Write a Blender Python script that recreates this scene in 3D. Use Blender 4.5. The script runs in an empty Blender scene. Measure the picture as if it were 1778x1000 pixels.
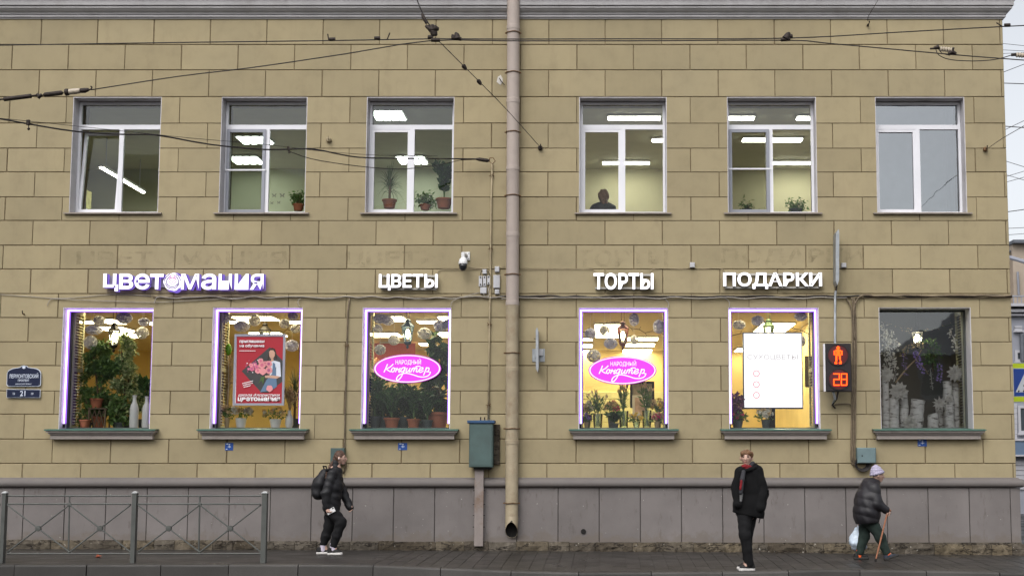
import bpy, math, random
import numpy as np
from mathutils import Vector, Matrix

R = math.radians
scene = bpy.context.scene
COL = scene.collection

# ------------------------------------------------------------------ camera
FPX, XP, YP, TANP, CAMD, CAMZ = 2400.0, 1055.0, 560.0, 0.1043, 24.4, 1.457
PIT = math.atan(TANP); SP, CP = math.sin(PIT), math.cos(PIT)
cam_data = bpy.data.cameras.new('camera')
cam = bpy.data.objects.new('camera', cam_data); COL.objects.link(cam)
cam.location = (0, -CAMD, CAMZ)
cam.rotation_euler = (math.pi / 2 + PIT, 0, 0)
cam_data.sensor_width = 36.0
cam_data.lens = 36.0 * FPX / 1778.0
cam_data.shift_x = -(XP - 889.0) / 1778.0
cam_data.shift_y = (YP - 500.0) / 1778.0
cam_data.clip_start = 0.1
cam_data.clip_end = 600.0
scene.camera = cam

# ------------------------------------------------------------------ sky and sun (overcast)
world = bpy.data.worlds.new('World'); scene.world = world
world.use_nodes = True
wn = world.node_tree.nodes; wl = world.node_tree.links
for n in list(wn): wn.remove(n)
sky = wn.new('ShaderNodeTexSky'); sky.sky_type = 'NISHITA'; sky.sun_disc = False
sky.sun_elevation = R(48); sky.sun_rotation = R(200)
sky.air_density = 1.0; sky.dust_density = 4.0; sky.ozone_density = 1.0
hsv = wn.new('ShaderNodeHueSaturation'); hsv.inputs['Saturation'].default_value = 0.22
bg = wn.new('ShaderNodeBackground'); bg.inputs['Strength'].default_value = 0.15
wo = wn.new('ShaderNodeOutputWorld')
wl.new(sky.outputs[0], hsv.inputs['Color']); wl.new(hsv.outputs[0], bg.inputs['Color']); wl.new(bg.outputs[0], wo.inputs[0])
sun_l = bpy.data.lights.new('sun', 'SUN'); sun_l.energy = 0.5; sun_l.angle = R(40); sun_l.color = (1.0, 0.98, 0.95)
sun = bpy.data.objects.new('sun', sun_l); COL.objects.link(sun)
sun.rotation_euler = (R(42), 0, R(-20))

vs = scene.view_settings
vs.view_transform = 'Standard'; vs.look = 'None'; vs.gamma = 1.0; vs.use_curve_mapping = False
vs.exposure = 0.55
scene.render.engine = 'CYCLES'
scene.cycles.use_denoising = True
scene.cycles.max_bounces = 7; scene.cycles.transparent_max_bounces = 12
scene.cycles.diffuse_bounces = 3; scene.cycles.glossy_bounces = 3
scene.cycles.sample_clamp_indirect = 4.0
scene.cycles.caustics_reflective = False; scene.cycles.caustics_refractive = False

# ------------------------------------------------------------------ surveying: where a sight line meets the plane at depth y
def P(u, v, y=0.0):
    dx, dy = (u - XP) / FPX, (YP - v) / FPX
    yd = CP - SP * dy; zd = SP + CP * dy
    t = (y + CAMD) / yd
    return Vector((dx * t, y, CAMZ + zd * t))
def PX(u, v, y=0.0): return P(u, v, y).x
def PZ(v, y=0.0): return P(XP, v, y).z
def lerp(a, b, t): return a + (b - a) * t
def interp(tab, x):
    return float(np.interp(x, [t[0] for t in tab], [t[1] for t in tab]))

# ------------------------------------------------------------------ objects
def tag(o, label=None, cat=None, group=None, kind=None):
    if label: o['label'] = label
    if cat: o['category'] = cat
    if group: o['group'] = group
    if kind: o['kind'] = kind
    return o
def thing(name, label, cat, loc=(0, 0, 0), rz=0.0, group=None):
    o = bpy.data.objects.new(name, None); COL.objects.link(o)
    o.location = loc; o.rotation_euler = (0, 0, rz); o.empty_display_size = 0.1
    return tag(o, label, cat, group)
def link(name, me, parent=None, world_coords=True, mat=None):
    o = bpy.data.objects.new(name, me); COL.objects.link(o)
    if mat is not None and not me.materials:
        for m in (mat if isinstance(mat, (list, tuple)) else [mat]): me.materials.append(m)
    if parent is not None:
        o.parent = parent
        if world_coords:
            p = parent; M = Matrix.Identity(4)
            while p is not None:
                M = (p.matrix_parent_inverse @ Matrix.LocRotScale(p.location, p.rotation_euler, p.scale)) @ M
                p = p.parent
            o.matrix_parent_inverse = M.inverted()
    return o
def copy_tree(o, parent=None):
    c = o.copy(); COL.objects.link(c)
    if parent is not None: c.parent = parent
    for ch in list(o.children): copy_tree(ch, c)
    return c

# ------------------------------------------------------------------ mesh builder
class MB:
    def __init__(s): s.v = []; s.f = []; s.mi = []; s.cur = 0; s.smooth = False
    def add(s, vs, fs):
        b = len(s.v); s.v.extend([tuple(p) for p in vs])
        for f in fs: s.f.append(tuple(b + i for i in f)); s.mi.append(s.cur)
        return s
    def box(s, x0, x1, y0, y1, z0, z1):
        return s.add([(x0,y0,z0),(x1,y0,z0),(x1,y1,z0),(x0,y1,z0),(x0,y0,z1),(x1,y0,z1),(x1,y1,z1),(x0,y1,z1)],
              [(0,3,2,1),(4,5,6,7),(0,1,5,4),(1,2,6,5),(2,3,7,6),(3,0,4,7)])
    def cbox(s, x0, x1, y0, y1, z0, z1, c=0.01):
        # box with a chamfered front (the -y side)
        b = len(s.v)
        s.add([(x0,y1,z0),(x1,y1,z0),(x1,y1,z1),(x0,y1,z1),(x0,y0+c,z0),(x1,y0+c,z0),(x1,y0+c,z1),(x0,y0+c,z1),
               (x0+c,y0,z0+c),(x1-c,y0,z0+c),(x1-c,y0,z1-c),(x0+c,y0,z1-c)],
              [(3,2,1,0),(0,1,5,4),(1,2,6,5),(2,3,7,6),(3,0,4,7),(4,5,9,8),(5,6,10,9),(6,7,11,10),(7,4,8,11),(8,9,10,11)])
        return s
    def quad(s, a, b, c, d): return s.add([a,b,c,d],[(0,1,2,3)])
    def prism(s, poly, y0, y1):            # poly in (x,z), counter-clockwise seen from -y
        n = len(poly)
        vs = [(x,y0,z) for x,z in poly] + [(x,y1,z) for x,z in poly]
        fs = [tuple(range(n)), tuple(range(2*n-1, n-1, -1))]
        fs += [(i, n+i, n+(i+1)%n, (i+1)%n) for i in range(n)]
        return s.add(vs, fs)
    def xprism(s, poly, x0, x1):           # poly in (y,z) run along x
        n = len(poly)
        vs = [(x0,y,z) for y,z in poly] + [(x1,y,z) for y,z in poly]
        fs = [tuple(range(n-1,-1,-1)), tuple(range(n, 2*n))]
        fs += [(i, (i+1)%n, n+(i+1)%n, n+i) for i in range(n)]
        return s.add(vs, fs)
    def zprism(s, poly, z0, z1):
        n = len(poly)
        vs = [(x,y,z0) for x,y in poly] + [(x,y,z1) for x,y in poly]
        fs = [tuple(range(n-1,-1,-1)), tuple(range(n, 2*n))]
        fs += [(i, (i+1)%n, n+(i+1)%n, n+i) for i in range(n)]
        return s.add(vs, fs)
    def tube(s, pts, r, n=8, caps=True):
        pts = [Vector(p) for p in pts]; m = len(pts)
        rs = list(r) if isinstance(r, (list, tuple)) else [r]*m
        vs = []; prev = None
        for i, p in enumerate(pts):
            t = (pts[min(i+1,m-1)] - pts[max(i-1,0)])
            t = t.normalized() if t.length > 1e-9 else Vector((0,0,1))
            if prev is None:
                ref = Vector((0,0,1)) if abs(t.z) < 0.9 else Vector((1,0,0))
                a = t.cross(ref).normalized()
            else:
                a = (prev - t*prev.dot(t))
                a = a.normalized() if a.length > 1e-6 else t.orthogonal().normalized()
            prev = a; b = t.cross(a)
            for k in range(n):
                q = 2*math.pi*k/n
                vs.append(p + a*(rs[i]*math.cos(q)) + b*(rs[i]*math.sin(q)))
        fs = []
        for i in range(m-1):
            for k in range(n):
                k2 = (k+1) % n
                fs.append((i*n+k, i*n+k2, (i+1)*n+k2, (i+1)*n+k))
        if caps:
            fs.append(tuple(range(n-1,-1,-1))); fs.append(tuple(range((m-1)*n, m*n)))
        return s.add(vs, fs)
    def lathe(s, prof, c=(0,0,0), n=16, axis='z', rot=0.0):
        vs = []; m = len(prof)
        for r_, h in prof:
            for k in range(n):
                q = 2*math.pi*k/n + rot
                a, b = r_*math.cos(q), r_*math.sin(q)
                if axis == 'z': vs.append((c[0]+a, c[1]+b, c[2]+h))
                elif axis == 'y': vs.append((c[0]+a, c[1]+h, c[2]-b))
                else: vs.append((c[0]+h, c[1]+a, c[2]+b))
        fs = []
        for i in range(m-1):
            for k in range(n):
                k2 = (k+1) % n
                fs.append((i*n+k, i*n+k2, (i+1)*n+k2, (i+1)*n+k))
        if prof[0][0] > 1e-6: fs.append(tuple(range(n-1,-1,-1)))
        if prof[-1][0] > 1e-6: fs.append(tuple(range((m-1)*n, m*n)))
        return s.add(vs, fs)
    def ball(s, c, r, nu=12, nv=8, fn=None):
        if not isinstance(r, (tuple, list)): r = (r, r, r)
        vs = []; 
        for j in range(nv+1):
            th = math.pi*j/nv
            for k in range(nu):
                q = 2*math.pi*k/nu
                d = (math.sin(th)*math.cos(q), math.sin(th)*math.sin(q), math.cos(th))
                e = fn(d) if fn else 1.0
                vs.append((c[0]+r[0]*d[0]*e, c[1]+r[1]*d[1]*e, c[2]+r[2]*d[2]*e))
        fs = []
        for j in range(nv):
            for k in range(nu):
                k2 = (k+1) % nu
                fs.append((j*nu+k, (j+1)*nu+k, (j+1)*nu+k2, j*nu+k2))
        return s.add(vs, fs)
    def grid_solid(s, xs, zs, occ, y0, y1, back=True):
        nx, nz = len(xs)-1, len(zs)-1
        def o(i, j): return 0 <= i < nx and 0 <= j < nz and occ(i, j)
        for i in range(nx):
            for j in range(nz):
                if not o(i, j): continue
                a, b, c, d = xs[i], xs[i+1], zs[j], zs[j+1]
                s.quad((a,y0,c),(b,y0,c),(b,y0,d),(a,y0,d))
                if back: s.quad((b,y1,c),(a,y1,c),(a,y1,d),(b,y1,d))
                if not o(i-1, j): s.quad((a,y1,c),(a,y0,c),(a,y0,d),(a,y1,d))
                if not o(i+1, j): s.quad((b,y0,c),(b,y1,c),(b,y1,d),(b,y0,d))
                if not o(i, j-1): s.quad((a,y1,c),(b,y1,c),(b,y0,c),(a,y0,c))
                if not o(i, j+1): s.quad((a,y0,d),(b,y0,d),(b,y1,d),(a,y1,d))
        return s
    def leaf(s, p, d, w, l, nrm=None, fold=0.15):
        p = Vector(p); d = Vector(d).normalized()
        n = Vector(nrm) if nrm is not None else Vector((0,0,1))
        sd = d.cross(n)
        if sd.length < 1e-4: sd = d.orthogonal()
        sd.normalize(); up = sd.cross(d)
        m = p + d*(l*0.45)
        return s.add([p, m - sd*w*0.5 + up*fold*w, p + d*l - up*fold*w*0.8, m + sd*w*0.5 + up*fold*w, m], [(0,4,1),(1,4,2),(2,4,3),(3,4,0)])
    def mesh(s, name):
        me = bpy.data.meshes.new(name); me.from_pydata(s.v, [], s.f); me.update()
        if s.mi and max(s.mi) > 0: me.polygons.foreach_set('material_index', s.mi)
        if s.smooth: me.polygons.foreach_set('use_smooth', [True]*len(me.polygons))
        return me
    def build(s, name, mat, parent=None, world_coords=True):
        me = s.mesh(name)
        for m in (mat if isinstance(mat, (list, tuple)) else [mat]): me.materials.append(m)
        return link(name, me, parent, world_coords)
def sm(): m = MB(); m.smooth = True; return m
def auto_smooth(o, ang=40):
    me = o.data
    try: me.set_sharp_from_angle(angle=R(ang))
    except Exception: pass
    me.polygons.foreach_set('use_smooth', [True]*len(me.polygons)); return o

# ------------------------------------------------------------------ materials
MATS = {}
def new_mat(name):
    m = bpy.data.materials.new(name); m.use_nodes = True
    nt = m.node_tree
    for n in list(nt.nodes): nt.nodes.remove(n)
    out = nt.nodes.new('ShaderNodeOutputMaterial'); MATS[name] = m
    return m, nt, out
def principled(nt, out, col, rough=0.7, metal=0.0, spec=0.4):
    b = nt.nodes.new('ShaderNodeBsdfPrincipled')
    b.inputs['Base Color'].default_value = (*col, 1); b.inputs['Roughness'].default_value = rough
    b.inputs['Metallic'].default_value = metal; b.inputs['Specular IOR Level'].default_value = spec
    nt.links.new(b.outputs[0], out.inputs[0]); return b
def noise(nt, coord, scale, detail=4.0, rough=0.55, mapscale=None):
    n = nt.nodes.new('ShaderNodeTexNoise'); n.inputs['Scale'].default_value = scale
    n.inputs['Detail'].default_value = detail; n.inputs['Roughness'].default_value = rough
    if mapscale:
        mp = nt.nodes.new('ShaderNodeMapping'); mp.inputs['Scale'].default_value = mapscale
        nt.links.new(coord, mp.inputs[0]); coord = mp.outputs[0]
    nt.links.new(coord, n.inputs['Vector']); return n.outputs['Fac']
def ramp(nt, fac, stops):
    r = nt.nodes.new('ShaderNodeValToRGB'); e = r.color_ramp.elements
    while len(e) < len(stops): e.new(0.5)
    for el, (p, c) in zip(e, stops):
        el.position = p; el.color = (*c, 1) if len(c) == 3 else c
    nt.links.new(fac, r.inputs[0]); return r.outputs[0]
def mix(nt, fac, a, b, mode='MIX'):
    m = nt.nodes.new('ShaderNodeMix'); m.data_type = 'RGBA'; m.blend_type = mode
    for s_, val in ((m.inputs[0], fac), (m.inputs[6], a), (m.inputs[7], b)):
        if hasattr(val, 'is_linked') or isinstance(val, bpy.types.NodeSocket): nt.links.new(val, s_)
        elif isinstance(val, (int, float)): s_.default_value = val
        else: s_.default_value = (*val, 1)
    return m.outputs[2]
def bump(nt, b, h, strength=0.3, dist=0.01):
    n = nt.nodes.new('ShaderNodeBump'); n.inputs['Strength'].default_value = strength; n.inputs['Distance'].default_value = dist
    nt.links.new(h, n.inputs['Height']); nt.links.new(n.outputs[0], b.inputs['Normal'])
def geo_pos(nt): return nt.nodes.new('ShaderNodeNewGeometry').outputs['Position']
def obj_rand(nt): return nt.nodes.new('ShaderNodeObjectInfo').outputs['Random']
def obj_co(nt): return nt.nodes.new('ShaderNodeTexCoord').outputs['Object']

def paint(name, col, rough=0.6, metal=0.0, var=0.12, scale=3.0, bmp=0.15, bscale=60.0, spec=0.4, rnd=0.0, dirt=None, dirt_amt=0.5, dscale=2.0):
    m, nt, out = new_mat(name); b = principled(nt, out, col, rough, metal, spec)
    pos = geo_pos(nt)
    dk = tuple(c*(1-var) for c in col); lt = tuple(min(1, c*(1+var)) for c in col)
    c = ramp(nt, noise(nt, pos, scale, 6), [(0.3, dk), (0.7, lt)])
    if rnd:
        c = mix(nt, 1.0, c, ramp(nt, obj_rand(nt), [(0, (1-rnd,)*3), (1, (1,)*3)]), 'MULTIPLY')
    if dirt:
        f = ramp(nt, noise(nt, pos, dscale, 8, 0.65), [(0.52, (0,0,0)), (0.75, (dirt_amt,)*3)])
        c = mix(nt, f, c, dirt)
    nt.links.new(c, b.inputs['Base Color'])
    if bmp: bump(nt, b, noise(nt, pos, bscale, 4), bmp, 0.01)
    return m
def emit(name, col, strength):
    m, nt, out = new_mat(name)
    e = nt.nodes.new('ShaderNodeEmission'); e.inputs[0].default_value = (*col, 1); e.inputs[1].default_value = strength
    nt.links.new(e.outputs[0], out.inputs[0]); return m
def pane_mat(name, tint=(0.93, 0.95, 0.94), refl=1.6, base=0.0, wave=0.0):
    m, nt, out = new_mat(name)
    t = nt.nodes.new('ShaderNodeBsdfTransparent'); t.inputs[0].default_value = (*tint, 1)
    g = nt.nodes.new('ShaderNodeBsdfGlossy'); g.inputs['Roughness'].default_value = 0.02; g.inputs[0].default_value = (0.9, 0.95, 1, 1)
    fr = nt.nodes.new('ShaderNodeFresnel'); fr.inputs[0].default_value = 1.5
    ma = nt.nodes.new('ShaderNodeMath'); ma.operation = 'MULTIPLY_ADD'; ma.use_clamp = True
    ma.inputs[1].default_value = refl; ma.inputs[2].default_value = base
    nt.links.new(fr.outputs[0], ma.inputs[0])
    if wave:
        bn = nt.nodes.new('ShaderNodeBump'); bn.inputs['Strength'].default_value = wave; bn.inputs['Distance'].default_value = 0.02
        nt.links.new(noise(nt, geo_pos(nt), 1.7, 2), bn.inputs['Height']); nt.links.new(bn.outputs[0], g.inputs['Normal'])
    mx = nt.nodes.new('ShaderNodeMixShader')
    nt.links.new(ma.outputs[0], mx.inputs[0]); nt.links.new(t.outputs[0], mx.inputs[1]); nt.links.new(g.outputs[0], mx.inputs[2])
    nt.links.new(mx.outputs[0], out.inputs[0]); return m

def stucco(name, col, vertical_dirt=True, rnd=0.10):
    m, nt, out = new_mat(name); b = principled(nt, out, col, 0.88, 0, 0.25)
    pos = geo_pos(nt)
    big = noise(nt, pos, 0.55, 5); mid = noise(nt, pos, 3.2, 8, 0.6); fine = noise(nt, pos, 45, 5, 0.6)
    c = ramp(nt, big, [(0.3, tuple(x*0.93 for x in col)), (0.7, (col[0]*1.05, col[1]*1.035, col[2]*1.0))])
    c = mix(nt, 1.0, c, ramp(nt, mid, [(0.3, (0.90,0.90,0.90)), (0.5, (1,1,1)), (0.75, (1.05,1.05,1.05))]), 'MULTIPLY')
    c = mix(nt, 1.0, c, ramp(nt, obj_rand(nt), [(0, (1-rnd, 1-rnd, 1-rnd*1.1)), (1, (1.02, 1.02, 1.01))]), 'MULTIPLY')
    st = noise(nt, pos, 2.6, 8, 0.68, (1.0, 1.0, 0.45))
    f = ramp(nt, st, [(0.56, (0,0,0)), (0.78, (0.42,)*3)])
    c = mix(nt, f, c, (col[0]*0.55, col[1]*0.52, col[2]*0.5))
    rn = noise(nt, pos, 1.0, 6, 0.6, (5.5, 5.5, 0.35))
    c = mix(nt, ramp(nt, rn, [(0.56, (0,0,0)), (0.80, (0.30,)*3)]), c, (col[0]*0.66, col[1]*0.63, col[2]*0.62))
    sp = noise(nt, pos, 17, 3, 0.5)
    f2 = ramp(nt, sp, [(0.73, (0,0,0)), (0.78, (0.35,)*3)])
    c = mix(nt, f2, c, (col[0]*0.45, col[1]*0.43, col[2]*0.42))
    nt.links.new(c, b.inputs['Base Color'])
    bump(nt, b, mix(nt, 0.5, fine, mid), 0.15, 0.012)
    return m

M_WALL = stucco('wall_stucco', (0.352, 0.296, 0.186), rnd=0.13)
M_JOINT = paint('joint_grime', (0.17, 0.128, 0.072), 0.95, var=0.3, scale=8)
M_CORN = paint('cornice_paint', (0.40, 0.39, 0.395), 0.8, var=0.10, scale=2.5, dirt=(0.2,0.18,0.17), dirt_amt=0.4)
M_TORUS = paint('moulding_paint', (0.155, 0.14, 0.133), 0.75, var=0.10, scale=2, dirt=(0.12,0.1,0.09), dirt_amt=0.4)
def plinth_mat():
    m, nt, out = new_mat('plinth_render'); col = (0.185, 0.167, 0.161); b = principled(nt, out, col, 0.85, 0, 0.3)
    pos = geo_pos(nt)
    c = ramp(nt, noise(nt, pos, 1.3, 7, 0.6), [(0.3, tuple(x*0.85 for x in col)), (0.7, tuple(x*1.12 for x in col))])
    c = mix(nt, 1.0, c, ramp(nt, obj_rand(nt), [(0, (0.9,)*3), (1, (1.04,)*3)]), 'MULTIPLY')
    # scuffs: short dark scratches
    sc = noise(nt, pos, 9, 6, 0.7, (1.0, 1.0, 0.35))
    c = mix(nt, ramp(nt, sc, [(0.58, (0,0,0)), (0.74, (0.7,)*3)]), c, (0.10, 0.085, 0.075))
    # splashed street dirt low down (shape of its own, wet noise edge)
    sx = nt.nodes.new('ShaderNodeSeparateXYZ'); nt.links.new(pos, sx.inputs[0])
    ma = nt.nodes.new('ShaderNodeMath'); ma.operation = 'MULTIPLY_ADD'; ma.inputs[1].default_value = -1.6; ma.inputs[2].default_value = 0.85
    nt.links.new(sx.outputs[2], ma.inputs[0])
    ad = nt.nodes.new('ShaderNodeMath'); ad.operation = 'ADD'; nt.links.new(ma.outputs[0], ad.inputs[0]); nt.links.new(noise(nt, pos, 5, 8, 0.7), ad.inputs[1])
    c = mix(nt, ramp(nt, ad.outputs[0], [(0.85, (0,0,0)), (1.25, (0.5,)*3)]), c, (0.15, 0.125, 0.10))
    chip = noise(nt, pos, 30, 2, 0.4)
    c = mix(nt, ramp(nt, chip, [(0.765, (0,0,0)), (0.785, (0.7,)*3)]), c, (0.5, 0.48, 0.45))
    nt.links.new(c, b.inputs['Base Color']); bump(nt, b, noise(nt, pos, 40, 5), 0.2, 0.01)
    return m
M_PLINTH = plinth_mat()
def stone_mat():
    m, nt, out = new_mat('footing_stone'); b = principled(nt, out, (0.1, 0.09, 0.075), 0.95, 0, 0.2); pos = geo_pos(nt)
    c = ramp(nt, noise(nt, pos, 6, 8, 0.7), [(0.3, (0.05, 0.043, 0.035)), (0.55, (0.11, 0.097, 0.08)), (0.75, (0.20, 0.18, 0.155))])
    c = mix(nt, 1.0, c, ramp(nt, obj_rand(nt), [(0, (0.62, 0.56, 0.48)), (0.5, (0.95, 0.93, 0.9)), (1, (1.15, 1.05, 0.85))]), 'MULTIPLY')
    cr = noise(nt, pos, 2.2, 6, 0.6, (1.0, 1.0, 3.5))        # hairline cracks along the bed
    c = mix(nt, ramp(nt, cr, [(0.475, (0,0,0)), (0.495, (0.95,)*3), (0.505, (0.95,)*3), (0.525, (0,0,0))]), c, (0.015, 0.012, 0.01))
    c = mix(nt, ramp(nt, noise(nt, pos, 24, 3, 0.5), [(0.70, (0,0,0)), (0.73, (0.7,)*3)]), c, (0.42, 0.40, 0.36))
    nt.links.new(c, b.inputs['Base Color']); bump(nt, b, mix(nt, 0.5, noise(nt, pos, 16, 6, 0.7), cr), 0.9, 0.03); return m
M_STONE = stone_mat()
M_PVC = paint('white_pvc', (0.72, 0.72, 0.76), 0.4, var=0.05, scale=2, bmp=0.0)
M_REVEAL = paint('reveal_paint', (0.58, 0.56, 0.58), 0.8, var=0.12, scale=4, dirt=(0.2,0.17,0.15), dirt_amt=0.5)
M_REVEAL2 = paint('shop_reveal_paint', (0.66, 0.62, 0.68), 0.7, var=0.08, scale=4)
M_SILLTIN = paint('sill_tin', (0.28, 0.24, 0.20), 0.5, metal=0.3, var=0.2, scale=8)
M_GREENTIN = paint('green_flashing', (0.055, 0.13, 0.10), 0.45, var=0.2, scale=6, spec=0.5)
M_APRON = paint('apron_paint', (0.34, 0.30, 0.275), 0.8, var=0.1, scale=4, dirt=(0.12,0.1,0.09), dirt_amt=0.5, dscale=4)
M_DARKFRAME = paint('dark_frame', (0.06, 0.065, 0.06), 0.5, var=0.15)
M_SCREENFRAME = paint('grey_screen_frame', (0.26, 0.27, 0.31), 0.5, var=0.05)
M_PANE = pane_mat('window_pane', (0.88, 0.90, 0.86), 0.55)
M_PANE_SHOP = pane_mat('shop_pane', (0.95, 0.96, 0.95), 0.7)
M_PANE_SKY = pane_mat('coated_pane', (0.70, 0.74, 0.76), 2.0, 0.17, 0.3)
M_PANE_DISP = pane_mat('display_pane', (0.93, 0.95, 0.96), 1.4, 0.06, 0.10)
M_PANE_TRANS = pane_mat('transom_pane', (0.62, 0.64, 0.62), 1.2, 0.01, 0.15)
M_MESH = pane_mat('fly_mesh', (0.62, 0.63, 0.62), 0.0)
M_PIPE_A = paint('pipe_paint_pink', (0.40, 0.338, 0.30), 0.55, var=0.08, scale=5, rnd=0.08, dirt=(0.25,0.2,0.16), dirt_amt=0.35, dscale=5)
M_PIPE_B = paint('pipe_paint_cream', (0.36, 0.30, 0.205), 0.6, var=0.12, scale=6, rnd=0.1, dirt=(0.2,0.13,0.07), dirt_amt=0.6, dscale=5)
M_RUST = paint('rusty_iron', (0.16, 0.09, 0.045), 0.8, metal=0.3, var=0.35, scale=25)
M_WIRE = paint('wire_black', (0.018, 0.014, 0.014), 0.6, var=0.2, bmp=0)
M_BLACK = paint('black_cavity', (0.012, 0.011, 0.01), 0.9, var=0.2, bmp=0)
M_IRONBR = paint('dark_fitting', (0.03, 0.022, 0.018), 0.6, metal=0.4, var=0.4, scale=30)
M_PORC = paint('porcelain', (0.42, 0.36, 0.28), 0.35, var=0.3, scale=20)
M_CABLE_B = paint('cable_brown', (0.15, 0.115, 0.075), 0.7, var=0.3, scale=10)
M_CABLE_G = paint('cable_grey', (0.33, 0.30, 0.26), 0.6, var=0.2, scale=10)
M_CABLE_T = paint('cable_painted', (0.34, 0.28, 0.18), 0.75, var=0.2, scale=10)
M_GREYBOX = paint('grey_plastic', (0.47, 0.47, 0.49), 0.5, var=0.08)
M_WHITEPL = paint('white_plastic', (0.72, 0.72, 0.72), 0.35, var=0.05, bmp=0)
M_CAB = paint('cabinet_paint', (0.065, 0.105, 0.10), 0.5, var=0.15, scale=3, dirt=(0.05,0.06,0.055), dirt_amt=0.5)
M_CABTOP = paint('cabinet_blue', (0.03, 0.075, 0.16), 0.5, var=0.2)
M_CABLT = paint('cabinet_light', (0.135, 0.195, 0.205), 0.5, var=0.12, scale=5)
M_GALV = paint('galvanised', (0.32, 0.34, 0.36), 0.45, metal=0.6, var=0.2, scale=8)
M_FENCE = paint('fence_paint', (0.085, 0.09, 0.084), 0.5, metal=0.1, var=0.15, scale=6, dirt=(0.07,0.07,0.065), dirt_amt=0.4, dscale=6)
M_FENCECAP = paint('fence_cap', (0.4, 0.41, 0.41), 0.5, metal=0.2, var=0.15)
# ================================================================== ground
rng = random.Random(7)
ZW = [(PX(u, v), P(u, v, -0.12).z) for u, v in ((-400, 950.5), (0, 952), (889, 955.5), (1320, 958.5), (1750, 963.5), (2300, 968))]
ZK = [(PX(u, v, -3.5), P(u, v, -3.5).z) for u, v in ((-600, 980.5), (0, 980.5), (620, 980), (740, 985), (880, 991), (1000, 994.0), (1330, 992.5), (1437, 988.8), (1666, 992), (1778, 995), (2600, 999))]
def ground_z(x, y):
    t = min(max(-y / 3.4, 0.0), 1.0)
    return lerp(interp(ZW, x), interp(ZK, x), t ** 1.6)

def asphalt(name, col, rough, wet=0.25, rnd=0.0):
    m, nt, out = new_mat(name); b = principled(nt, out, col, rough, 0, 0.4)
    pos = geo_pos(nt)
    c = ramp(nt, noise(nt, pos, 1.1, 6, 0.6), [(0.3, tuple(x*0.75 for x in col)), (0.7, tuple(x*1.2 for x in col))])
    c = mix(nt, 1.0, c, ramp(nt, noise(nt, pos, 140, 3), [(0.3, (0.7,)*3), (0.7, (1.25,)*3)]), 'MULTIPLY')
    if rnd: c = mix(nt, 1.0, c, ramp(nt, obj_rand(nt), [(0, (1-rnd,)*3), (1, (1+rnd*0.5,)*3)]), 'MULTIPLY')
    nt.links.new(c, b.inputs['Base Color'])
    rr = ramp(nt, noise(nt, pos, 0.8, 5, 0.6), [(0.35, (rough-wet,)*3), (0.65, (rough,)*3)])
    nt.links.new(rr, b.inputs['Roughness'])
    bump(nt, b, noise(nt, pos, 120, 4), 0.35, 0.006); return m
M_ROAD = asphalt('road_asphalt', (0.032, 0.031, 0.031), 0.6, 0.3)
M_PAVE = asphalt('pavement_asphalt', (0.034, 0.0315, 0.029), 0.55, 0.28)
M_TILE = asphalt('paving_tile', (0.036, 0.033, 0.030), 0.52, 0.25, 0.22)
M_KERB = asphalt('kerb_concrete', (0.055, 0.051, 0.047), 0.7, 0.3, 0.4)

mb = MB(); mb.quad((-300, -300, -0.175), (300, -300, -0.175), (300, 300, -0.175), (-300, 300, -0.175))
tag(mb.build('road', M_ROAD), 'dark wet asphalt road below the kerb', None, None, 'structure')

XL, XR = -15.0, 16.0
NX, NY = 124, 10
mb = sm()
for j in range(NY + 1):
    for i in range(NX + 1):
        x = lerp(XL, XR, i / NX); y = lerp(0.6, -3.34, j / NY)
        mb.v.append((x, y, ground_z(x, y) - 0.004))
for j in range(NY):
    for i in range(NX):
        a = j*(NX+1)+i
        mb.f.append((a, a+NX+1, a+NX+2, a+1)); mb.mi.append(0)
pav = tag(mb.build('pavement', M_PAVE), 'damp dark grey pavement along the foot of the building', None, None, 'structure')

# paving tiles: individually laid slabs on the part of the pavement by the crossing
TX, TY = 0.212, 0.64
tx0 = PX(650, 975, -2)
i = 0
while True:
    x0 = tx0 + i * TX
    if x0 > 8.5: break
    for j in range(5):
        y1 = -0.14 - j * TY - (0.32 if i % 2 else 0.0) ; y0 = max(y1 - TY, -3.33)
        if y1 - y0 < 0.1: continue
        g = 0.005; dz = rng.uniform(-0.0015, 0.002) + 0.004
        xa, xb, ya, yb = x0 + g, x0 + TX - g, y0 + g, y1 - g
        zs = [ground_z(x, y) + dz for x, y in ((xa, ya), (xb, ya), (xb, yb), (xa, yb))]
        m = MB().add([(xa,ya,zs[0]-.02),(xb,ya,zs[1]-.02),(xb,yb,zs[2]-.02),(xa,yb,zs[3]-.02),(xa,ya,zs[0]),(xb,ya,zs[1]),(xb,yb,zs[2]),(xa,yb,zs[3])],
                     [(4,5,6,7),(0,1,5,4),(1,2,6,5),(2,3,7,6),(3,0,4,7)])
        m.build('paving_tile', M_TILE, pav)
    i += 1

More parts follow.
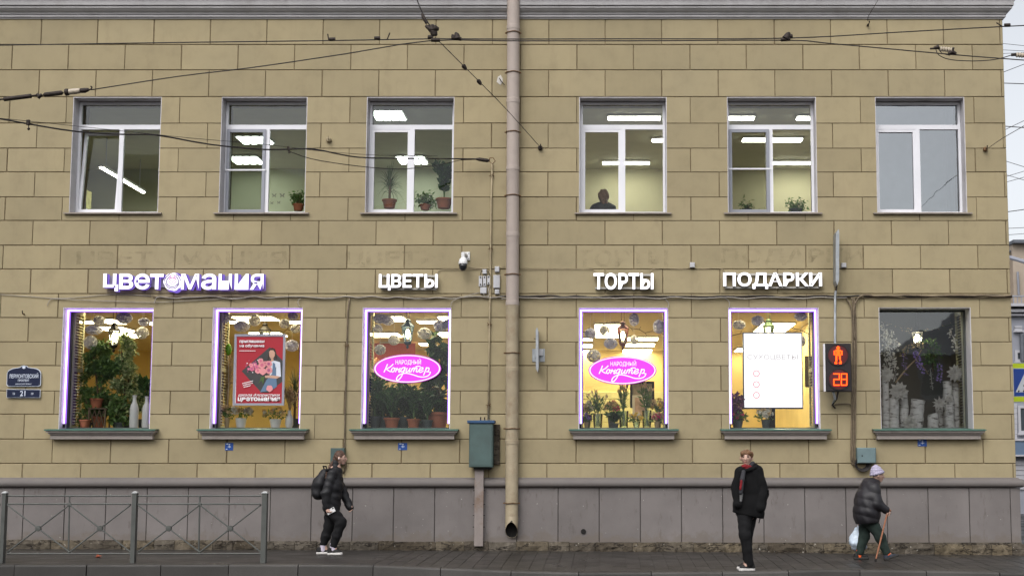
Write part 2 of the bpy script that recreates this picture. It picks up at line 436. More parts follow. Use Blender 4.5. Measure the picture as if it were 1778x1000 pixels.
kerb = tag(bpy.data.objects.new('kerb', None), 'row of dark concrete kerb stones dipping down to the crossing', None, None, 'structure'); COL.objects.link(kerb)
kx = -15.0
while kx < 15.5:
    L = rng.uniform(0.98, 1.12); x0, x1 = kx + 0.006, kx + L - 0.006; m = MB()
    r = 0.03; n = 4; secs = []
    dy0 = rng.uniform(-0.008, 0.008)
    for x in (x0, (x0+x1)/2, x1):
        zt = interp(ZK, x) + 0.006
        prof = [(-3.345, -0.3), (-3.345, zt)] + [(-3.52 + dy0 - r*math.sin(a), zt - r + r*math.cos(a)) for a in [k*math.pi/2/n for k in range(n+1)]] + [(-3.56 + dy0, -0.3)]
        secs.append([(x, y, z) for y, z in prof])
    np_ = len(secs[0])
    vs_ = [p for s_ in secs for p in s_]
    fs_ = []
    for s_ in range(2):
        for k in range(np_ - 1):
            a = s_*np_ + k; fs_.append((a, a+1, a+1+np_, a+np_))
    fs_.append(tuple(range(np_))[::-1]); fs_.append(tuple(2*np_ + k for k in range(np_)))
    m.add(vs_, fs_); m.build('kerb_stone', M_KERB, kerb)
    kx += L

# ================================================================== main building
BLD = thing('corner_building', 'beige two storey corner building of rusticated blocks with grey plinth and cornice', 'building', (0, 0, 0))
XC = PX(1751.5, 400)                       # the street corner
XW0 = -14.2
V_COURSE = [33, 78, 122, 168.5, 214.3, 257.7, 299, 342.4, 383.2, 426, 467.3, 510, 551.5, 593.6, 634.7, 678.5, 719, 762, 804.3, 830]
ZC = [PZ(v) for v in V_COURSE]
ZTOP, ZBOT = ZC[0], ZC[-1]
UP = [(127.4, 280.8), (385, 534), (637, 789), (1005.6, 1157.4), (1262, 1416.7), (1519, 1674.3)]
LO = [(109.7, 267), (369.7, 525.8), (629.8, 783.7), (1004.8, 1160.3), (1264.3, 1421.4), (1525.4, 1685.2)]
ZU0, ZU1 = PZ(369.5), PZ(168.8)
ZL0, ZL1 = PZ(744.5), PZ(533.5)
OPEN_U = [(PX(a, 170), PX(b, 170), ZU0, ZU1) for a, b in UP]
OPEN_L = [(PX(a, 534), PX(b, 534), ZL0, ZL1) for a, b in LO]
OPENS = OPEN_U + OPEN_L
WT = 0.80                                  # wall thickness
JD = 0.016                                 # joint depth

def cuts(lo, hi, vals): return [lo] + sorted({round(v, 5) for v in vals if lo + 1e-4 < v < hi - 1e-4}) + [hi]
xs = cuts(XW0, XC - 0.02, [o[k] for o in OPENS for k in (0, 1)])
zs = cuts(-0.35, ZTOP + 0.9, [o[k] for o in OPENS for k in (2, 3)])
def solid(i, j):
    cx, cz = (xs[i]+xs[i+1])/2, (zs[j]+zs[j+1])/2
    return not any(o[0] < cx < o[1] and o[2] < cz < o[3] for o in OPENS)
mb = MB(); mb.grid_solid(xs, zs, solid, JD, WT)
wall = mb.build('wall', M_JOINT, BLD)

# blocks in running bond
PITCH = (PX(1643, 55) - PX(76.7, 55)) / 16.0
X_EVEN = PX(1050.8, 55)
blocks = []
cell_cache = {}
for c in range(len(ZC) - 1):
    z1, z0 = ZC[c], ZC[c+1]
    off = X_EVEN + (0 if c % 2 == 0 else PITCH/2)
    k0 = math.floor((XW0 - off)/PITCH); x = off + k0*PITCH
    while x < XC - 0.02:
        a, b = max(x, XW0), min(x + PITCH, XC)
        if b - a < 0.16 and b >= XC - 1e-6 and blocks: pass
        g = 0.0075
        jx0, jx1 = a + g + rng.uniform(-0.003, 0.003), (b - g + rng.uniform(-0.003, 0.003)) if b < XC - 1e-6 else XC
        jz0, jz1 = z0 + g*0.95, z1 - g*0.95
        hit = [o for o in OPENS if o[0] < jx1 and o[1] > jx0 and o[2] < jz1 and o[3] > jz0]
        bx = cuts(jx0, jx1, [o[q] for o in hit for q in (0, 1)]); bz = cuts(jz0, jz1, [o[q] for o in hit for q in (2, 3)])
        def bo(i, j):
            cx, cz = (bx[i]+bx[i+1])/2, (bz[j]+bz[j+1])/2
            return not any(o[0] < cx < o[1] and o[2] < cz < o[3] for o in hit)
        area = sum((bx[i+1]-bx[i])*(bz[j+1]-bz[j]) for i in range(len(bx)-1) for j in range(len(bz)-1) if bo(i, j))
        if area > 0.002:
            yf = rng.uniform(-0.002, 0.002); ch = 0.006
            if not hit:
                m = MB(); m.cbox(jx0, jx1, yf, JD + 0.004, jz0, jz1, ch)
            else:
                m = MB(); m.grid_solid(bx, bz, bo, yf, JD + 0.004, False)
            px_c = 1055 + ((a+b)/2)/0.0101
            vis = area if -60 < px_c < 1800 else area*0.01
            blocks.append((vis, m))
        x += PITCH
blocks.sort(key=lambda t: -t[0])
rest = MB()
for n_, (ar, m) in enumerate(blocks):
    if n_ < 300: m.build('block', M_WALL, BLD)
    else: rest.add(m.v, m.f)
if rest.v:
    o = rest.build('block_remnant', M_WALL, BLD); o['kind'] = 'stuff'

# the return round the corner, back and roof: closes the house
mb = MB()
mb.box(XC - 0.35, XC, JD + 0.006, 14, -0.35, ZTOP + 0.9)
mb.build('side_wall', M_WALL, BLD)
mb = MB(); mb.box(XW0 - 0.3, XC - 0.36, 13.6, 14, -0.35, ZTOP + 0.9); mb.build('rear_wall', M_WALL, BLD)
mb = MB(); mb.box(XW0 - 0.3, XW0, JD, 13.6, -0.35, ZTOP + 0.9); mb.build('party_wall', M_WALL, BLD)

# cornice, run along the front and mitred round the corner
def zv(v): return PZ(v)
prof = [(0.02, zv(34.0)), (-0.02, zv(34.0)), (-0.03, zv(31.6)), (-0.05, zv(31.2)), (-0.05, zv(28.4)), (-0.035, zv(28.0)), (-0.035, zv(27.0)), (-0.06, zv(26.6)), (-0.065, zv(24.6)),
        (-0.09, zv(23.2)), (-0.115, zv(21.2)), (-0.135, zv(19.0)), (-0.145, zv(18.6)), (-0.145, zv(16.2)), (-0.135, zv(15.9)), (-0.135, zv(14.8)), (-0.17, zv(14.4)),
        (-0.17, zv(4.0)), (-0.19, zv(2.6)), (-0.235, zv(1.2)), (-0.28, zv(-3)), (-0.30, zv(-6)), (-0.30, zv(-12)), (0.02, zv(-14))]
mb = MB(); n = len(prof)
ring0 = [(XW0, y, z) for y, z in prof]; ring1 = [(XC - y, y, z) for y, z in prof]; ring2 = [(XC - y, 14.0, z) for y, z in prof]
mb.add(ring0 + ring1 + ring2, [(i, (i+1) % n, n+(i+1) % n, n+i)[::-1] for i in range(n)] + [(n+i, n+(i+1) % n, 2*n+(i+1) % n, 2*n+i)[::-1] for i in range(n)])
mb.build('cornice', M_CORN, BLD)
mb = MB(); mb.box(XW0 - 0.3, XC + 0.0, JD + 0.03, 14, ZTOP + 0.905, ZTOP + 1.3); mb.build('attic', M_CORN, BLD)

# torus moulding above the plinth
zt, zb = PZ(829.8, -0.03), PZ(846.2, -0.1)
prof = [(0.0, zt + 0.012), (-0.03, zt + 0.004), (-0.045, zt - 0.012)]
r = (zt - 0.012 - zb) / 2; cz = zb + r
prof += [(-0.05 - 0.075*math.cos(t), cz + r*math.sin(t)) for t in [math.pi/2 - k*math.pi/10 for k in range(11)]] + [(-0.03, zb), (0.02, zb)]
n = len(prof)
mb = sm()
ring0 = [(XW0, y, z) for y, z in prof]; ring1 = [(XC - y, y, z) for y, z in prof]; ring2 = [(XC - y, 14.0, z) for y, z in prof]
mb.add(ring0 + ring1 + ring2, [(i, i+1, n+i+1, n+i) for i in range(n-1)] + [(n+i, n+i+1, 2*n+i+1, 2*n+i) for i in range(n-1)])
auto_smooth(mb.build('string_course', M_TORUS, BLD))
TORUS_Z = (zb, zt)

# plinth panels
PP = (PX(1754, 900) - PX(41.6, 900)) / 24.0
x = PX(41.6, 900) - PP * 6
YPL = -0.045
zp1 = zb - 0.004; zp0 = PZ(939)
while x < XC + 0.04:
    a, b = x + 0.006, min(x + PP - 0.006, XC + 0.045)
    if b - a > 0.03:
        z0 = interp([(PX(0, 938), PZ(937.5)), (PX(1750, 945), PZ(946))], x) - 0.02
        m = MB(); m.cbox(a, b, YPL + rng.uniform(-0.003, 0.003), 0.0, z0, zp1, 0.005); m.build('plinth_panel', M_PLINTH, BLD)
    x += PP
mb = MB(); mb.box(XC - 0.1, XC + 0.045, YPL + 0.006, 14, -0.3, zp1 - 0.002); mb.build('plinth_return', M_PLINTH, BLD)
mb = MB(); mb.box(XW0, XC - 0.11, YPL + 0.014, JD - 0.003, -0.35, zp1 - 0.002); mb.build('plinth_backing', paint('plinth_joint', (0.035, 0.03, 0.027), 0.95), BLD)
c = P(1013, 922, -0.05); m = MB(); m.lathe([(0.03, -0.012), (0.045, -0.012), (0.045, 0.01), (0.03, 0.01)], (c.x, -0.05, c.z), 10, 'y'); m.build('vent_hole', M_BLACK, BLD)  # solid black disc, its colour standing in for the dark of a vent hole

# rough footing stones
x = XW0
while x < XC + 0.08:
    L = rng.uniform(0.28, 0.75); x1 = min(x + L, XC + 0.09)
    if x1 - x > 0.05:
        m = MB(); nx_ = 6; nz_ = 3
        ztp = interp([(PX(0, 938), PZ(936.8, -0.09)), (PX(1750, 945), PZ(945, -0.09))], x) + rng.uniform(-0.012, 0.008)
        zbt = interp(ZW, x) - 0.04
        yo = -0.105 + rng.uniform(-0.02, 0.015)
        vs_ = []
        for j in range(nz_ + 1):
            for i in range(nx_ + 1):
                e = 1.0 if 0 < i < nx_ else 0.35
                yy = yo - rng.uniform(0, 0.022)*e + (0.02 if j == nz_ else 0) + (0.012 if i in (0, nx_) else 0)
                vs_.append((lerp(x + 0.005, x1 - 0.005, i/nx_), yy, lerp(zbt, ztp, j/nz_) + (rng.uniform(-0.012, 0.012) if j else 0)))
        top0 = len(vs_)
        for i in range(nx_ + 1): vs_.append((lerp(x + 0.005, x1 - 0.005, i/nx_), -0.03, ztp + 0.008))
        fs_ = [(j*(nx_+1)+i, j*(nx_+1)+i+1, (j+1)*(nx_+1)+i+1, (j+1)*(nx_+1)+i) for j in range(nz_) for i in range(nx_)]
        fs_ += [(nz_*(nx_+1)+i, nz_*(nx_+1)+i+1, top0+i+1, top0+i) for i in range(nx_)]
        m.add(vs_, fs_); m.build('footing_stone', M_STONE, BLD)
    x = x1
    if x >= XC + 0.085: break
mb = MB(); mb.box(XW0, XC + 0.04, -0.075, -0.01, -0.4, PZ(941)); mb.build('footing_mortar', M_STONE, BLD)

# ------------------------------------------------------------------ upper windows
def frame_rect(m, x0, x1, z0, z1, w, y0, y1):
    m.box(x0, x1, y0, y1, z0, z0 + w); m.box(x0, x1, y0, y1, z1 - w, z1)
    m.box(x0, x0 + w, y0, y1, z0 + w, z1 - w); m.box(x1 - w, x1, y0, y1, z0 + w, z1 - w)
YG = 0.26
upper_windows = []
for k, (x0, x1, z0, z1) in enumerate(OPEN_U):
    W = thing('upper_window', None, None, ((x0+x1)/2, YG, z0)); W.parent = BLD
    del_keys = [q for q in ('label', 'category', 'group') if q in W]
    upper_windows.append(W)
    # reveal lining
    t = 0.012; m = MB()
    m.box(x0, x0 + t, 0.004, YG + 0.12, z0 + 0.001, z1 - 0.001); m.box(x1 - t, x1, 0.004, YG + 0.12, z0 + 0.001, z1 - 0.001)
    m.box(x0 + t, x1 - t, 0.004, YG + 0.12, z1 - t, z1 - 0.001)
    m.build('reveal', M_REVEAL, W)
    a, b, c, d = x0 + t + 0.004, x1 - t - 0.004, z0 + 0.02, z1 - 0.03
    m = MB(); frame_rect(m, a, b, c, d, 0.045, YG, YG + 0.07)
    zt_ = PZ(225, YG) ; m.box(a + 0.045, b - 0.045, YG + 0.002, YG + 0.068, zt_, zt_ + 0.085)
    xm = (a + b) / 2 + 0.005; m.box(xm - 0.04, xm + 0.04, YG + 0.001, YG + 0.068, c + 0.045, zt_)
    m.build('frame', M_PVC, W)
    # dark gap over the frame
    m = MB(); m.box(x0 + t, x1 - t, YG + 0.02, YG + 0.06, d + 0.001, z1 - t - 0.001); m.build('packing_strip', M_SILLTIN, W)
    # transom pane and right pane
    sky_p = M_PANE_SKY if k == 5 else M_PANE
    m = MB(); m.quad((a+.04, YG+.045, zt_+.08), (b-.04, YG+.045, zt_+.08), (b-.04, YG+.045, d-.04), (a+.04, YG+.045, d-.04)); m.build('transom_pane', M_PANE_SKY if k == 5 else M_PANE_TRANS, W)
    m = MB(); m.quad((xm+.035, YG+.04, c+.04), (b-.04, YG+.04, c+.04), (b-.04, YG+.04, zt_+.005), (xm+.035, YG+.04, zt_+.005)); m.build('pane', sky_p, W)
    # opening sash
    sx0, sx1, sz0, sz1 = a + 0.04, xm - 0.035, c + 0.04, zt_ - 0.0
    m = MB(); frame_rect(m, sx0, sx1, sz0, sz1, 0.05, -0.035, 0.035)
    p = MB(); p.quad((sx0+.045, 0.005, sz0+.045), (sx1-.045, 0.005, sz0+.045), (sx1-.045, 0.005, sz1-.045), (sx0+.045, 0.005, sz1-.045))
    tilt = R(7) if k == 0 else 0.0
    for q in (m, p):     # hinge on the lower edge
        q.v = [(x_, YG + (0.042 if k != 0 else 0.05) + y_*math.cos(tilt) + (z_-sz0)*math.sin(tilt), sz0 + (z_-sz0)*math.cos(tilt) - y_*math.sin(tilt)) for x_, y_, z_ in q.v]
    so = m.build('sash', M_PVC, W); p.build('sash_pane', sky_p, so) if False else p.build('sash_pane', sky_p, W)
    if k in (1, 4):
        m = MB(); frame_rect(m, sx0 - 0.005, sx1 + 0.01, sz0 - 0.02, sz1 - 0.005, 0.055, YG - 0.03, YG - 0.006)
        m.build('screen_frame', M_SCREENFRAME, W)
        zm = PZ(296 if k == 1 else 294, YG)
        m = MB(); m.box(sx0 - 0.03, sx1 + 0.03, YG - 0.036, YG - 0.012, zm - 0.014, zm + 0.014); m.build('screen_bar', M_PVC, W)
        m = MB(); m.quad((sx0, YG-.018, sz0), (sx1, YG-.018, sz0), (sx1, YG-.018, sz1), (sx0, YG-.018, sz1)); m.build('fly_screen', M_MESH, W)
    # tin sill
    m = MB(); e = 0.075
    m.xprism([(-0.06, z0 - 0.03), (-0.06, z0 - 0.005), (YG + 0.03, z0 + 0.018), (YG + 0.03, z0 + 0.004), (-0.045, z0 - 0.018), (-0.05, z0 - 0.03)], x0 - e, x1 + e)
    m.build('sill', M_SILLTIN, W)

# ------------------------------------------------------------------ shop windows
YS = 0.33
shop_windows = []
M_SHUT = paint('shutter_paint', (0.50, 0.48, 0.31), 0.6, var=0.1)
M_INSILL = paint('inner_sill', (0.42, 0.42, 0.38), 0.4, var=0.06)
for k, (x0, x1, z0, z1) in enumerate(OPEN_L):
    W = bpy.data.objects.new('shop_window', None); COL.objects.link(W); W.location = ((x0+x1)/2, YS, z0); W.parent = BLD
    shop_windows.append(W)
    t = 0.012; m = MB()
    m.box(x0, x0 + t, 0.004, YS + 0.02, z0 + 0.001, z1 - 0.001); m.box(x1 - t, x1, 0.004, YS + 0.02, z0 + 0.001, z1 - 0.001)
    m.box(x0 + t, x1 - t, 0.004, YS + 0.02, z1 - t, z1 - 0.001)
    m.build('reveal', M_REVEAL2 if k < 5 else M_REVEAL, W)
    a, b, c, d = x0 + t + 0.002, x1 - t - 0.002, z0 + 0.005, z1 - t - 0.002
    m = MB(); frame_rect(m, a, b, c, d, 0.03, YS, YS + 0.06); m.build('frame', M_DARKFRAME, W)
    m = MB(); m.quad((a+.02, YS+.03, c+.02), (b-.02, YS+.03, c+.02), (b-.02, YS+.03, d-.02), (a+.02, YS+.03, d-.02)); m.build('pane', M_PANE_DISP if k == 5 else M_PANE_SHOP, W)
    # green flashing and the moulded apron
    e = 0.165
    zf = z0 + 0.01
    m = MB(); m.xprism([(-0.215, zf - 0.045), (-0.215, zf - 0.022), (YS + 0.02, zf + 0.012), (YS + 0.02, zf - 0.004), (-0.205, zf - 0.04)], x0 - e, x1 + e)
    m.build('flashing', M_GREENTIN, W)
    zb_ = PZ(762.5)
    m = MB()
    for yy, q0, q1, ee in ((-0.19, zf - 0.075, zf - 0.042, e - 0.02), (-0.155, zf - 0.105, zf - 0.075, e - 0.05), (-0.115, zb_ + 0.002, zf - 0.105, e - 0.075)):
        m.box(x0 - ee, x1 + ee, yy, 0.012, q0, q1)
    m.build('apron', M_APRON, W)
    # inner board and folded louvred shutters
    m = MB(); m.box(x0 - 0.05, x1 + 0.05, YS + 0.062, WT + 0.22, z0 - 0.05, z0 + 0.008); m.build('window_board', M_INSILL, W)
    for sd in (0, 1):
        xx = x0 + 0.03 if sd == 0 else x1 - 0.03
        ya, yb = 0.41, 0.88
        sg = 1 if sd == 0 else -1
        xa, xb = sorted((xx, xx + sg*0.035))
        m = MB(); m.box(xa, xb, ya, ya + 0.05, z0 + 0.01, z1); m.box(xa, xb, yb - 0.05, yb, z0 + 0.01, z1)
        for q in (z0 + 0.01, (z0 + z1)/2 - 0.03, z1 - 0.07): m.box(xa, xb, ya + 0.05, yb - 0.05, q, q + 0.07)
        m.build('shutter_frame', M_SHUT, W)
        sl = MB(); hx = 0.02
        sl.add([(-hx, 0, 0.010), (-hx, yb - ya - 0.1, 0.010), (hx, yb - ya - 0.1, -0.014), (hx, 0, -0.014), (-hx, 0, 0.016), (-hx, yb-ya-0.1, 0.016), (hx, yb-ya-0.1, -0.008), (hx, 0, -0.008)],
               [(0,1,2,3),(7,6,5,4),(0,3,7,4),(1,5,6,2),(0,4,5,1),(3,2,6,7)])
        if sd == 1: sl.v = [(-x_, y_, z_) for x_, y_, z_ in sl.v]; sl.f = [f[::-1] for f in sl.f]
        me = sl.mesh('slat'); me.materials.append(M_SHUT)
        zz = z0 + 0.11; hid = MB()
        # only the side that can be seen from the street in front gets its slats one by one
        while zz < z1 - 0.1:
            if not ((z0+z1)/2 - 0.05 < zz < (z0+z1)/2 + 0.06):
                pos_ = Vector((xx + sg*0.018, ya + 0.05, zz))
                if (sd == 0 and k < 3) or (sd == 1 and k > 3):
                    o = link('slat', me, W, False); o.location = pos_ - Vector(W.location)
                else: hid.add([(pos_.x + v_[0], pos_.y + v_[1], pos_.z + v_[2]) for v_ in sl.v], sl.f)
            zz += 0.052
        if hid.v: hid.build('slat_run', M_SHUT, W)['kind'] = 'stuff'
# ================================================================== rooms behind the windows
def PC(u, v, z):
    dx, dy = (u - XP)/FPX, (YP - v)/FPX
    yd = CP - SP*dy; zd = SP + CP*dy; t = (z - CAMZ)/zd
    return Vector((dx*t, yd*t - CAMD, z))
M_SHOPWALL = paint('shop_wall_yellow', (0.74, 0.58, 0.24), 0.8, var=0.08, scale=1.5, bmp=0.05)
M_SHOPBOARD = paint('shop_wall_board', (0.58, 0.55, 0.26), 0.7, var=0.06, scale=2, bmp=0.05)
M_SHOPCEIL = paint('shop_ceiling', (0.66, 0.56, 0.34), 0.9, var=0.04, bmp=0)
M_SHOPFLOOR = paint('shop_floor', (0.30, 0.24, 0.15), 0.6, var=0.1)
M_OFFWALL = paint('office_wall', (0.48, 0.45, 0.30), 0.8, var=0.05, scale=1.2, bmp=0.05)
M_OFFWALL2 = paint('office_wall_green', (0.42, 0.42, 0.31), 0.8, var=0.05, scale=1.2, bmp=0.05)
M_OFFCEIL = paint('office_ceiling', (0.50, 0.49, 0.38), 0.9, var=0.04, bmp=0)
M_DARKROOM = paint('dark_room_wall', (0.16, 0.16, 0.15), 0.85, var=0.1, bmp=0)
M_BLUEROOM = paint('blue_curtain', (0.42, 0.46, 0.49), 0.85, var=0.1, bmp=0)
ZSC, ZSF = 4.47, 1.2
ZUF, ZUC = 5.2, 8.62
XPS = PX(1476, 534)
def room(x0, x1, y1, z0, z1, mw, mc, mf, back=None):
    y0 = WT + 0.003
    m = MB(); m.box(x0, x1, y0, y1, z0 - 0.12, z0); m.build('room_floor', mf, BLD)
    m = MB(); m.box(x0, x1, y0, y1, z1, z1 + 0.12); m.build('room_ceiling', mc, BLD)
    m = MB(); m.box(x0, x1, y1 + 0.003, y1 + 0.12, z0 - 0.12, z1 + 0.12); m.build('room_rear_wall', back or mw, BLD)
    for xx in (x0, x1 - 0.08):
        m = MB(); m.box(xx + 0.002, xx + 0.078, y0, y1, z0 + 0.002, z1 - 0.002); m.build('partition', mw, BLD)
room(XW0 + 0.02, XPS, 11.5, ZSF, ZSC, M_SHOPWALL, M_SHOPCEIL, M_SHOPFLOOR, M_SHOPWALL)
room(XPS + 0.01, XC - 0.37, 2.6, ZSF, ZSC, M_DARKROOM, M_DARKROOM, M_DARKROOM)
xr = [XW0 + 0.02, PX(335, 260), PX(880, 260), PX(1470, 260), XC - 0.37]
room(xr[0], xr[2], 8.5, ZUF, ZUC, M_OFFWALL2, M_OFFCEIL, M_SHOPFLOOR)
room(xr[2] + 0.01, xr[4], 8.5, ZUF, ZUC, M_OFFWALL, M_OFFCEIL, M_SHOPFLOOR)
room(PX(1512, 260), xr[4] - 0.1, 2.2, ZUF + 0.14, ZUC - 0.14, M_BLUEROOM, M_DARKROOM, M_SHOPFLOOR)
# horizontal boarding on the shop's rear wall behind the cake window
bw = PX(1160, 700, 11.5) + 0.6; bx0 = PX(985, 700, 11.5)
z = ZSF
while z < 3.3:
    m = MB(); m.cbox(bx0, bw, 11.455, 11.5, z + 0.004, z + 0.196, 0.01); m.build('wall_board', M_SHOPBOARD, BLD); z += 0.2

M_LAMP_SHOP = emit('shop_lamp', (1.0, 0.88, 0.56), 15.0)
M_LAMP_OFF = emit('office_lamp', (1.0, 1.0, 0.88), 24.0)
M_LAMP_OFFG = emit('office_lamp_green', (0.88, 1.0, 0.90), 19.0)
M_LAMPBODY = paint('lamp_body', (0.6, 0.6, 0.58), 0.5, var=0.03, bmp=0)
def ceil_light(u0, u1, v0, v1, z, mat, label, group, tubes=1):
    vc = (v0 + v1)/2
    a = PC((u0+u1)/2, v0, z); b = PC((u0+u1)/2, v1, z)
    ya, yb = sorted((a.y, b.y))
    c0 = PC(u0, vc, z).x; c1 = PC(u1, vc, z).x
    T = thing('ceiling_light', label, 'ceiling light', ((c0+c1)/2, (ya+yb)/2, z), 0, group)
    m = MB(); m.box(c0 - 0.02, c1 + 0.02, ya - 0.02, yb + 0.02, z - 0.045, z - 0.001); m.build('housing', M_LAMPBODY, T)
    for q in range(tubes):
        w = (c1 - c0)/tubes; s_ = 0.14*w if tubes > 1 else 0
        m = MB(); m.box(c0 + q*w + s_, c0 + (q+1)*w - s_, ya, yb, z - 0.06, z - 0.046); m.build('tube', mat, T)
G_SHOP = 'ceiling lights in the shop'
def shop_lights(lst, lab):
    for u0, u1, v0, v1 in lst: ceil_light(u0, u1, v0, v1, ZSC, M_LAMP_SHOP, lab, G_SHOP)
shop_lights([(140, 162, 554, 557), (180, 208, 551, 558), (178, 222, 564, 571), (205, 240, 575, 582), (258, 272, 556, 560)], 'warm ceiling light above the tall ficus plants')
shop_lights([(410, 478, 546, 552), (395, 440, 554, 556.5), (500, 530, 554, 556.5), (440, 492, 574, 580)], 'warm ceiling light above the red poster')
shop_lights([(655, 703, 546, 553), (726, 778, 553.5, 556.5), (764, 800, 546, 553), (644, 694, 575, 581), (762, 800, 574, 581), (664, 712, 593, 596.5), (730, 756, 593, 596.5)], 'warm ceiling light above the potted green plants behind the pink oval')
shop_lights([(1034, 1077, 560, 582), (1000, 1028, 584.5, 587.5), (1000, 1028, 595, 599), (1000, 1028, 605.5, 609.5), (1000, 1024, 615, 618.5)] +
            [(1090, 1142, 583, 587), (1087, 1136, 593.5, 598), (1082, 1131, 604, 608.5), (1079, 1126, 614, 618)], 'warm ceiling light above the glass vases of lilies')
shop_lights([(1316, 1370, 558, 574), (1278, 1296, 602, 607), (1262, 1292, 612.5, 617), (1340, 1372, 584, 590)], 'warm ceiling light above the white advertising screen')
for k, (x0_, x1_, _a, _b) in enumerate(OPEN_L[:5]):      # unseen fill lights, added to brighten the plants and pompoms
    xm_ = (x0_+x1_)/2; T = thing('ceiling_light', ['warm ceiling light close above the ficus window', 'warm ceiling light close above the red poster window', 'warm ceiling light close above the green pot plant window', 'warm ceiling light close above the lily window', 'warm ceiling light close above the white screen window'][k], 'ceiling light', (xm_, 1.0, ZSC))
    m = MB(); m.box(xm_ - 0.62, xm_ + 0.62, 0.84, 1.18, ZSC - 0.045, ZSC - 0.001); m.build('housing', M_LAMPBODY, T)
    m = MB(); m.box(xm_ - 0.6, xm_ + 0.6, 0.86, 1.16, ZSC - 0.06, ZSC - 0.046); m.build('tube', M_LAMP_SHOP, T)
G_OFF = 'office ceiling lights upstairs'
for t in ((415, 470, 234, 246), (402, 453, 269, 281)): ceil_light(*t, ZUC, M_LAMP_OFFG, 'greenish louvred office light behind the window with butterfly stickers', G_OFF, 4)
for t in ((648, 702, 189, 205), (691, 740, 269, 281)): ceil_light(*t, ZUC, M_LAMP_OFFG, 'louvred office light above the potted palm upstairs', G_OFF, 4)
for t in ((1056, 1146, 199, 204.5), (1133, 1190, 238, 242.3), (1047, 1127, 278, 282)): ceil_light(*t, ZUC, M_LAMP_OFF, 'white strip light above the seated person upstairs', G_OFF)
for t in ((1250, 1309, 199, 204.5), (1384, 1440, 199, 204.5), (1290, 1392, 237, 242.3), (1343, 1430, 278, 282)): ceil_light(*t, ZUC, M_LAMP_OFF, 'white strip light beyond the window with fly screen and low plants', G_OFF)
# linear pendant in the corner room
a = PC(175, 290, 7.9); b = PC(236, 334, 7.9)
T = thing('pendant_light', 'slim linear pendant light behind the tilted open window', 'light', ((a.x+b.x)/2, (a.y+b.y)/2, 7.9))
m = MB(); m.box(a.x - 0.06, a.x + 0.06, a.y, b.y, 7.9, 7.95); m.build('housing', M_LAMPBODY, T)
m = MB(); m.box(a.x - 0.03, a.x + 0.03, a.y, b.y, 7.88, 7.899); m.build('tube', M_LAMP_OFF, T)
m = MB(); m.tube([(a.x, a.y + 0.3, 7.95), (a.x, a.y + 0.3, ZUC)], 0.012, 6); m.tube([(a.x, b.y - 0.3, 7.95), (a.x, b.y - 0.3, ZUC)], 0.012, 6); m.build('hanger', M_GREYBOX, T)
# wall units on the left of that room, seen running away
T = thing('wall_cabinet', 'pale green wall cabinet with white rails behind the tilted open window', 'cabinet', (-11.75, 4.6, 6.5))
m = MB(); m.box(-11.95, -11.55, 2.2, 7.0, 6.5, 7.05); m.build('body', paint('cabinet_green', (0.30, 0.38, 0.32), 0.5), T)
m = MB(); m.box(-11.54, -11.5, 2.2, 7.0, 7.06, 7.12); m.box(-11.54, -11.5, 2.2, 7.0, 6.5, 6.55); m.build('rail', M_WHITEPL, T)
m = MB(); m.box(-11.98, -11.9, 2.2, 7.0, 7.25, 7.75); m.build('back_panel', paint('panel_yellow', (0.55, 0.52, 0.2), 0.6, var=0.3, scale=6), T)

# ------------------------------------------------------------------ plants
def thin(nt, out, b, c, f):          # thin leaves and tissue paper let light through
    t = nt.nodes.new('ShaderNodeBsdfTranslucent'); mx = nt.nodes.new('ShaderNodeMixShader'); mx.inputs[0].default_value = f
    nt.links.new(c, t.inputs[0]); nt.links.new(b.outputs[0], mx.inputs[1]); nt.links.new(t.outputs[0], mx.inputs[2]); nt.links.new(mx.outputs[0], out.inputs[0])
def tissue(name, col):
    m, nt, out = new_mat(name); b = principled(nt, out, col, 0.9); c = ramp(nt, noise(nt, geo_pos(nt), 12, 3), [(0.3, tuple(x*0.92 for x in col)), (0.7, col)])
    nt.links.new(c, b.inputs['Base Color']); thin(nt, out, b, c, 0.55); return m
def leafmat(name, c1, c2, rough=0.45):
    m, nt, out = new_mat(name); b = principled(nt, out, c1, rough, 0, 0.5)
    c = ramp(nt, noise(nt, geo_pos(nt), 23, 2), [(0.35, c1), (0.65, c2)])
    nt.links.new(c, b.inputs['Base Color']); thin(nt, out, b, c, 0.35); return m
M_FICUS = leafmat('ficus_leaf', (0.05, 0.115, 0.03), (0.15, 0.25, 0.06))
M_VARIEG = leafmat('variegated_leaf', (0.07, 0.16, 0.035), (0.50, 0.52, 0.26))
M_ZAMI = leafmat('glossy_leaf', (0.022, 0.075, 0.022), (0.06, 0.14, 0.04), 0.3)
M_PALM = leafmat('strap_leaf', (0.05, 0.085, 0.03), (0.12, 0.15, 0.06))
M_MONST = leafmat('broad_leaf', (0.02, 0.06, 0.018), (0.05, 0.11, 0.03), 0.3)
M_DRY = leafmat('dried_grass', (0.34, 0.25, 0.13), (0.52, 0.42, 0.26), 0.9)
M_STEM = paint('plant_stem', (0.12, 0.085, 0.05), 0.9, var=0.2, bmp=0)
M_GSTEM = paint('green_stem', (0.06, 0.11, 0.03), 0.7, var=0.2, bmp=0)
M_TERRA = paint('terracotta', (0.30, 0.10, 0.05), 0.8, var=0.12)
M_DKPOT = paint('dark_pot', (0.05, 0.06, 0.06), 0.6, var=0.15)
M_WVASE = paint('white_vase', (0.62, 0.62, 0.60), 0.35, var=0.05)
M_PETALW = paint('white_petal', (0.72, 0.69, 0.60), 0.8, var=0.08, bmp=0)
M_PETALP = paint('pink_petal', (0.62, 0.06, 0.16), 0.7, var=0.2, bmp=0)
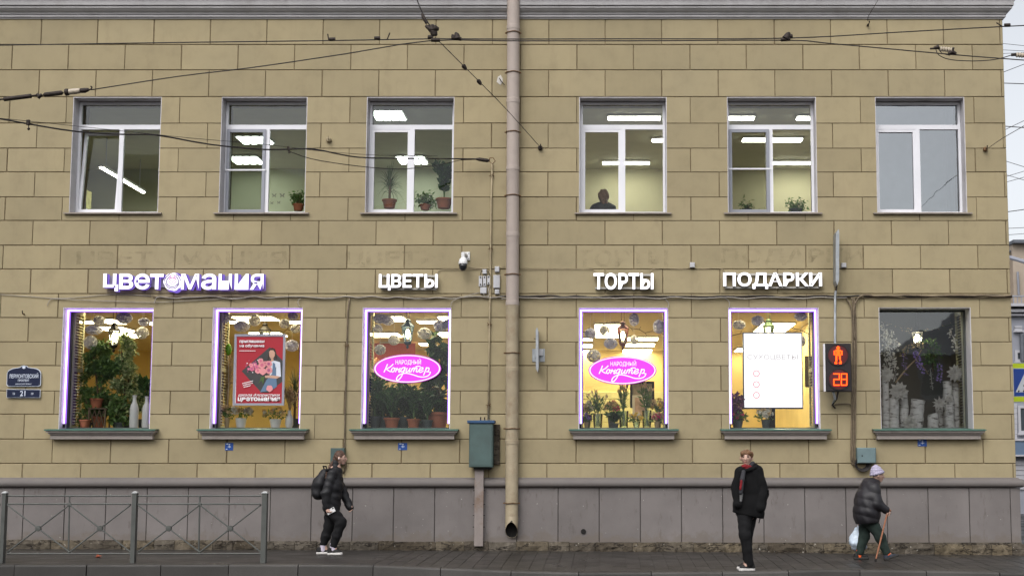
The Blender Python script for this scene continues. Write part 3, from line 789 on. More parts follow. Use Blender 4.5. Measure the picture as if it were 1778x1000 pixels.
M_PETALY = paint('yellow_petal', (0.72, 0.50, 0.08), 0.7, var=0.2, bmp=0)
M_PETALC = paint('cream_petal', (0.70, 0.52, 0.28), 0.7, var=0.15, bmp=0)
M_LILAC = paint('lilac_petal', (0.36, 0.24, 0.62), 0.7, var=0.2, bmp=0)
M_PURPLE = paint('dark_purple_petal', (0.12, 0.03, 0.09), 0.7, var=0.2, bmp=0)

def pot(T, x, y, z, r, h, mat, name='pot'):
    m = MB(); m.lathe([(r*0.72, 0), (r*0.95, h*0.82), (r*1.06, h*0.82), (r*1.06, h), (r*0.9, h), (r*0.85, h*0.86), (0.0, h*0.86)], (x, y, z), 18)
    return auto_smooth(m.build(name, mat, T))
def rdir(g):
    while True:
        v = Vector((g.uniform(-1,1), g.uniform(-1,1), g.uniform(-1,1)))
        if 0.05 < v.length < 1: return v.normalized()
def bush(label, u, vb, vt, ru, y, leaf_m, seed, n=700, lw=0.035, ll=0.075, potr=0.16, poth=0.22, pot_m=None, shape='oval', ry=0.3, z0=None, group=None, name='potted_plant', cat='plant'):
    """a bushy plant: base at pixel row vb, top at vt, half width ru (pixels), standing at depth y"""
    g = random.Random(seed); b = P(u, vb, y); zt_ = P(u, vt, y).z; z = b.z if z0 is None else z0
    s_ = (CAMD + y)/FPX; rx = ru*s_
    T = thing(name, label, cat, (b.x, y, z), 0, group)
    if potr: pot(T, b.x, y, z, potr, poth, pot_m or M_TERRA)
    zb_ = z + poth*0.9; H = zt_ - zb_
    m = MB()
    for q in range(4):
        a = g.uniform(0, 6.28); m.tube([(b.x, y, zb_ - 0.05), (b.x + 0.04*math.cos(a), y + 0.04*math.sin(a), zb_ + H*0.4), (b.x + rx*0.4*math.cos(a), y + ry*0.4*math.sin(a), zb_ + H*0.8)], [0.014, 0.011, 0.005], 6)
    m.build('stem', M_STEM, T)
    m = MB()
    clumps = [(g.uniform(0, 6.28), g.random()**0.5, g.uniform(0.06, 0.95)) for _ in range(60 if n > 1000 else 26)]
    for q in range(n):
        a, rr, t = g.choice(clumps)
        if shape == 'cone': w = max(0.12, 1.0 - t*0.85)
        elif shape == 'top': w = 0.35 + 0.65*math.sin(math.pi*min(1, max(0, (t - 0.2)/0.8)))
        else: w = math.sin(math.pi*(0.12 + 0.83*t))**0.6
        cx = rx*w*rr*math.cos(a)*0.95; cy = ry*w*rr*math.sin(a)*0.95
        j = rdir(g)*g.uniform(0, 0.11)
        p = Vector((b.x + cx, y + cy, zb_ + H*t)) + Vector((j.x, j.y, j.z))
        d = Vector((cx, cy, 0))*2 + rdir(g)*0.6 + Vector((0, 0, -0.25))
        k = g.uniform(0.7, 1.25)
        m.leaf(p, d, lw*k, ll*k, rdir(g) + Vector((0, -0.4, 0.8)))
    m.build('foliage', leaf_m, T); return T
def strap_plant(label, u, vb, vt, ru, y, leaf_m, seed, n=46, w=0.022, potr=0.15, poth=0.2, pot_m=None, trunk=0.3, z0=None, droop=0.6):
    g = random.Random(seed); b = P(u, vb, y); zt_ = P(u, vt, y).z; z = b.z if z0 is None else z0
    s_ = (CAMD + y)/FPX; rx = ru*s_
    T = thing('potted_plant', label, 'plant', (b.x, y, z))
    if potr: pot(T, b.x, y, z, potr, poth, pot_m or M_TERRA)
    H = zt_ - z - poth; zc = z + poth*0.9 + H*trunk
    m = MB(); m.tube([(b.x, y, z + poth*0.8), (b.x + 0.01, y, zc)], [0.025, 0.018], 7); m.build('stem', M_STEM, T)
    m = MB()
    for q in range(n):
        a = g.uniform(0, 6.283); el = g.uniform(0.15, 1.45); L = g.uniform(0.75, 1.05)
        hx = math.cos(a)*math.cos(el); hy = math.sin(a)*math.cos(el)*0.8; hz = math.sin(el)
        st = zc + g.uniform(-0.1, 0.05)*H - (g.random()*H*trunk*0.6)
        prev = None; sd = Vector((-hy, hx, 0)); sd = sd.normalized() if sd.length > 1e-3 else Vector((1,0,0))
        pts = []
        for i in range(6):
            t = i/5
            pts.append(Vector((b.x + hx*rx*1.25*t*L, y + hy*rx*t*L, st + hz*H*(1-trunk)*L*t*(1 if hz > .5 else 1.1) - droop*(t**2.2)*rx*(1.2-hz)*L)))
        for i in range(5):
            w0 = w*(1 - (i/5)**1.8)*0.5; w1 = w*(1 - ((i+1)/5)**1.8)*0.5
            m.quad(pts[i] - sd*w0, pts[i] + sd*w0, pts[i+1] + sd*w1, pts[i+1] - sd*w1)
    m.build('foliage', leaf_m, T); return T
def zami_plant(label, u, vb, vt, ru, y, seed, n=11, potr=0.15, poth=0.2, pot_m=None, leaf_m=None, z0=None, lw=0.045, ll=0.11):
    g = random.Random(seed); b = P(u, vb, y); zt_ = P(u, vt, y).z; z = b.z if z0 is None else z0
    s_ = (CAMD + y)/FPX; rx = ru*s_; T = thing('potted_plant', label, 'plant', (b.x, y, z))
    if potr: pot(T, b.x, y, z, potr, poth, pot_m or M_TERRA)
    m = MB(); st = MB(); zb_ = z + poth*0.85; H = zt_ - zb_
    for q in range(n):
        a = 6.283*q/n + g.uniform(-0.2, 0.2); o = g.uniform(0.25, 1.0); L = H*g.uniform(0.72, 1.0)*(1 - 0.18*o)
        pts = [Vector((b.x + rx*o*math.cos(a)*t**1.6, y + rx*0.8*o*math.sin(a)*t**1.6, zb_ + L*math.sin(t*1.45)/math.sin(1.45))) for t in [i/9 for i in range(10)]]
        st.tube(pts, [0.012*(1 - i/11) for i in range(10)], 5)
        for i in range(2, 10):
            t = (pts[i] - pts[i-1]).normalized(); s1 = t.cross(Vector((math.cos(a), math.sin(a), 0.2))).normalized()
            for sg in (-1, 1):
                m.leaf(pts[i] - t*0.02*g.random(), s1*sg + t*0.9 + rdir(g)*0.2, lw, ll*g.uniform(0.8, 1.15), Vector((math.cos(a), math.sin(a), 0.6)) + rdir(g)*0.4)
        m.leaf(pts[-1], pts[-1] - pts[-2], lw, ll, (math.cos(a), math.sin(a), 0.3))
    st.build('stem', M_GSTEM, T); m.build('foliage', leaf_m or M_ZAMI, T); return T
def bottle_vase(label, u, vb, vt, ru, y, mat, group=None):
    b = P(u, vb, y); H = P(u, vt, y).z - b.z; r_ = ru*(CAMD + y)/FPX
    T = thing('vase', label, 'vase', tuple(b), 0, group)
    m = sm(); m.lathe([(r_*0.9, 0), (r_, 0.03), (r_, H*0.58), (r_*0.85, H*0.68), (r_*0.45, H*0.8), (r_*0.42, H*0.93), (r_*0.55, H), (r_*0.4, H), (r_*0.35, H*0.85)], tuple(b), 18)
    auto_smooth(m.build('body', mat, T)); return T
def blossom(m, c, r_, g, n=16, up=0.3):
    for q in range(n):
        d = rdir(g); d.y = -abs(d.y)*0.8 + 0.1; d.z = d.z*0.8 + up
        m.leaf(Vector(c) + d*r_*0.25, d, r_*0.75, r_*0.85, rdir(g), 0.3)

ZB = ZL0 + 0.01       # top of the shop window boards
# --- window 1: ficus and vases
bush('dense dark green ficus bush beside the louvred shutter', 170, 742, 590, 33, 0.78, M_FICUS, 11, 4200, 0.042, 0.085, 0.13, 0.2, M_TERRA, 'oval', 0.22)
bush('tall pyramid ficus with cream edged leaves under the black lantern', 216, 742, 578, 37, 0.86, M_VARIEG, 12, 4200, 0.042, 0.08, 0.16, 0.2, M_DKPOT, 'cone', 0.25)
zami_plant('young broad leaved plant behind the white bottle vases', 248, 742, 648, 22, 0.95, 13, 7, 0.1, 0.15, M_DKPOT, M_MONST, None, 0.09, 0.16)
bush('low leafy bush spilling over the foot of the tall pyramid ficus', 206, 743, 690, 22, 0.66, M_FICUS, 14, 900, 0.05, 0.09, 0.12, 0.1, M_DKPOT, 'oval', 0.18)
bush('low dark ivy trailing beside the slatted plant stand', 150, 743, 672, 14, 0.6, M_FICUS, 15, 500, 0.04, 0.08, 0.1, 0.1, M_DKPOT, 'oval', 0.14)
G_V = 'white bottle vases'
bottle_vase('white bottle shaped vase in front of the tall pyramid ficus', 232, 742.5, 686, 7.5, 0.55, M_WVASE, G_V)
bottle_vase('white bottle shaped vase in front of the tall pyramid ficus', 253.5, 742.5, 688, 7.5, 0.58, M_WVASE, G_V)
def wood_crate(label, u0, u1, v0, v1, y):
    a = P(u0, v1, y); b = P(u1, v0, y); T = thing('plant_stand', label, 'stand', ((a.x+b.x)/2, y, a.z))
    mm = paint('stand_wood', (0.10, 0.07, 0.04), 0.7)
    for x in (a.x, b.x - 0.025):
        for yy in (y, y + 0.22):
            m = MB(); m.box(x, x + 0.025, yy, yy + 0.025, a.z, b.z); m.build('leg', mm, T)
    m = MB(); m.box(a.x, b.x, y - 0.01, y + 0.255, b.z, b.z + 0.02); m.build('top', mm, T)
    m = MB()
    for q in range(3):
        xa, xb = lerp(a.x + .03, b.x - .03, q/3), lerp(a.x + .03, b.x - .03, (q+1)/3)
        m.tube([(xa, y, a.z + 0.03), (xb, y, b.z - 0.02)], 0.008, 5); m.tube([(xa, y, b.z - 0.02), (xb, y, a.z + 0.03)], 0.008, 5)
    m.build('lattice', mm, T)
wood_crate('small dark wooden plant stand with crossed slats', 152, 184, 710, 742, 0.46)
def lone_pot(label, u, vb, r_, h, y, mat):
    b = P(u, vb, y); T = thing('flower_pot', label, 'pot', tuple(b)); pot(T, b.x, y, b.z, r_, h, mat); return T
lone_pot('empty terracotta pot on the slatted plant stand', 167, 708, 0.115, 0.17, 0.58, M_TERRA)
lone_pot('small terracotta pot at the foot of the louvred shutter', 147, 742, 0.10, 0.14, 0.43, M_TERRA)

# --- window 2: around the poster
M_TAN = paint('cloth_tan', (0.35, 0.27, 0.15), 0.9, var=0.2)
def pampas(label, u, vb, vt, ru, y, seed, vase_m, n=16, vase=True):
    g = random.Random(seed); b = P(u, vb, y); H = P(u, vt, y).z - b.z; rx = ru*(CAMD+y)/FPX
    T = thing('dried_bouquet', label, 'dried flowers', tuple(b))
    hv = H*0.4 if vase else 0.02
    if vase:
        m = sm(); m.lathe([(0.05, 0), (0.075, 0.05), (0.07, hv*0.55), (0.03, hv*0.85), (0.035, hv)], tuple(b), 14); auto_smooth(m.build('vase', vase_m, T))
    m = MB(); st = MB()
    for q in range(n):
        a = g.uniform(0, 6.283); o = g.random()**0.6; top = Vector((b.x + rx*o*math.cos(a), y + rx*0.6*o*math.sin(a), b.z + H*g.uniform(0.75, 1)))
        base = Vector((b.x, y, b.z + hv*0.9)); st.tube([base, base.lerp(top, 0.7) + Vector((0,0,0.05)), top], 0.004, 4)
        for i in range(14):
            t = 0.55 + 0.45*i/14; p = base.lerp(top, t); m.leaf(p, (top-base).normalized() + rdir(g)*0.8, 0.02, 0.06, rdir(g))
    st.build('stem', M_DRY, T); m.build('plume', M_DRY, T); return T
pampas('tall tan dried pampas grass behind the red poster', 393, 742, 610, 12, 0.8, 21, M_WVASE, 26, False)
pampas('pale dried spikes in a slim white bottle vase beside the red poster', 502, 742, 668, 15, 0.62, 22, M_WVASE, 20)
strap_plant('spiky green strap leaved plant beside the red poster', 511, 742, 618, 22, 0.9, M_PALM, 23, 60, 0.024, 0.11, 0.16, M_DKPOT, 0.55)
def bouquet(label, u, vb, vt, ru, y, seed, petals, vase_m, nb=12, glassy=False, size=0.055):
    g = random.Random(seed); b = P(u, vb, y); H = P(u, vt, y).z - b.z; rx = ru*(CAMD+y)/FPX
    T = thing('flower_bouquet', label, 'flowers', tuple(b)); hv = H*0.42
    m = sm(); m.lathe([(rx*0.36, 0), (rx*0.45, hv*0.5), (rx*0.52, hv), (rx*0.47, hv), (rx*0.40, 0.02)], tuple(b), 14); auto_smooth(m.build('vase', vase_m, T))
    lf = MB(); fl = MB(); fl2 = MB()
    for q in range(nb):
        a = g.uniform(0, 6.283); o = g.random()**0.5
        c = Vector((b.x + rx*o*math.cos(a), y + rx*0.6*o*math.sin(a) - 0.02, b.z + hv + (H-hv)*g.uniform(0.35, 0.95)*(1 - 0.3*o)))
        blossom(fl if q % 3 else fl2, c, size*g.uniform(0.8, 1.25), g, 18)
    for q in range(70):
        a = g.uniform(0, 6.283); o = g.random()**0.5; c = Vector((b.x + rx*1.05*o*math.cos(a), y + rx*0.6*o*math.sin(a), b.z + hv*0.95 + (H-hv)*g.uniform(0, 0.8)*(1 - 0.3*o)))
        lf.leaf(c, rdir(g) + Vector((0, 0, 0.5)), 0.03, 0.08, rdir(g))
    fl.build('blossom', petals[0], T); fl2.build('blossom', petals[1], T); lf.build('foliage', M_FICUS, T); return T
bouquet('bouquet of white blossoms standing under the red poster beside the shutter', 418, 743, 702, 19, 0.56, 31, (M_PETALW, M_PETALC), M_WVASE, 16)
bouquet('bouquet of small cream and green flowers under the red poster', 478, 743, 706, 20, 0.6, 32, (M_PETALC, M_PETALW), M_WVASE, 13, size=0.045)
bouquet('tuft of pale dried blossoms at the foot of the shutter by the red poster', 394, 743, 700, 9, 0.5, 33, (M_DRY, M_PETALC), M_TAN, 9, size=0.04)
# balloon
b = P(397, 607, 0.75); T = thing('balloon', 'green foil balloon peeping out beside the red poster', 'balloon', tuple(b))
m = sm(); m.ball(tuple(b), (0.06, 0.06, 0.11), 14, 10); m.build('body', paint('balloon_green', (0.12, 0.32, 0.02), 0.25, var=0.2), T)
m = MB(); m.tube([(b.x, b.y, b.z - 0.11), (b.x + 0.02, b.y, b.z - 0.6), (b.x, b.y, ZB)], 0.003, 4); m.build('string', M_WHITEPL, T)

# --- window 3: pots under the oval sign
zami_plant('glossy upright pot plant next to the shutter by the pink oval', 650, 742, 645, 22, 0.75, 41, 17, 0.13, 0.2, M_DKPOT)
zami_plant('glossy arching plant in a bright terracotta pot under the pink oval', 680, 742.5, 670, 27, 0.62, 42, 22, 0.14, 0.18, M_TERRA)
zami_plant('glossy arching plant in a terracotta pot standing second under the pink oval', 718, 742.5, 664, 25, 0.66, 43, 20, 0.12, 0.16, M_TERRA)
bush('tall dark climbing plant in a big terracotta pot beside the pink oval', 760, 742.5, 578, 22, 0.85, M_MONST, 44, 520, 0.11, 0.19, 0.2, 0.28, M_TERRA, 'oval', 0.2)
zami_plant('dark upright plant standing behind the bright terracotta pots', 700, 742.5, 662, 30, 0.95, 45, 22, 0.13, 0.2, M_DKPOT)
zami_plant('dark upright plant between the shutter and the bright terracotta pot', 664, 742.5, 660, 24, 0.92, 46, 18, 0.13, 0.2, M_DKPOT)
zami_plant('dark arching plant below the tall climbing plant', 742, 742.5, 676, 20, 0.58, 47, 14, 0.1, 0.14, M_DKPOT)
for u_, lab_ in ((656, 'low dark bush filling the corner behind the pots beside the shutter'), (690, 'low dark bush filling the gap behind the two bright terracotta pots'), (728, 'low dark bush filling the gap beside the big terracotta pot')):
    bush(lab_, u_, 742.5, 690, 22, 1.05, M_MONST, u_, 420, 0.07, 0.13, 0.12, 0.08, M_DKPOT, 'oval', 0.14)
# cream curtain with a pink valance deep in the shop
M_CURT = paint('curtain_cream', (0.70, 0.56, 0.34), 0.9, var=0.06, bmp=0)
M_VAL = paint('valance_pink', (0.52, 0.12, 0.13), 0.9, var=0.08, bmp=0)
yc = 9.0; a = P(622, 706, yc); b = P(722, 620, yc); b2 = P(722, 596, yc)
T = thing('curtain', 'cream pleated curtain with pink scalloped valance deep in the shop', 'curtain', ((a.x+b.x)/2, yc, a.z))
m = sm(); N = 60; vs_ = []
for i in range(N+1):
    x = lerp(a.x, b.x, i/N); yy = yc + 0.05*math.sin(i*1.1); vs_ += [(x, yy, a.z), (x, yy, b.z)]
m.add(vs_, [(2*i, 2*i+2, 2*i+3, 2*i+1) for i in range(N)]); m.build('drape', M_CURT, T)
m = MB(); vs_ = []
for i in range(N+1):
    x = lerp(a.x, b.x, i/N); vs_ += [(x, yc - 0.09, b.z - 0.09*abs(math.sin(i*0.33))), (x, yc - 0.09, b2.z)]
m.add(vs_, [(2*i, 2*i+2, 2*i+3, 2*i+1) for i in range(N)]); m.build('valance', M_VAL, T)

# --- window 4: glass vases with lilies
M_GLASSV = pane_mat('vase_glass', (0.86, 0.92, 0.88), 1.6, 0.03)
def lily_vase(label, u, vb, vt, ru, y, seed, group):
    g = random.Random(seed); b = P(u, vb, y); H = P(u, vt, y).z - b.z; rx = ru*(CAMD+y)/FPX
    T = thing('lily_vase', label, 'flowers', tuple(b), 0, group); hv = H*0.4
    m = sm(); m.lathe([(0.075, 0), (0.09, hv), (0.085, hv), (0.07, 0.012), (0.0, 0.012)], tuple(b), 16); auto_smooth(m.build('vase', M_GLASSV, T))
    st = MB(); lf = MB(); fl = MB()
    for q in range(9):
        a = g.uniform(0, 6.283); o = g.uniform(0.2, 1); top = Vector((b.x + rx*o*math.cos(a), y + rx*0.5*o*math.sin(a), b.z + H*g.uniform(0.8, 1.0)))
        base = Vector((b.x - 0.04*math.cos(a), y - 0.03*math.sin(a), b.z + 0.03)); mid = base.lerp(top, 0.6) + Vector((0, 0, 0.03)); st.tube([base, mid, top], 0.005, 5)
        for i in range(9):
            t = 0.48 + 0.5*i/9; p = base.lerp(top, t); lf.leaf(p, rdir(g)*0.8 + Vector((0,0,0.8)), 0.028, 0.13, rdir(g))
        for i in range(3): fl.leaf(top, rdir(g)*0.5 + Vector((0,0,1)), 0.03, 0.09, rdir(g))
    st.build('stem', M_GSTEM, T); lf.build('foliage', M_FICUS, T); fl.build('bud', M_PETALC, T); return T
bouquet('bunch of cream and pink blooms deep behind the lilies', 1062, 742, 690, 14, 1.2, 59, (M_PETALC, M_PETALP), M_DKPOT, 18, size=0.05)
bouquet('bunch of white blooms behind the purple flowers of the lily window', 1020, 742, 694, 12, 1.0, 60, (M_PETALW, M_PETALC), M_DKPOT, 16, size=0.045)
lily_vase('glass vase of dark leaved lilies beside the small purple flowers', 1038, 742, 682, 17, 0.6, 51, None)
lily_vase('glass vase of tall budding lilies in the middle under the pink oval', 1083, 742, 670, 16, 0.66, 52, None)
lily_vase('glass vase of budding lilies beside the crimson and yellow flowers', 1123, 742, 668, 15, 0.66, 53, None)
bouquet('bunch of yellow and white flowers between the lily vases', 1105, 743, 716, 13, 0.55, 54, (M_PETALY, M_PETALW), M_GLASSV, 12, size=0.04)
bouquet('bunch of cream roses above the crimson flowers', 1143, 742, 690, 11, 0.78, 55, (M_PETALC, M_PETALY), M_DKPOT, 14, size=0.05)
bouquet('bunch of crimson flowers in the corner of the lily window', 1141, 743, 715, 10, 0.55, 56, (M_PETALP, M_PETALC), M_TAN, 12, size=0.05)
bouquet('small purple flowers in a pot at the edge of the lily window', 1018, 743, 718, 8, 0.55, 57, (M_LILAC, M_PURPLE), M_TAN, 8, size=0.04)
zami_plant('low dark leafy plant between two lily vases', 1067, 743, 714, 14, 0.5, 58, 9, 0.08, 0.09, M_DKPOT, M_MONST, None, 0.06, 0.12)
def picture(label, u0, u1, v0, v1, y, frame_m, art):
    a = P(u0, v1, y); b = P(u1, v0, y); T = thing('framed_picture', label, 'picture', ((a.x+b.x)/2, y, a.z))
    m = MB(); frame_rect(m, a.x, b.x, a.z, b.z, 0.05, y - 0.02, y + 0.02); m.build('frame', frame_m, T)
    m = MB(); m.box(a.x + 0.05, b.x - 0.05, y - 0.004, y + 0.012, a.z + 0.05, b.z - 0.05); m.build('print', art, T)
M_ART1 = paint('art_pink', (0.6, 0.42, 0.32), 0.7, var=0.5, scale=4)
M_ART2 = paint('art_grey', (0.28, 0.25, 0.2), 0.7, var=0.3, scale=3)
picture('pale framed pink print behind the lilies', 1098, 1124, 686, 726, 3.0, M_PETALW, M_ART1)
picture('black framed mirror propped deep behind the lilies', 1094, 1136, 662, 708, 5.0, M_BLACK, M_ART2)
m = None
# --- window 5: around the screen
bush('dark purple foliage beside the white advertising screen', 1280, 742, 686, 14, 0.75, M_PURPLE, 61, 420, 0.05, 0.09, 0.1, 0.14, M_DKPOT, 'oval', 0.2)
bouquet('bunch of red berries and leaves beneath the dark purple foliage', 1283, 743, 714, 14, 0.52, 62, (M_PETALP, M_FICUS), M_DKPOT, 10, size=0.03)
bouquet('mass of white chrysanthemums below the advertising screen', 1330, 743, 708, 16, 0.7, 63, (M_PETALW, M_PETALC), M_DKPOT, 24, size=0.05)
b0 = P(1302, 743, 0.6); b1 = P(1316, 706, 0.6)
T = thing('display_stand', 'dark post stand carrying the advertising screen', 'stand', (0.5*(P(1341, 743, .62).x*2), 0.62, ZB))
c = P(1341, 743, 0.62)
m = MB(); m.box(c.x - 0.16, c.x + 0.16, 0.52, 0.8, ZB, ZB + 0.03); m.build('base', M_BLACK, T)
m = MB(); m.box(c.x - 0.06, c.x + 0.06, 0.66, 0.72, ZB + 0.03, ZB + 0.5); m.build('post', M_BLACK, T)
picture('brown framed board on the wall beside the advertising screen', 1398, 1414, 618, 672, 1.6, M_STEM, M_TAN)

# --- upstairs plants and person
strap_plant('tall spiky palm in a terracotta pot upstairs', 676, 362, 262, 30, 0.62, M_PALM, 71, 90, 0.02, 0.13, 0.16, M_TERRA, 0.45, None, 1.2)
zami_plant('rubber plant with dark round leaves in a terracotta pot upstairs', 771, 362, 276, 20, 0.66, 72, 8, 0.15, 0.18, M_TERRA, M_MONST, None, 0.09, 0.15)
bush('low bushy plant between the palm and the rubber plant', 738, 365, 336, 19, 0.56, M_FICUS, 73, 300, 0.03, 0.07, 0.1, 0.1, M_TERRA, 'oval', 0.15)
bush('small leafy plant in a terracotta pot by the butterfly stickers', 518, 366, 336, 13, 0.5, M_FICUS, 74, 260, 0.03, 0.07, 0.1, 0.12, M_TERRA, 'top', 0.12)
bush('low spiky houseplant behind the fly screen', 1297, 369, 352, 14, 0.5, M_FICUS, 75, 120, 0.02, 0.09, 0.1, 0.06, M_DKPOT, 'top', 0.1)
bush('low wide houseplant upstairs beside the fly screen window post', 1382, 369, 350, 20, 0.5, M_FICUS, 76, 240, 0.03, 0.07, 0.12, 0.06, M_DKPOT, 'top', 0.1)
# butterfly stickers on the pane
M_STICK = paint('sticker_grey', (0.12, 0.12, 0.09), 0.7, bmp=0)
for u, v, s_ in ((476, 340, 8), (490, 340, 9), (472, 353, 6), (484, 352, 6)):
    c = P(u, v, YG + 0.036); h = s_*0.0053
    T = thing('butterfly_sticker', 'small grey butterfly sticker on the upstairs pane', 'sticker', (c.x, c.y, c.z), 0, 'butterfly stickers')
    for sg in (-1, 1):
        m = MB(); q = [(0, -h*0.3), (sg*h*0.9, -h*0.8), (sg*h*0.6, 0), (sg*h*1.1, h*0.9), (sg*h*0.4, h*0.8), (0, h*0.1)]
        q = q if sg > 0 else q[::-1]
        m.prism([(c.x + a, c.z + b_) for a, b_ in q], c.y - 0.001, c.y); m.build('wing', M_STICK, T)

# ------------------------------------------------------------------ lanterns
M_BULB = emit('lantern_bulb', (1.0, 0.88, 0.60), 24.0)
M_LGLASS = pane_mat('lantern_glass', (0.9, 0.88, 0.75), 1.0, 0.05)
def lantern(label, u, vt, vb, ru, y, metal, ztop):
    a = P(u, vb, y); H = P(u, vt, y).z - a.z; r_ = ru*(CAMD+y)/FPX
    T = thing('lantern', label, 'lantern', tuple(a)); c = tuple(a)
    m = MB(); m.lathe([(0, 0), (r_*0.18, H*0.03), (r_*0.25, H*0.08), (r_*0.15, H*0.12), (r_*0.5, H*0.16), (r_*0.62, H*0.2), (r_*0.62, H*0.24), (0, H*0.24)], c, 6); m.build('base', metal, T)
    m = MB(); m.lathe([(r_*1.08, H*0.72), (r_*1.12, H*0.745), (r_*0.5, H*0.86), (r_*0.42, H*0.9), (r_*0.55, H*0.93), (r_*0.3, H*0.97), (0, H)], c, 6); m.lathe([(0, H*0.715), (r_*1.05, H*0.718)], c, 6); m.build('cap', metal, T)
    m = MB()
    for k in range(6):
        q = k*math.pi/3; m.tube([(c[0]+r_*0.6*math.cos(q), c[1]+r_*0.6*math.sin(q), c[2]+H*0.24), (c[0]+r_*0.98*math.cos(q), c[1]+r_*0.98*math.sin(q), c[2]+H*0.72)], 0.006, 5)
    m.build('cage', metal, T)
    for k in range(6):
        q0, q1 = k*math.pi/3, (k+1)*math.pi/3; m = MB()
        m.quad(*[(c[0]+rr*math.cos(q), c[1]+rr*math.sin(q), c[2]+h) for rr, q, h in ((r_*0.58, q0, H*0.24), (r_*0.58, q1, H*0.24), (r_*0.95, q1, H*0.72), (r_*0.95, q0, H*0.72))]); m.build('pane', M_LGLASS, T)
    m = sm(); m.ball((c[0], c[1], c[2]+H*0.5), (r_*0.36, r_*0.36, H*0.15), 12, 8); m.build('bulb', M_BULB6 if 'birch' in label else M_BULB, T)
    m = MB()
    for dx in (-0.4, 0.4): m.tube([(c[0]+dx*r_*0.6, c[1], c[2]+H*0.9), (c[0]+dx*r_*0.6, c[1], ztop)], 0.005, 5)
    m.build('chain', metal, T)
M_BULB6 = emit('display_lantern_bulb', (1.0, 0.92, 0.70), 70.0)
M_LBLK = paint('lantern_black', (0.03, 0.025, 0.02), 0.5, metal=0.5)
M_LBLUE = paint('lantern_blue', (0.05, 0.09, 0.13), 0.5, metal=0.4)
M_LRED = paint('lantern_red', (0.16, 0.03, 0.02), 0.5, metal=0.4)
M_LGRN = paint('lantern_green', (0.06, 0.1, 0.04), 0.5, metal=0.4)
lantern('black glass lantern hanging over the tall pyramid ficus', 197, 559, 612, 10.5, 0.74, M_LBLK, ZSC)
lantern('lantern half hidden behind the top of the red poster', 459, 560, 612, 10, 1.15, M_LBLK, ZSC)
lantern('blue glass lantern hanging above the pink oval and potted plants', 707.5, 553, 606, 10.5, 0.74, M_LBLUE, ZSC)
lantern('red trimmed glass lantern hanging above the lilies', 1081.5, 557, 608, 10, 0.74, M_LRED, ZSC)
lantern('green lantern half hidden behind the advertising screen', 1335, 553, 605, 10, 1.1, M_LGRN, ZSC)
lantern('lit lantern hanging above the birch logs', 1593, 566, 606, 10.5, 0.8, M_LBLK, ZSC)

# ------------------------------------------------------------------ paper pom-poms and clouds
M_POM = tissue('paper_white', (0.88, 0.86, 0.82))
M_POML = tissue('paper_lilac', (0.82, 0.81, 0.88))
def pom_mesh(seed):
    g = random.Random(seed); m = MB()
    m.ball((0,0,0), 0.55, 12, 8)
    for q in range(120):
        d = rdir(g); s1 = d.orthogonal().normalized(); s1.rotate(Matrix.Rotation(g.uniform(0, 6.28), 3, d)); s2 = d.cross(s1)
        p = d*0.68; w = 0.34; t = d*g.uniform(0.28, 0.36)
        m.add([p - s1*w*0.4, p + s1*w*0.4, p + s1*w + t + s2*0.08, p + t*1.15 - s2*0.06, p - s1*w + t + s2*0.05], [(0,1,2,3),(0,3,4)])
    me = m.mesh('pompom'); return me
POM = [pom_mesh(s_) for s_ in (1, 2, 3)]
POM_L = [me.copy() for me in POM]
for me in POM: me.materials.append(M_POM)
for me in POM_L: me.materials.append(M_POML)
def poms(lst, label, group):
    for k, (u, v, ru, rv, lil, y) in enumerate(lst):
        c = P(u, v, y); s_ = (CAMD+y)/FPX
        T = thing('paper_pompom', label, 'pompom', tuple(c), 0, group)
        o = link('ball', (POM_L if lil else POM)[k % 3], T, False); o.scale = (ru*s_, ru*s_*0.9, rv*s_); o.rotation_euler = (0, 0, k*1.3)
        m = MB(); m.tube([(0, 0, rv*s_*0.8), (0, 0, ZSC - c.z)], 0.0025, 4); o2 = m.build('thread', M_WHITEPL, T, False)
G_P = 'paper pompoms hanging in the shop windows'
poms([(172, 557, 10, 8.5, 0, .7), (163, 573, 15, 8, 1, .62), (157, 594, 11.5, 11.5, 0, .66), (216, 552, 13, 10, 1, .6), (250, 559, 11, 7, 1, .7), (247, 578, 10.5, 10, 0, .8)], 'ruffled paper pompom hanging around the lantern above the ficus plants', G_P)
poms([(390, 552, 10, 9, 1, .6), (420, 567, 14, 9.5, 1, .64), (442, 556, 10.5, 10, 0, .75), (509, 549, 9, 7, 1, .6), (494, 562, 10, 8, 0, .7), (513, 571, 9, 7, 0, .8), (507, 600, 12, 10, 1, .78)], 'ruffled paper pompom hanging around the red poster', G_P)
poms([(660, 553, 12, 8, 1, .6), (674, 557, 11, 8, 1, .66), (656, 571, 8.5, 8, 0, .66), (684, 590, 10, 9, 0, .7), (660, 607, 10.5, 9, 0, .62), (737, 579, 12, 9.5, 0, .7), (765, 566, 13, 10, 1, .62), (778, 562, 9, 8, 1, .58)], 'ruffled paper pompom hanging above the pink oval and potted plants', G_P)
poms([(1025, 579, 10, 9, 1, .64), (1050, 574, 10, 9, 0, .7), (1060, 596, 11.5, 10, 1, .6), (1031, 618, 12.5, 11, 0, .66), (1101, 555, 9.5, 11, 1, .6), (1101, 590, 7, 8, 0, .8), (1144, 567, 11, 12, 1, .6)], 'ruffled paper pompom hanging above the lilies', G_P)
poms([(1283, 564, 11, 8, 0, .7), (1316, 557, 12, 9, 1, .62), (1390, 549, 11, 8, 1, .62), (1393, 592, 6, 9, 1, .9)], 'ruffled paper pompom hanging above the advertising screen', G_P)
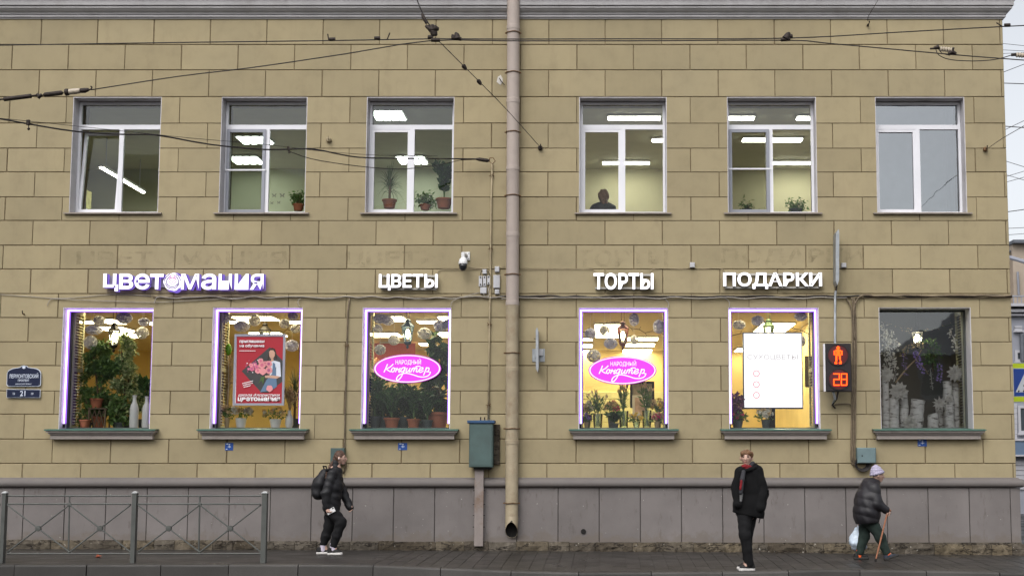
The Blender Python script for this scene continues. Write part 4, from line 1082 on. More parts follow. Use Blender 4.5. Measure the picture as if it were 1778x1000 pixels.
# bare twigs strung across the windows
def twig(label, pts, y):
    q = [P(u, v, y) for u, v in pts]; T = thing('twig_garland', label, 'twig', tuple(q[0]))
    m = MB(); m.tube(q, 0.006, 5); m.build('branch', M_STEM, T)
    m = MB()
    for i in range(1, len(q)-1): m.tube([q[i], q[i] + Vector((0.03, 0, 0.05 if i % 2 else -0.05))], 0.004, 4)
    m.build('side_shoot', M_STEM, T)
twig('dark wavy twig strung beneath the pompoms above the lilies', [(1008, 578), (1020, 574), (1036, 570), (1052, 562), (1066, 558), (1082, 561), (1096, 570), (1110, 572), (1120, 578), (1132, 575), (1144, 577), (1158, 582)], 0.68)
twig('dark wavy twig arching over the advertising screen', [(1270, 583), (1285, 579), (1300, 578), (1322, 575), (1338, 572), (1352, 575), (1362, 567), (1375, 570), (1388, 572), (1405, 580)], 0.68)
twig('dark twig beside the pompoms above the red poster', [(488, 580), (498, 572), (508, 574), (516, 566), (524, 562)], 0.7)

# ------------------------------------------------------------------ window 6: birch display
def birch_mat():
    m, nt, out = new_mat('birch_bark'); b = principled(nt, out, (0.6,0.58,0.55), 0.8)
    pos = geo_pos(nt)
    f = noise(nt, pos, 7, 6, 0.6, (1, 1, 3.2))
    c = ramp(nt, f, [(0.34, (0.12, 0.11, 0.10)), (0.44, (0.62, 0.60, 0.57)), (0.7, (0.80, 0.78, 0.75))])
    nt.links.new(c, b.inputs['Base Color']); bump(nt, b, f, 0.3, 0.01); return m
M_BIRCH = birch_mat()
M_CUTWOOD = paint('cut_wood', (0.40, 0.30, 0.18), 0.8, var=0.2, scale=20)
def birch(label, u, vb, vt, ru, y, lean=0.0):
    b = P(u, vb, y); H = P(u, vt, y).z - b.z; r_ = ru*(CAMD+y)/FPX
    T = thing('birch_log', label, 'log', tuple(b), 0, 'birch logs in the display window')
    g = random.Random(int(u)); m = sm(); n_ = 6
    m.tube([(b.x + lean*i/n_ + g.uniform(-.008, .008), y, b.z + H*i/n_) for i in range(n_+1)], [r_*g.uniform(0.95, 1.06) for _ in range(n_+1)], 14, False); m.build('bark', M_BIRCH, T)
    m = MB(); m.lathe([(r_*0.98, 0), (0, 0.004)], (b.x + lean, y, b.z + H - 0.003), 14); m.build('cut_end', M_CUTWOOD, T)
birch('slim tall birch log at the edge of the display under white ivy', 1538, 743, 655, 6.5, .62)
birch('birch log topped by a large shaggy white paper flower', 1553, 743, 690, 8.5, .6)
birch('grey birch log standing behind the shaggy white paper flower', 1570, 743, 680, 7.5, .78)
birch('wide slanting birch log in the middle of the display', 1590, 743, 694, 12, .7, 0.05)
birch('short stubby birch log in the middle of the display', 1620, 743, 718, 9.5, .62)
birch('thin dark birch log behind the pointed white paper flower', 1632, 743, 702, 7, .85)
birch('tall birch log under the paper rose beside the shutter', 1647, 743, 662, 8, .75)
birch('stout birch log with a knot below the paper rose', 1649, 743, 690, 8.5, .55)
birch('tall birch log in the corner against the shutter', 1661, 743, 664, 7, .82)
def paper_flower(label, u, v, ru, y, seed, pointed=False):
    g = random.Random(seed); c = P(u, v, y); r_ = ru*(CAMD+y)/FPX; T = thing('paper_flower', label, 'paper flower', tuple(c), 0, 'white paper flowers in the display')
    m = MB()
    for ringi, (k, rr, tilt) in enumerate(((11, 1.0, 0.25), (9, 0.75, 0.6), (7, 0.5, 1.0), (5, 0.3, 1.35))):
        for q in range(k):
            a = 6.283*q/k + ringi*0.4 + g.uniform(-.15, .15); d = Vector((math.cos(a)*math.cos(tilt), -math.sin(tilt), math.sin(a)*math.cos(tilt)))
            m.leaf(c, d, r_*rr*(0.4 if pointed else 0.75), r_*rr*1.05, Vector((0, -1, 0.05)) + rdir(g)*0.2, 0.3)
    m.build('petals', M_PETALW if False else M_POM, T)
paper_flower('large shaggy white paper flower on a birch log', 1560, 679, 17, .5, 81)
paper_flower('white paper rose high beside the shutter', 1658, 648, 15, .55, 82)
paper_flower('white paper flower with pointed petals', 1631, 700, 13, .5, 83, True)
paper_flower('white paper flower lying at the foot of the birch logs', 1579, 735, 15, .48, 84)
paper_flower('pale paper flower half hidden at the edge under white ivy', 1540, 650, 13, .55, 85)
paper_flower('small white paper flower fixed to the stout birch log', 1648, 692, 8, .46, 86)
def garland(label, pts, y, mat, seed, n=60, w=0.035, l=0.06, name='ivy_garland', cat='garland', group=None):
    g = random.Random(seed); q = [P(u, v, y) for u, v in pts]; T = thing(name, label, cat, tuple(q[0]), 0, group)
    m = MB(); m.tube(q, 0.004, 4); m.build('stem', M_GSTEM if mat != M_POM else M_POM, T)
    m = MB()
    for i in range(n):
        t = g.uniform(0, len(q)-1.001); k = int(t); p = q[k].lerp(q[k+1], t-k); d = rdir(g); m.leaf(p + d*0.03, d + Vector((0,-0.3,-0.3)), w*g.uniform(.7, 1.3), l*g.uniform(.7, 1.3), Vector((0,-1,0)) + rdir(g)*0.6)
    m.build('leaves', mat, T)
garland('white ivy garland hanging at the edge of the birch display', [(1549, 572), (1541, 590), (1546, 612), (1552, 632), (1556, 658)], .6, M_POM, 91, 90)
garland('white ivy strand next to the slim tall birch log', [(1534, 560), (1537, 585), (1536, 612), (1541, 640)], .56, M_POM, 89, 70)
garland('pale budding twig across the top of the birch display', [(1530, 560), (1555, 568), (1580, 574), (1610, 573), (1640, 566), (1672, 560)], .72, M_DRY, 88, 40, 0.02, 0.03)
garland('pale pink wisteria tassel beside the violet one', [(1572, 612), (1570, 630), (1572, 650)], .64, M_LILAC, 87, 40, 0.02, 0.03, 'wisteria', 'flowers')
garland('white ivy spray hanging beside the shutter of the birch display', [(1648, 572), (1656, 588), (1660, 608)], .7, M_POM, 92, 34)
garland('white ivy tip trailing above the birch display', [(1546, 588), (1556, 594), (1558, 610)], .55, M_POM, 95, 30)
garland('violet wisteria blossom hanging in the birch display', [(1588, 610), (1595, 628), (1602, 646)], .6, M_LILAC, 93, 80, 0.025, 0.035, 'wisteria', 'flowers')
garland('mauve wisteria blossom hanging beneath green leaves', [(1630, 630), (1632, 645), (1631, 660)], .62, M_LILAC, 94, 50, 0.022, 0.03, 'wisteria', 'flowers')
garland('thin trailing string of pale buds in the birch display', [(1615, 640), (1617, 655), (1619, 675)], .62, M_POM, 96, 26, 0.016, 0.022)
garland('pale dried wisteria arch across the birch display', [(1566, 616), (1578, 603), (1592, 598), (1606, 602)], .66, M_DRY, 98, 70, 0.025, 0.04)
b = P(1620, 622, .62); bush('cluster of fresh green leaves with white roses hanging in the birch display', 1620, 640, 590, 13, .62, M_FICUS, 97, 240, 0.04, 0.085, 0, 0.0, None, 'oval', 0.12, None, None, 'hanging_bouquet', 'flowers')
T = thing('rustic_stick', 'pale stick leaning across the birch display', 'stick', tuple(P(1557, 662, .7)))
m = MB(); m.tube([P(1555, 664, .7), P(1574, 640, .7), P(1590, 624, .7), P(1600, 607, .7)], [0.016, 0.014, 0.012, 0.008], 7); m.tube([P(1590, 624, .7), P(1606, 640, .7), P(1612, 650, .7)], [0.01, 0.008, 0.005], 6); m.build('stick_body', M_CUTWOOD, T)
# ================================================================== lettering helper
def text_mesh(body, bold=0.0, extrude=0.0, shear=0.0, spacing=1.0, res=3):
    c = bpy.data.curves.new('lettering', 'FONT'); c.body = body; c.offset = bold; c.extrude = extrude; c.shear = shear
    c.space_character = spacing; c.resolution_u = res; c.fill_mode = 'BOTH' if extrude else 'FRONT'
    o = bpy.data.objects.new('lettering', c); COL.objects.link(o)
    dg = bpy.context.evaluated_depsgraph_get(); me = bpy.data.meshes.new_from_object(o.evaluated_get(dg))
    bpy.data.objects.remove(o); bpy.data.curves.remove(c); return me
def vbounds(me):
    co = np.empty(len(me.vertices)*3); me.vertices.foreach_get('co', co); co = co.reshape(-1, 3); return co
def place_text(body, x0, x1, z0, z1, y, mats, parent, name='lettering', bold=0.0, depth=0.002, shear=0.0, letters=False, rot=0.0):
    """lettering that fills x0..x1, z0..z1, its face towards the street at depth y, 'depth' thick"""
    me = text_mesh(body, bold, 0.05, shear); co = vbounds(me)
    mn, mx = co.min(0), co.max(0); sx = (x1-x0)/(mx[0]-mn[0]); sz = (z1-z0)/(mx[1]-mn[1])
    def xf(co, ox=0.0):
        out = np.empty_like(co); out[:, 0] = x0 + (co[:, 0] + ox - mn[0])*sx; out[:, 2] = z0 + (co[:, 1] - mn[1])*sz
        out[:, 1] = y + (0.05 - co[:, 2])/0.1*depth
        if rot:
            cx, cz = (x0+x1)/2, (z0+z1)/2; dx, dz = out[:, 0]-cx, out[:, 2]-cz
            out[:, 0] = cx + dx*math.cos(rot) - dz*math.sin(rot); out[:, 2] = cz + dx*math.sin(rot) + dz*math.cos(rot)
        return out
    mats = mats if isinstance(mats, (list, tuple)) else [mats]
    def finish(me, ox=0.0):
        me.vertices.foreach_set('co', xf(vbounds(me), ox).ravel()); me.update()
        for m_ in mats: me.materials.append(m_)
        if len(mats) > 1:
            me.polygons.foreach_set('material_index', [0 if p.normal.y < -0.9 else 1 for p in me.polygons])
        return me
    if not letters:
        return link(name, finish(me), parent)
    bpy.data.meshes.remove(me)
    def w(s_):
        m_ = text_mesh(s_, bold, 0.05, shear); c_ = vbounds(m_); bpy.data.meshes.remove(m_); return c_[:, 0].max(), c_[:, 0].min()
    base = w('|' + '|'); bar = base[0] - base[1]
    for i, ch in enumerate(body):
        if ch == ' ' or (letters != True and i in letters): continue
        a = w('|' + body[:i] + '|'); adv = (a[0] - a[1]) - bar
        link('letter', finish(text_mesh(ch, bold, 0.05, shear), adv), parent)
    return None

# ------------------------------------------------------------------ illuminated signs
M_SIGN = emit('sign_face_white', (0.97, 0.95, 1.0), 1.5)
M_SIGNSIDE = paint('sign_side_white', (0.6, 0.6, 0.62), 0.5, bmp=0)
M_SIGNV = emit('sign_face_violet_white', (0.93, 0.88, 1.0), 1.2)
M_SIGNVS = emit('sign_side_violet', (0.12, 0.05, 0.42), 0.35)
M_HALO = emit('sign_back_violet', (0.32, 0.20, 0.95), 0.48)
M_RAIL = paint('sign_rail', (0.42, 0.40, 0.36), 0.5, var=0.1)
M_BACKPL = paint('sign_back_plate', (0.24, 0.22, 0.27), 0.6, var=0.1)
def letter_sign(label, body, u0, u1, v0, v1, bold):
    y = -0.13; a = P(u0, v1, y); b = P(u1, v0, y)
    T = thing('letter_sign', label, 'sign', ((a.x+b.x)/2, -0.05, a.z))
    place_text(body, a.x, b.x, a.z, b.z, y, [M_SIGN, M_SIGNSIDE], T, bold=bold, depth=0.07, letters=True)
    H = b.z - a.z
    for f in (0.06, 0.86):
        m = MB(); m.box(a.x + 0.03, b.x - 0.03, -0.05, -0.02, a.z + H*f, a.z + H*f + 0.035); m.build('rail', M_RAIL, T)
letter_sign('glowing white letters ЦВЕТЫ above the pink oval and green pot plants', 'ЦВЕТЫ', 657.5, 760, 476, 504, 0.026)
letter_sign('glowing white letters ТОРТЫ above the window of lilies', 'ТОРТЫ', 1030.5, 1134.5, 474, 502.5, 0.026)
letter_sign('glowing white letters ПОДАРКИ above the bright white screen', 'ПОДАРКИ', 1256, 1427, 473, 501.5, 0.026)

T = None
y = -0.15; a = P(178.5, 505.5, y); b = P(461, 474.5, y)
T = thing('letter_sign', 'violet glowing sign reading ЦВЕТОМАНИЯ with a rose for the letter o', 'sign', ((a.x+b.x)/2, -0.05, a.z))
zc0 = P(178, 502, y).z
# lower-case shapes: the word is set in small letters of one height, with the rose in place of the fifth letter
for part, u0, u1, v0, v1 in (('ц', 178.5, 206, 475, 505.5), ('в', 206.5, 232, 475, 502), ('е', 233, 260.5, 475, 502.5), ('т', 260, 284.5, 475.5, 502), ('м', 314, 346, 475.5, 502.5), ('а', 349, 376, 475, 503), ('н', 379, 403, 475.5, 503), ('и', 407, 432, 475.5, 503), ('я', 433.5, 458, 475.5, 503)):
    p0 = P(u0, v1, y); p1 = P(u1, v0, y)
    place_text(part, p0.x, p1.x, p0.z, p1.z, y, [M_SIGNV, M_SIGNVS], T, 'letter', bold=0.010 if part in 'мния' else 0.020, depth=0.05)
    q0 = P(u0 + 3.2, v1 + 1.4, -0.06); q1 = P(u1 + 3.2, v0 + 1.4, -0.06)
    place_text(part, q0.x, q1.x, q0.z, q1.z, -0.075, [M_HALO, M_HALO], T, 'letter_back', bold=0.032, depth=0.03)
m = MB(); q0 = P(186, 499, -0.04); q1 = P(452, 479, -0.04); m.box(q0.x, q1.x, -0.045, -0.03, q0.z, q1.z); m.build('back_plate', M_BACKPL, T)
M_ROSE = emit('rose_line_pink', (1.0, 0.30, 0.62), 1.1)
c = P(299.5, 489, y); g = random.Random(5)
rose = None
m = MB(); N = 48; R0 = P(314, 489, y).x - c.x
m.prism([(c.x + R0*(1 + 0.10*abs(math.sin(3.5*t)))*math.cos(t), c.z + R0*(0.98 + 0.10*abs(math.sin(3.5*t)))*math.sin(t)) for t in [2*math.pi*k/N for k in range(N)]], y, y + 0.05)
rose = m.build('rose', [M_SIGNV], T)
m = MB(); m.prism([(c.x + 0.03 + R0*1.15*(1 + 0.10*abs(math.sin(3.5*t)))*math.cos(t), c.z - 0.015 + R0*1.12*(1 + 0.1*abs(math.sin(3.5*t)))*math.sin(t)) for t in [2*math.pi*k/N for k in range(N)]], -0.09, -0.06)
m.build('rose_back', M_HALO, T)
m = MB()
for k, (rr, a0, a1) in enumerate(((0.85, 3.4, 6.1), (0.66, 3.7, 5.8), (0.72, 5.6, 7.6), (0.7, 1.8, 3.8), (0.5, 0.6, 2.6), (0.95, 1.9, 3.1), (0.95, 0.1, 1.2))):
    m.tube([(c.x + R0*rr*math.cos(t), y - 0.004, c.z + R0*rr*math.sin(t)) for t in [lerp(a0, a1, i/10) for i in range(11)]], 0.008, 5)
m.build('petal_line', M_SIGNVS, T)
m = MB()
for k in range(3):
    dz = 0.045*k - 0.06
    m.tube([(c.x - 0.075 + 0.012*k, y - 0.004, c.z + dz + 0.075), (c.x, y - 0.004, c.z + dz), (c.x + 0.075 - 0.012*k, y - 0.004, c.z + dz + 0.075)], 0.009, 5)
m.build('rose_heart', M_ROSE, T)

# ghost marks of an older sign, soaked into the plaster
def stain_mat():
    m, nt, out = new_mat('old_sign_stain')
    t = nt.nodes.new('ShaderNodeBsdfTransparent'); d = nt.nodes.new('ShaderNodeBsdfDiffuse'); d.inputs[0].default_value = (0.17, 0.135, 0.085, 1)
    mx = nt.nodes.new('ShaderNodeMixShader'); f = ramp(nt, noise(nt, geo_pos(nt), 4.5, 7, 0.65), [(0.44, (0,0,0)), (0.8, (0.13,)*3)])
    nt.links.new(f, mx.inputs[0]); nt.links.new(t.outputs[0], mx.inputs[1]); nt.links.new(d.outputs[0], mx.inputs[2]); nt.links.new(mx.outputs[0], out.inputs[0]); return m
M_STAIN = stain_mat()
for body, u0, u1, v0, v1 in (('ЦВЕТОМАНИЯ', 132, 498, 436, 464), ('ЦВЕТЫ', 600, 770, 436, 464), ('ТОРТЫ', 1002, 1160, 434, 464), ('ПОДАРКИ', 1252, 1500, 431, 461), ('САД', 1512, 1705, 430, 460)):
    if body == 'САД': continue
    a = P(u0, v1); b = P(u1, v0); place_text(body, a.x, b.x, a.z, b.z, -0.0042, M_STAIN, BLD, 'sign_stain', 0.03, 0.0006)

# ------------------------------------------------------------------ violet light strips round the shop windows
M_LED = emit('led_violet', (0.78, 0.58, 1.0), 3.2)
M_LEDBLOOM = emit('led_bloom_violet', (0.36, 0.15, 0.95), 0.9)  # violet lens bloom, built as a glowing band behind each tube
strip_labels = ['violet light strip framing the window of tall ficus plants', 'violet light strip framing the window with the red poster', 'violet light strip framing the pink oval window of green pot plants', 'violet light strip framing the pink oval window of lilies', 'violet light strip framing the window with the white screen']
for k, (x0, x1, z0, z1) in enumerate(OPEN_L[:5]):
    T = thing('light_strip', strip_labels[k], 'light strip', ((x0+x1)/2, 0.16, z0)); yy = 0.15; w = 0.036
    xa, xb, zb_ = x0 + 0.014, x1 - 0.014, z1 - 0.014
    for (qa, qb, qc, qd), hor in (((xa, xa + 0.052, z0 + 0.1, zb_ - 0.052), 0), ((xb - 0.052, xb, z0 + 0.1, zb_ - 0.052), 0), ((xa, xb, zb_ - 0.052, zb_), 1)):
        m = MB(); m.box(qa, qb, yy, yy + 0.04, qc, qd); m.build('bloom_band', M_LEDBLOOM, T)
        e0 = 0.015; m = MB()
        if hor: m.box(qa + e0, qb - e0, yy - 0.012, yy - 0.001, qc + e0, qd - e0)
        else: m.box(qa + e0, qb - e0, yy - 0.012, yy - 0.001, qc, qd + 0.015)
        m.build('tube', M_LED, T)
    for xx in (xa, xb - 0.03):
        m = MB(); m.box(xx, xx + 0.03, yy, yy + 0.04, z0 + 0.03, z0 + 0.098); m.build('end_cap', M_BLACK, T)

# ------------------------------------------------------------------ oval confectioner signs
M_OVAL = emit('oval_magenta', (0.90, 0.09, 0.93), 0.72)
M_OVALW = emit('oval_white', (1.0, 0.90, 1.0), 0.85)
M_OVALEDGE = paint('oval_edge', (0.35, 0.05, 0.35), 0.5, bmp=0)
SCRIPT = [[(430, 345), (395, 430), (350, 530)], [(560, 345), (490, 410), (412, 455), (450, 490), (505, 520)],
 [(590, 445), (560, 430), (525, 465), (520, 505), (550, 522), (585, 490), (592, 450), (605, 447), (625, 445)],
 [(655, 425), (630, 475), (608, 525)], [(628, 480), (660, 468), (695, 462)], [(722, 428), (700, 475), (685, 515), (700, 525), (730, 500)],
 [(830, 430), (790, 425), (745, 460), (735, 505), (765, 520), (800, 490), (835, 425), (812, 490), (785, 550), (745, 630), (690, 695), (650, 705), (638, 675), (670, 615), (740, 570), (820, 550), (910, 558), (1030, 590), (1150, 628), (1260, 635), (1350, 610), (1395, 565), (1410, 515)],
 [(880, 430), (855, 490), (858, 522), (890, 515), (925, 475), (948, 430), (925, 490), (930, 522), (955, 515)],
 [(1000, 430), (980, 480), (962, 525)], [(985, 475), (1020, 435), (1045, 435), (1035, 480), (1018, 525)], [(1040, 475), (1075, 435), (1102, 438), (1090, 485), (1085, 515), (1110, 522), (1140, 490)], [(1065, 412), (1110, 395), (1180, 400)],
 [(1155, 488), (1205, 475), (1240, 445), (1222, 425), (1180, 435), (1150, 480), (1155, 520), (1195, 528), (1250, 490)],
 [(1318, 415), (1290, 500), (1250, 600)], [(1290, 490), (1325, 440), (1365, 432), (1375, 465), (1345, 515), (1310, 510)], [(1355, 505), (1385, 530)]]
def oval_sign(label, u0, u1, v0, v1):
    y = 0.27; a = P(u0, v1, y); b = P(u1, v0, y); cx, cz, rx, rz = (a.x+b.x)/2, (a.z+b.z)/2, (b.x-a.x)/2, (b.z-a.z)/2
    T = thing('oval_sign', label, 'sign', (cx, y, a.z)); N = 64
    def ell(f, g_=None): g_ = g_ or f; return [(cx + rx*f*math.cos(2*math.pi*k/N), cz + rz*g_*math.sin(2*math.pi*k/N)) for k in range(N)]
    m = MB(); m.prism(ell(1.0), y + 0.001, y + 0.045); m.build('back', M_OVALEDGE, T)
    m = MB(); m.prism(ell(0.985), y - 0.004, y); m.build('face', M_OVAL, T)
    m = MB(); o_, i_ = ell(0.97, 0.955), ell(0.935, 0.885)
    m.add([(x, y - 0.008, z) for x, z in o_] + [(x, y - 0.008, z) for x, z in i_], [(k, (k+1) % N, N+(k+1) % N, N+k) for k in range(N)]); m.build('border', M_OVALW, T)
    def q(px_, py_): return ((px_ - 880)/ (1655-110)*2*rx + cx, cz - (py_ - 450)/(775-130)*2*rz)
    x0_, zt_ = q(608, 225); x1_, zb_ = q(1190, 372)
    place_text('НАРОДНЫЙ', x0_, x1_, zb_, zt_, y - 0.009, M_OVALW, T, 'lettering', 0.01, 0.004)
    for st in SCRIPT:
        # smooth the pen stroke
        pts = [Vector((*q(*p), 0)) for p in st]; fine = []
        for i in range(len(pts)-1):
            p0, p1, p2, p3 = pts[max(i-1, 0)], pts[i], pts[i+1], pts[min(i+2, len(pts)-1)]
            for s_ in range(5):
                t = s_/5; fine.append(0.5*((2*p1) + (p2-p0)*t + (2*p0-5*p1+4*p2-p3)*t*t + (3*p1-p0-3*p2+p3)*t**3))
        fine.append(pts[-1])
        w = 0.0095; m = MB(); vs_ = []
        for i, p in enumerate(fine):
            t = (fine[min(i+1, len(fine)-1)] - fine[max(i-1, 0)]); t = t.normalized() if t.length > 0 else Vector((1, 0, 0)); n_ = Vector((-t.y, t.x, 0))
            vs_ += [(p.x - n_.x*w, y - 0.0095, p.y - n_.y*w), (p.x + n_.x*w, y - 0.0095, p.y + n_.y*w)]
        m.add(vs_, [(2*i, 2*i+2, 2*i+3, 2*i+1) for i in range(len(fine)-1)]); m.build('script_stroke', M_OVALW, T)
oval_sign('pink glowing oval sign НАРОДНЫЙ Кондитер under the blue lantern', 648, 766.5, 615, 665)
oval_sign('pink glowing oval sign НАРОДНЫЙ Кондитер under the red trimmed lantern', 1021.5, 1140, 618, 667.5)

# ------------------------------------------------------------------ red poster
M_RED = paint('poster_red', (0.36, 0.016, 0.028), 0.5, var=0.04, bmp=0)
M_INK = paint('poster_white', (0.82, 0.80, 0.80), 0.6, var=0.0, bmp=0)
M_DKG = paint('poster_dark', (0.045, 0.045, 0.045), 0.5, var=0.2, bmp=0)
M_PFR = paint('poster_frame', (0.30, 0.31, 0.36), 0.4, metal=0.3, var=0.05, bmp=0)
M_SKIN0 = paint('print_skin', (0.52, 0.31, 0.22), 0.6, bmp=0); M_HAIR0 = paint('print_hair', (0.03, 0.018, 0.012), 0.6, bmp=0)
M_DENIM = paint('print_denim', (0.11, 0.18, 0.27), 0.7, bmp=0); M_SHIRT = paint('print_shirt', (0.62, 0.66, 0.72), 0.7, bmp=0)
M_PF = [paint('print_pink_a', (0.68, 0.27, 0.28), 0.6, bmp=0), paint('print_pink_b', (0.58, 0.14, 0.22), 0.6, bmp=0), paint('print_pink_c', (0.40, 0.10, 0.20), 0.6, bmp=0)]
y = 0.29
def pq(px_, py_, dy=0.0):   # pixels of the poster as photographed (390..510 x 570..710 at 7.143)
    p = P(390 + px_/7.143, 570 + py_/7.143, y); return (p.x, p.z)
a = pq(100, 955); b = pq(758, 72)
T = thing('poster', 'framed red poster of a florist with bouquet reading школа флористики ЦВЕТОМАНИЯ', 'poster', ((a[0]+b[0])/2, y, a[1]))
m = MB(); frame_rect(m, a[0], b[0], a[1], b[1], 0.04, y - 0.012, y + 0.02); m.build('frame', M_PFR, T)
m = MB(); m.box(a[0] + 0.04, b[0] - 0.04, y, y + 0.012, a[1] + 0.04, b[1] - 0.04); m.build('sheet', M_RED, T)
def flat(poly, mat, layer, name='print', parent=T):
    m = MB(); m.add([(x, y - 0.0015*layer, z) for x, z in [pq(*p) for p in poly]], [tuple(range(len(poly)))]); return m.build(name, mat, parent)
flat([(128, 925), (142, 100), (152, 100), (138, 925)], M_INK, 1, 'margin_line'); flat([(152, 95), (738, 95), (738, 103), (152, 103)], M_INK, 1, 'margin_line')
flat([(212, 530), (560, 232), (722, 400), (720, 655), (540, 800), (455, 795)], M_DKG, 1, 'dark_diamond')
flat([(555, 262), (590, 240), (625, 255), (640, 300), (655, 380), (630, 375), (610, 330), (560, 330), (545, 400), (530, 410), (542, 320)], M_HAIR0, 2, 'hair')
flat([(552, 290), (570, 270), (605, 272), (625, 300), (622, 340), (600, 378), (575, 378), (555, 345)], M_SKIN0, 3, 'face')
flat([(578, 370), (605, 370), (612, 420), (575, 420)], M_SKIN0, 3, 'neck')
flat([(560, 420), (620, 400), (690, 420), (700, 600), (640, 590), (640, 470), (600, 600), (560, 590)], M_SHIRT, 4, 'shirt')
flat([(600, 420), (628, 440), (640, 560), (650, 720), (590, 765), (440, 795), (520, 640), (590, 560)], M_DENIM, 5, 'apron')
flat([(500, 585), (560, 580), (660, 590), (692, 600), (650, 622), (560, 615), (505, 612)], M_SKIN0, 6, 'arm')
flat([(420, 695), (455, 600), (500, 600), (480, 690), (455, 640)], M_GSTEM, 6, 'stalks')
g = random.Random(9)
for i, (cx_, cy_, r_) in enumerate([(465, 455, 46), (550, 520, 44), (475, 535, 42), (415, 525, 36), (550, 440, 40), (375, 450, 32), (450, 405, 34), (340, 500, 30), (560, 745, 40), (330, 455, 24), (400, 480, 26), (300, 505, 18), (505, 430, 24)]):
    flat([(cx_ + r_*math.cos(t)*(1 + .08*math.sin(5*t)), cy_ + r_*math.sin(t)*(1 + .08*math.sin(5*t))) for t in [2*math.pi*k/20 for k in range(20)]], M_PF[i % 3 if r_ < 40 else 0], 7 + i*0.3, 'printed_bloom')
    flat([(cx_ + r_*.45*math.cos(t), cy_ + r_*.45*math.sin(t)) for t in [2*math.pi*k/12 for k in range(12)]], M_PF[(i+1) % 3], 7.2 + i*0.3, 'printed_bloom_heart')
for k in range(14):
    cx_, cy_ = g.uniform(265, 430), g.uniform(380, 560); flat([(cx_-9, cy_), (cx_, cy_-7), (cx_+11, cy_), (cx_, cy_+7)], M_INK if k % 3 == 0 else M_PF[2], 6.5, 'printed_sprig')
def ptxt(body, px0, py1, px1, py0, bold=0.0, shear=0.0, rot=0.0):
    a_ = pq(px0, py1); b_ = pq(px1, py0); place_text(body, a_[0], b_[0], a_[1], b_[1], y - 0.018, M_INK, T, 'lettering', bold, 0.001, shear, rot=rot)
ptxt('приглашаем', 188, 190, 497, 148, 0.03); ptxt('на обучение', 188, 242, 497, 198, 0.03)
for px0, py0, px1, py1 in ((186, 284, 388, 275),):          # lines of small print too fine to read
    x_ = px0
    while x_ < px1 - 4:
        w_ = g.uniform(5, 11); flat([(x_, py0), (x_ + w_, py0), (x_ + w_, py1), (x_, py1)], M_INK, 12, 'small_print'); x_ += w_ + 2.5
for k in range(3):
    x_ = 222 + 8*k; e_ = 350 - 6*k if k < 2 else 320
    while x_ < e_:
        w_ = g.uniform(6, 13); yy_ = 690 + 25*k - (x_ - 222)*0.25; flat([(x_, yy_), (x_ + w_, yy_ - 3), (x_ + w_ + 3, yy_ - 15), (x_ + 3, yy_ - 12)], M_INK, 12, 'small_print'); x_ += w_ + 3
ptxt('школа флористики', 170, 850, 690, 808, 0.015, 0.35); ptxt('цветомания', 165, 912, 690, 852, 0.04)

# ------------------------------------------------------------------ white advertising screen
M_LIT = emit('screen_white', (0.98, 0.96, 1.0), 0.95)
M_BEZ = paint('screen_bezel', (0.02, 0.02, 0.05), 0.3, bmp=0)
M_SCT = emit('screen_text_grey', (0.80, 0.72, 0.72), 0.42); M_SCP = emit('screen_pink', (0.95, 0.30, 0.36), 0.6)
y = 0.62
def sq(px_, py_): p = P(1280 + px_/6.667, 565 + py_/6.667, y); return (p.x, p.z)
a = sq(70, 965); b = sq(752, 78)
T = thing('advertising_screen', 'bright white upright screen headed СУХОЦВЕТЫ in the shop window', 'screen', ((a[0]+b[0])/2, y, a[1]))
m = MB(); m.box(a[0], b[0], y + 0.001, y + 0.035, a[1], b[1]); m.build('bezel', M_BEZ, T)
a2 = sq(84, 947); b2 = sq(742, 92); m = MB(); m.box(a2[0], b2[0], y - 0.004, y, a2[1], b2[1]); m.build('display', M_LIT, T)
a3 = sq(118, 402); b3 = sq(700, 338); place_text('СУХОЦВЕТЫ', a3[0], b3[0], a3[1], b3[1], y - 0.008, M_SCT, T, 'lettering', 0.0, 0.001)
for cy_ in (556, 682, 806):
    c = sq(222, cy_); r_ = 0.06; m = MB(); N = 28
    m.add([(c[0] + r_*math.cos(2*math.pi*k/N), y - 0.007, c[1] + r_*math.sin(2*math.pi*k/N)) for k in range(N)] + [(c[0] + r_*.76*math.cos(2*math.pi*k/N), y - 0.007, c[1] + r_*.76*math.sin(2*math.pi*k/N)) for k in range(N)],
          [(k, (k+1) % N, N+(k+1) % N, N+k) for k in range(N)]); m.build('ring_mark', M_SCP, T)
# ================================================================== fittings on the facade
def box_thing(name, label, cat, u0, u1, v0, v1, depth, mat, c=0.006, y1=0.0, group=None, lid=None):
    a = P(u0, v1, y1 - depth); b = P(u1, v0, y1 - depth)
    T = thing(name, label, cat, ((a.x+b.x)/2, y1, a.z), 0, group)
    m = MB(); m.cbox(a.x, b.x, y1 - depth, y1, a.z, b.z, c); m.build('housing', mat, T); return T, a, b

